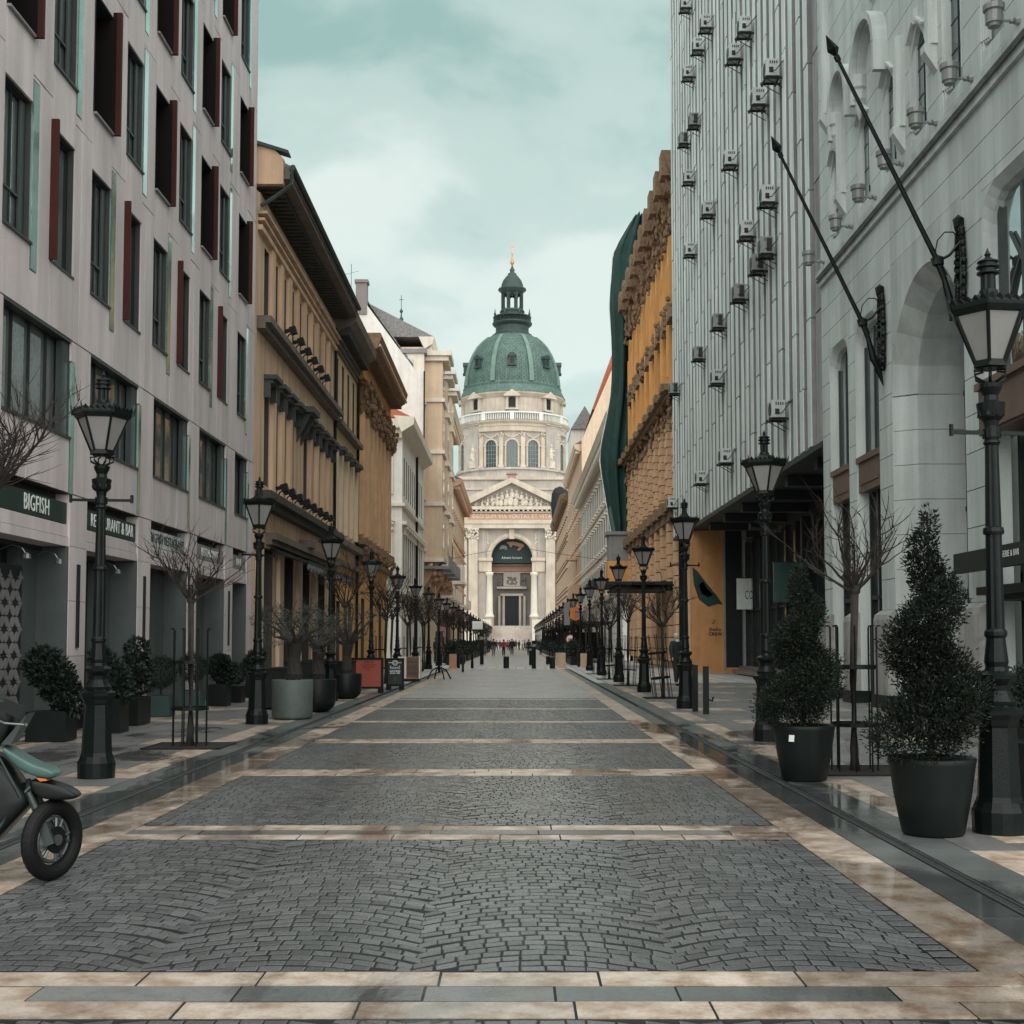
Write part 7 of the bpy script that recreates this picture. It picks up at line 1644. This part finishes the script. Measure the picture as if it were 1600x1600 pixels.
mb.obox((-0.02, -0.09, 0.30), (0.06, 0.05, 0.14), Matrix.Rotation(R(-22), 3, 'Y')); mb.tube([(-0.13, -0.08, 0.57), (-0.15, 0, 0.62), (-0.13, 0.08, 0.57)], 0.02, 6)
o = part('fork', mb, 'frame_grey', t, rot=(0, 0, 0)); 
mb = MB()
def rbody(mb, pts, hw, top=None):
    """side outline with a softer, narrower rim on both flanks"""
    cx = sum(p[0] for p in pts)/len(pts); cz = sum(p[1] for p in pts)/len(pts); n = len(pts); vs = []
    for f_, y in ((0.86, -hw), (0.97, -hw*0.8), (1.0, 0), (0.97, hw*0.8), (0.86, hw)):
        for x, z in pts: vs.append((cx+(x-cx)*f_, y, cz+(z-cz)*f_))
    fs = [tuple(range(n))[::-1], tuple(range(4*n, 5*n))]
    for k in range(4):
        for i in range(n): fs.append((k*n+i, k*n+(i+1) % n, (k+1)*n+(i+1) % n, (k+1)*n+i))
    mb.add(vs, fs)
# leg shield sweeping down into the belly
rbody(mb, [(-0.42, 0.86), (-0.30, 0.80), (-0.17, 0.62), (-0.10, 0.52), (-0.14, 0.44), (-0.24, 0.34), (-0.33, 0.22), (-0.45, 0.18), (-0.75, 0.19), (-1.15, 0.22), (-1.15, 0.30), (-0.75, 0.27), (-0.55, 0.30), (-0.45, 0.42), (-0.42, 0.62)], 0.17); part('leg_shield', mb, 'scoot_black', t, smooth=False)
mb = MB(); rbody(mb, [(-0.33, 0.85), (-0.28, 0.855), (-0.13, 0.74), (0.0, 0.705), (0.05, 0.67), (0.03, 0.635), (-0.08, 0.65), (-0.2, 0.70)], 0.13); part('mint_cowl', mb, 'scoot_teal', t)
mb = MB(); rbody(mb, [(-0.16, 0.66), (-0.02, 0.625), (0.10, 0.585), (0.17, 0.535), (0.165, 0.51), (0.05, 0.50), (-0.12, 0.52)], 0.10); part('nose_beak', mb, 'scoot_black', t)
mb = MB(); rbody(mb, [(-0.09, 0.655), (-0.02, 0.645), (-0.01, 0.632), (-0.06, 0.628)], 0.115); part('indicator', mb, 'amber', t)
mb = MB(); rbody(mb, [(-0.40, 0.84), (-0.30, 0.83), (-0.26, 0.92), (-0.22, 1.02), (-0.26, 1.14), (-0.36, 1.19), (-0.47, 1.14), (-0.5, 1.0)], 0.12); part('handlebar_cover', mb, 'scoot_black', t)
mb = MB(); mb.tube([(-0.36, -0.1, 1.04), (-0.40, -0.26, 1.07), (-0.46, -0.38, 1.05)], 0.017, 8); mb.tube([(-0.36, 0.1, 1.04), (-0.40, 0.26, 1.07), (-0.46, 0.38, 1.05)], 0.017, 8); part('handlebar', mb, 'rubber', t)
mb = MB(); mb.tube([(-0.33, -0.2, 1.03), (-0.24, -0.26, 1.0), (-0.12, -0.28, 0.99)], 0.008, 6); mb.blob((-0.11, -0.28, 0.99), 0.013); part('brake_lever', mb, 'scoot_silver', t)
mb = MB(); mb.tube([(-0.36, -0.15, 1.08), (-0.28, -0.2, 1.12), (-0.22, -0.24, 1.11)], 0.007, 5); mb.obox((-0.20, -0.25, 1.09), (0.13, 0.02, 0.08), Matrix.Rotation(R(25), 3, 'Y')); part('mirror', mb, 'scoot_black', t)
mb = MB(); mb.add([(-0.30, -0.1, 0.86), (-0.17, -0.1, 1.02), (-0.14, -0.1, 1.05), (-0.24, -0.1, 0.86), (-0.30, 0.1, 0.86), (-0.17, 0.1, 1.02), (-0.14, 0.1, 1.05), (-0.24, 0.1, 0.86)], [(0,1,2,3), (4,5,6,7), (0,1,5,4), (3,2,6,7), (1,2,6,5)]); part('headlight', mb, 'frame_grey', t)
mb = MB(); mb.tube([(-0.13, -0.02, 0.58), (-0.07, -0.1, 0.45), (-0.03, -0.09, 0.3)], 0.006, 5); mb.tube([(-0.42, -0.17, 0.82), (-0.43, -0.18, 0.6), (-0.42, -0.17, 0.44)], 0.008, 5); part('cable', mb, 'rubber', t)
mb = MB(); rbody(mb, [(-1.9, 0.35), (-1.15, 0.25), (-1.05, 0.5), (-1.15, 0.68), (-1.7, 0.74), (-2.0, 0.7)], 0.15); part('rear_body', mb, 'scoot_black', t)
mb = MB(); rbody(mb, [(-1.85, 0.75), (-1.15, 0.70), (-1.1, 0.76), (-1.3, 0.82), (-1.85, 0.84)], 0.14); part('seat', mb, 'rubber', t)
rw = MB(); torus(rw, 0.195, 0.060, 40, 12, 0.05); part('rear_tyre', rw, 'rubber', t, (-1.72, 0, 0.253))
mb = MB(); mb.tube([(-0.12, -0.07, 0.60), (-0.2, -0.15, 0.5), (-0.28, -0.155, 0.36), (-0.4, -0.14, 0.27)], 0.009, 6); mb.tube([(-0.3, -0.165, 0.8), (-0.22, -0.168, 0.66), (-0.16, -0.165, 0.54)], 0.006, 5); part('panel_trim', mb, 'frame_grey', t)
mb = MB(); mb.cyl((-0.62, -0.14, 0.2), (-0.66, -0.2, 0.02), 0.012); part('side_stand', mb, 'scoot_silver', t)

for ch in t.children:
    if ch.name.split('.')[0] in ('leg_shield', 'mint_cowl', 'nose_beak', 'handlebar_cover', 'rear_body', 'seat'):
        s_ = ch.modifiers.new('Sub', 'SUBSURF'); s_.levels = 2; s_.render_levels = 2; ch.data.shade_smooth()
# ================================================================ BOLLARDS, POSTS, SIGNS
def simple(name, lab, cat, x, Y, parts_, grp=None, rz=0):
    t = thing(name, lab, cat, (x, Y, 0), rz, grp)
    for nm, mb, m in parts_: part(nm, mb, m, t)
    return t
def flatpost(h): mb = MB(); mb.box(-0.06, 0.06, -0.03, 0.03, 0, h); cp = MB(); cp.box(-0.065, 0.065, -0.035, 0.035, h, h+0.015); return [('post', mb, 'pot_dark'), ('cap', cp, 'iron')]
simple('flat_bollard', 'flat dark bollard hard against the third right lamp', 'bollard', 3.83, 27.45, flatpost(0.98), 'pair of flat bollards')
b_ = simple('flat_bollard', 'flat dark bollard with a small hook, right one of the pair', 'bollard', 3.92, 26.5, flatpost(0.97), 'pair of flat bollards')
mb = MB(); mb.tube([(0.06, 0, 0.3), (0.13, 0, 0.27), (0.15, 0, 0.36)], 0.02, 6); part('hook', mb, 'iron', b_)
simple('flat_bollard', 'flat dark post standing between the sixth and seventh left lamps', 'bollard', -2.6, 63.0, flatpost(1.0))
def cone(h, r=0.09): mb = MB(); mb.lathe([(r, 0), (r*0.95, 0.1), (r*0.55, h*0.9), (r*0.4, h), (0, h+0.02)], 12); return [('post', mb, 'iron')]
def stub(h, r=0.16): mb = MB(); mb.lathe([(r, 0), (r, h), (r*0.9, h+0.02)], 14); c = MB(); c.lathe([(r*0.93, h+0.021), (r*0.93, h+0.05), (0, h+0.05)], 14); return [('drum', mb, 'pot_dark'), ('lid', c, 'lead_grey')]
def pole(h, r=0.11): mb = MB(); mb.lathe([(r, 0), (r, h), (r*0.6, h+0.04)], 12); c = MB(); c.lathe([(r*1.1, h*0.8), (r*1.1, h*0.9)], 12); return [('post', mb, 'pot_dark'), ('band', c, 'ac_metal')]
D = lambda y: 3000/(y-1002)
def at(px, py): return ((px-806)/2000*D(py), D(py))
for nm, cat, px, py, pp, lab in (
    ('cone_bollard', 'bollard', 738, 1044, cone(0.9), 'slim pointed black bollard left of the crossing'), ('sign_post', 'post', 753, 1038, pole(2.0, 0.12), 'tall dark post with a white box sign left of the crowd'),
    ('drum_bollard', 'bollard', 791, 1044, stub(0.62), 'round dark stub bollard in the middle of the crossing'), ('sign_post', 'post', 829, 1039, pole(1.15, 0.1), 'dark post with white sticker right behind the tallest green post'),
    ('sign_post', 'post', 834, 1044.5, pole(1.5, 0.12), 'tallest dark green post right of the crowd'), ('drum_bollard', 'bollard', 856, 1038, stub(0.5, 0.13), 'short black stub bollard, farther of two at the right kerb'),
    ('drum_bollard', 'bollard', 863, 1044.5, stub(0.6, 0.15), 'short black stub bollard, nearer of two at the right kerb'), ('cone_bollard', 'bollard', 716, 1044, cone(0.85, 0.11), 'pointed black bollard beside the terracotta block'),
    ('drum_bollard', 'bollard', 723, 1038, stub(0.5, 0.15), 'short black stub bollard at the left kerb')):
    x, Y = at(px, py); simple(nm, lab, cat, x, Y, pp)
def blockpost(h, m='stone_post'): mb = MB(); mb.prism([(-0.2, 0), (0.2, 0), (0.2, h-0.03), (0.15, h), (-0.15, h), (-0.2, h-0.03)], 'xz', -0.15, 0.15); k = MB(); k.box(-0.23, 0.23, -0.18, 0.18, 0, 0.08); return [('block', mb, m), ('foot', k, m)]
for px, py, h, m_, lab in ((873, 1040, 0.8, 'stone_post', 'pale stone block, left one of two by the orange round sign'), (878, 1043, 0.85, 'stone_post', 'pale stone block, right one of two by the orange round sign'), (912, 1042, 0.8, 'stone_post', 'pale stone block behind the sixth right lamp'), (708, 1044.5, 0.8, 'terracotta', 'terracotta coloured block at the left kerb')):
    x, Y = at(px, py); simple('stone_block', lab, 'stone block', x, Y, blockpost(h, m_))
x, Y = at(753, 1038); t = thing('box_sign', 'white box sign on the tall post left of the crowd', 'sign', (x, Y-0.02, 2.3)); mb = MB(); mb.box(-0.62, 0.05, -0.1, 0.1, 0, 0.5); part('box', mb, 'sign_white', t); mb = MB(); mb.box(-0.68, 0.1, -0.12, 0.12, -0.05, 0.0); part('shelf', mb, 'lead_grey', t)
def roundsign(px, py, z, r, m1, m2, lab, tx=None):
    x, Y = at(px, py); t = thing('round_sign', lab, 'road sign', (x, Y, 0)); mb = MB(); mb.cyl((0, 0, 0), (0, 0, z+r), 0.035); part('post', mb, 'iron_dull', t)
    mb = MB(); mb.cyl((0, -0.04, z), (0, -0.06, z), r, n=24); part('plate', mb, m1, t); mb = MB(); mb.cyl((0, -0.061, z), (0, -0.065, z), r*0.78, n=24); f = part('face', mb, m2, t)
    mb = MB(); mb.box(-r*0.5, r*0.5, -0.07, -0.066, z-0.03, z+0.03); part('bar', mb, 'ink_black', t); return t
roundsign(891, 1036, 1.65, 0.32, 'sign_red', 'sign_white', 'round white road sign with red rim by the seventh right lamp')
roundsign(691, 1036, 2.15, 0.36, 'sign_mauve', 'sign_mauve', 'round mauve sign on a post among the left lamps')
x, Y = at(899, 1040); t = thing('hanging_lantern', 'orange and white round shop sign hanging above the right pavement', 'sign', (x, Y, 2.8)); mb = MB(); mb.cyl((0, -0.1, 0.4), (0, 0.0, 0.4), 0.42, n=18); part('disc', mb, 'amber', t); mb = MB(); mb.cyl((0.2, -0.12, 0.4), (0.2, -0.02, 0.4), 0.2, n=14); mb.box(-0.7, -0.35, -0.1, 0, -0.3, 1.1); part('panel', mb, 'lead_grey', t)
t = thing('info_stand', 'slim black stand on four curved feet by the slatted box', 'stand', (-3.05, 51.0, 0)); mb = MB(); mb.cyl((0, 0, 0.25), (0, 0, 1.9), 0.05)
for a in (0.4, 2.0, 3.6, 5.2): mb.tube([(0, 0, 0.5), (0.3*math.cos(a), 0.3*math.sin(a), 0.35), (0.5*math.cos(a), 0.5*math.sin(a), 0.0)], 0.03, 6)
part('post', mb, 'iron', t); mb = MB(); mb.box(-0.15, 0.15, -0.03, 0.03, 1.45, 1.9); part('board', mb, 'ac_dark', t)
# dark terrace roofs and hedges past the crossing
def terrace(sx, Y0, Y1, i, n):
    x0 = 3.9 if sx > 0 else -4.2; x1 = 6.9 if sx > 0 else -6.9; side = 'right' if sx > 0 else 'left'
    t = thing('terrace_canopy', f'black framed terrace canopy past the crossing on the {side}, {ORD[i]} in its row', 'canopy', (sx*5.3, (Y0+Y1)/2, 0), 0, f'terrace canopies on the {side}'); L_ = (Y1-Y0)/2
    a, b = sorted((x0-sx*5.3, x1-sx*5.3)); h = 2.75 if sx > 0 else 2.6
    mb = MB(); mb.box(a, b, -L_, L_, h, h+0.18); part('roof', mb, 'net_dark', t)
    mb = MB()
    for x in (a, b-0.1):
        for y in (-L_, 0, L_-0.1): mb.box(x, x+0.1, y, y+0.1, 0, h)
    part('posts', mb, 'iron_dull', t)
    mb = MB(); mb.box(a, b, L_-0.12, L_-0.06, 0.1, h-0.5); part('back_screen', mb, 'ac_dark', t)
for i in range(6): terrace(1, 92 + 17*i, 105 + 17*i, i, 6)
for sx, n, xx in ((1, 9, 3.75), (-1, 11, -4.1)):
    for i in range(n):
        Y = 84 + 10.5*i; side = 'right' if sx > 0 else 'left'
        t = thing('planter_hedge', f'dark hedge in a long box past the crossing on the {side}, {ORD[i]} in its row', 'hedge', (xx, Y, 0), 0, f'planter hedges on the {side}')
        mb = MB(); mb.box(-0.3, 0.3, -3.4, 3.4, 0, 0.55); part('box', mb, 'pot_dark', t)
        leaves('foliage', [(0, y_, 0.95 + 0.12*math.sin(y_*5+i), 0.38, 0.42) for y_ in np.linspace(-3.2, 3.2, 12)], 1300, 0.22, 0.12, 'leaf_bush', t, 60+i)
# span wire over the street
t = thing('span_wire', 'thin sagging wire spanning the street in front of the basilica arch', 'wire', (0, 124, 11)); mb = MB()
mb.tube([(-7.5, 0, -1.8 + 0.0), (-4, 0, -1.2+0.2), (0.0, 0, 0.05-0.4), (4, 0, -1.0), (8.4, 0, -1.6)], 0.02, 5); part('cable', mb, 'iron', t)

# ================================================================ PEOPLE
def skin_mesh(name, joints, edges, m):
    me = bpy.data.meshes.new(name); keys = list(joints); me.from_pydata([joints[k][:3] for k in keys], [(keys.index(a), keys.index(b)) for a, b in edges], [])
    o = bpy.data.objects.new(name, me); COL.objects.link(o); o.modifiers.new('Skin', 'SKIN')
    for i, k in enumerate(keys): r = joints[k][3]; me.skin_vertices[0].data[i].radius = (r, r*(joints[k][4] if len(joints[k]) > 4 else 1))
    me.skin_vertices[0].data[0].use_root = True
    s = o.modifiers.new('Sub', 'SUBSURF'); s.levels = 1; s.render_levels = 1
    dg = bpy.context.evaluated_depsgraph_get(); out = bpy.data.meshes.new_from_object(o.evaluated_get(dg)); bpy.data.objects.remove(o)
    out.name = name; out.materials.clear(); out.materials.append(MATS[m]); out.shade_smooth(); return out
def figure_meshes(step, armsw, narrow=1.0):
    s, a = step, armsw
    J = {'pel': (0, 0, 0.94, 0.13, 0.8), 'sp': (0, 0.0, 1.15, 0.12, 0.75), 'ch': (0, 0, 1.36, 0.135, 0.7), 'nk': (0, 0, 1.50, 0.05), 'hd': (0, -0.015, 1.60, 0.085, 1.1), 'tp': (0, -0.01, 1.70, 0.075, 1.1),
         'sl': (-0.17*narrow, 0, 1.42, 0.06), 'el': (-0.24*narrow, -a*0.5, 1.16, 0.045), 'wl': (-0.24*narrow, -a-0.04, 0.92, 0.032), 'fl': (-0.235*narrow, -a-0.05, 0.82, 0.028),
         'sr': (0.17*narrow, 0, 1.42, 0.06), 'er': (0.24*narrow, a*0.5, 1.16, 0.045), 'wr': (0.24*narrow, a-0.04, 0.92, 0.032), 'fr': (0.235*narrow, a-0.05, 0.82, 0.028),
         'hl': (-0.09, 0, 0.90, 0.09), 'kl': (-0.10, -s*0.5-0.02, 0.50, 0.06), 'al': (-0.10, -s*0.95+0.05, 0.09, 0.042), 'tl': (-0.11, -s-0.08, 0.035, 0.04),
         'hr': (0.09, 0, 0.90, 0.09), 'kr': (0.10, s*0.5-0.02, 0.50, 0.06), 'ar': (0.10, s*0.95+0.05, 0.09, 0.042), 'tr': (0.11, s-0.08, 0.035, 0.04)}
    E_ = [('pel','sp'),('sp','ch'),('ch','nk'),('nk','hd'),('hd','tp'),('ch','sl'),('sl','el'),('el','wl'),('wl','fl'),('ch','sr'),('sr','er'),('er','wr'),('wr','fr'),('pel','hl'),('hl','kl'),('kl','al'),('al','tl'),('pel','hr'),('hr','kr'),('kr','ar'),('ar','tr')]
    body = skin_mesh('body', J, E_, 'skin')
    g_ = lambda k, d: (*J[k][:3], J[k][3]+d, *(J[k][4:5]))
    JJ = {k: g_(k, 0.035) for k in ('pel', 'sp', 'ch', 'sl', 'el', 'wl', 'sr', 'er', 'wr')}; JJ['pel'] = (0, 0, 0.86, 0.17, 0.85); JJ['nk'] = (0, 0, 1.49, 0.07)
    jk = skin_mesh('jacket', JJ, [('pel','sp'),('sp','ch'),('ch','nk'),('ch','sl'),('sl','el'),('el','wl'),('ch','sr'),('sr','er'),('er','wr')], 'cloth_black')
    JT = {k: g_(k, 0.025) for k in ('pel', 'hl', 'kl', 'al', 'hr', 'kr', 'ar')}; JT['pel'] = (0, 0, 0.95, 0.12, 0.85)
    tr_ = skin_mesh('trousers', JT, [('pel','hl'),('hl','kl'),('kl','al'),('pel','hr'),('hr','kr'),('kr','ar')], 'cloth_navy')
    mb = MB()
    for k in ('l', 'r'): q = J['t'+k]; mb.blob((q[0], q[1]+0.05, 0.045), (0.05, 0.13, 0.045), random.Random(1), 8)
    sh = mb.mesh('shoes', 'rubber', True)
    mb = MB(); mb.blob((0, 0.01, 1.665), (0.098, 0.115, 0.11), random.Random(2), 10); hr = mb.mesh('hair', 'hair_dark', True)
    mb = MB(); mb.blob((0, -0.115, 1.60), (0.014, 0.02, 0.02), n=5); mb.blob((-0.035, -0.10, 1.635), 0.012, n=5); mb.blob((0.035, -0.10, 1.635), 0.012, n=5); mb.box(-0.03, 0.03, -0.112, -0.10, 1.555, 1.562); mb.blob((-0.1, 0, 1.60), (0.015, 0.025, 0.035), n=5); mb.blob((0.1, 0, 1.60), (0.015, 0.025, 0.035), n=5); fc = mb.mesh('face', 'skin')
    return body, jk, tr_, sh, hr, fc
FM = [figure_meshes(0.22, 0.14), figure_meshes(-0.18, -0.1), figure_meshes(0.03, 0.02, 0.95)]
def person(px, py, v, rz, jm, tm, hm, h, lab, x=None, Y=None, extra=None, grp='people walking in the street'):
    if x is None: x, Y = at(px, py)
    t = thing('person', lab, 'person', (x, Y, 0), rz, grp); k = h/1.72; t.scale = (k, k, k)
    for me, nm, m_ in zip(FM[v], ('body', 'jacket', 'trousers', 'shoes', 'hair', 'face'), (None, jm, tm, None, hm, None)):
        o = link(nm, me, t)
        if m_: o.material_slots[0].link = 'OBJECT'; o.material_slots[0].material = MATS[m_]
    if extra: part(extra[0], extra[1], extra[2], t)
    return t
sc_ = MB(); sc_.blob((0, -0.06, 1.5), (0.1, 0.09, 0.06), n=8)
person(0, 0, 0, R(20), 'cloth_black', 'cloth_black', 'hair_white', 1.74, 'white haired person in a black coat walking behind the third right lamp', 5.45, 43.5, ('scarf', sc_, 'cloth_white'), None)
bag = lambda: (lambda m: (m.box(0.2, 0.28, -0.18, 0.12, 0.75, 1.05), m)[1])(MB())
person(771, 1025, 0, R(185), 'cloth_black', 'cloth_grey', 'hair_dark', 1.72, 'person in a long black coat, leftmost of the figures walking abreast')
person(787, 1025, 1, R(175), 'cloth_red', 'cloth_black', 'hair_dark', 1.66, 'person in a dark red jacket in the middle of the street')
person(800, 1023.5, 0, R(180), 'cloth_black', 'cloth_black', 'hair_dark', 1.74, 'person in black walking right of the red jacket')
person(826, 1024, 1, R(170), 'cloth_black', 'cloth_black', 'hair_dark', 1.68, 'person in black with a dark bag next to the tallest green post', extra=('bag', bag(), 'cloth_navy'))
person(845, 1023, 2, R(200), 'cloth_black', 'cloth_black', 'hair_dark', 1.7, 'person in black standing at the right kerb near the stub bollards')
person(758, 1024, 2, R(30), 'cloth_navy', 'cloth_grey', 'hair_dark', 1.7, 'person in navy standing behind the tall dark post')
person(681, 1036, 2, R(60), 'cloth_black', 'cloth_black', 'hair_dark', 1.72, 'person in black at the left pavement by the bare trees')
person(686, 1033, 0, R(100), 'cloth_navy', 'cloth_black', 'hair_dark', 1.7, 'person in navy at the left pavement by the bare trees')
for i, (px, py, jm) in enumerate(((776, 1017, 'cloth_navy'), (781, 1015, 'cloth_black'), (793, 1016, 'cloth_red'), (796, 1017, 'cloth_grey'), (806, 1015.5, 'cloth_navy'), (811, 1016, 'cloth_black'), (816, 1015, 'cloth_white'), (766, 1016, 'cloth_grey'), (762, 1015, 'cloth_black'), (820, 1017, 'cloth_black'), (788, 1014.5, 'cloth_black'), (749, 1016, 'cloth_navy'), (803, 1014, 'cloth_black'))):
    person(px, py, i % 3, R(170 + 11*i), jm, 'cloth_black', 'hair_dark', 1.64 + 0.02*(i % 5), f'far pedestrian in {dict(cloth_navy="navy", cloth_black="black", cloth_red="red", cloth_grey="grey", cloth_white="white")[jm]} in the crowd before the basilica steps, {ORD[sorted((776,781,793,796,806,811,816,766,762,820,788,749,803)).index(px)]} from the left')
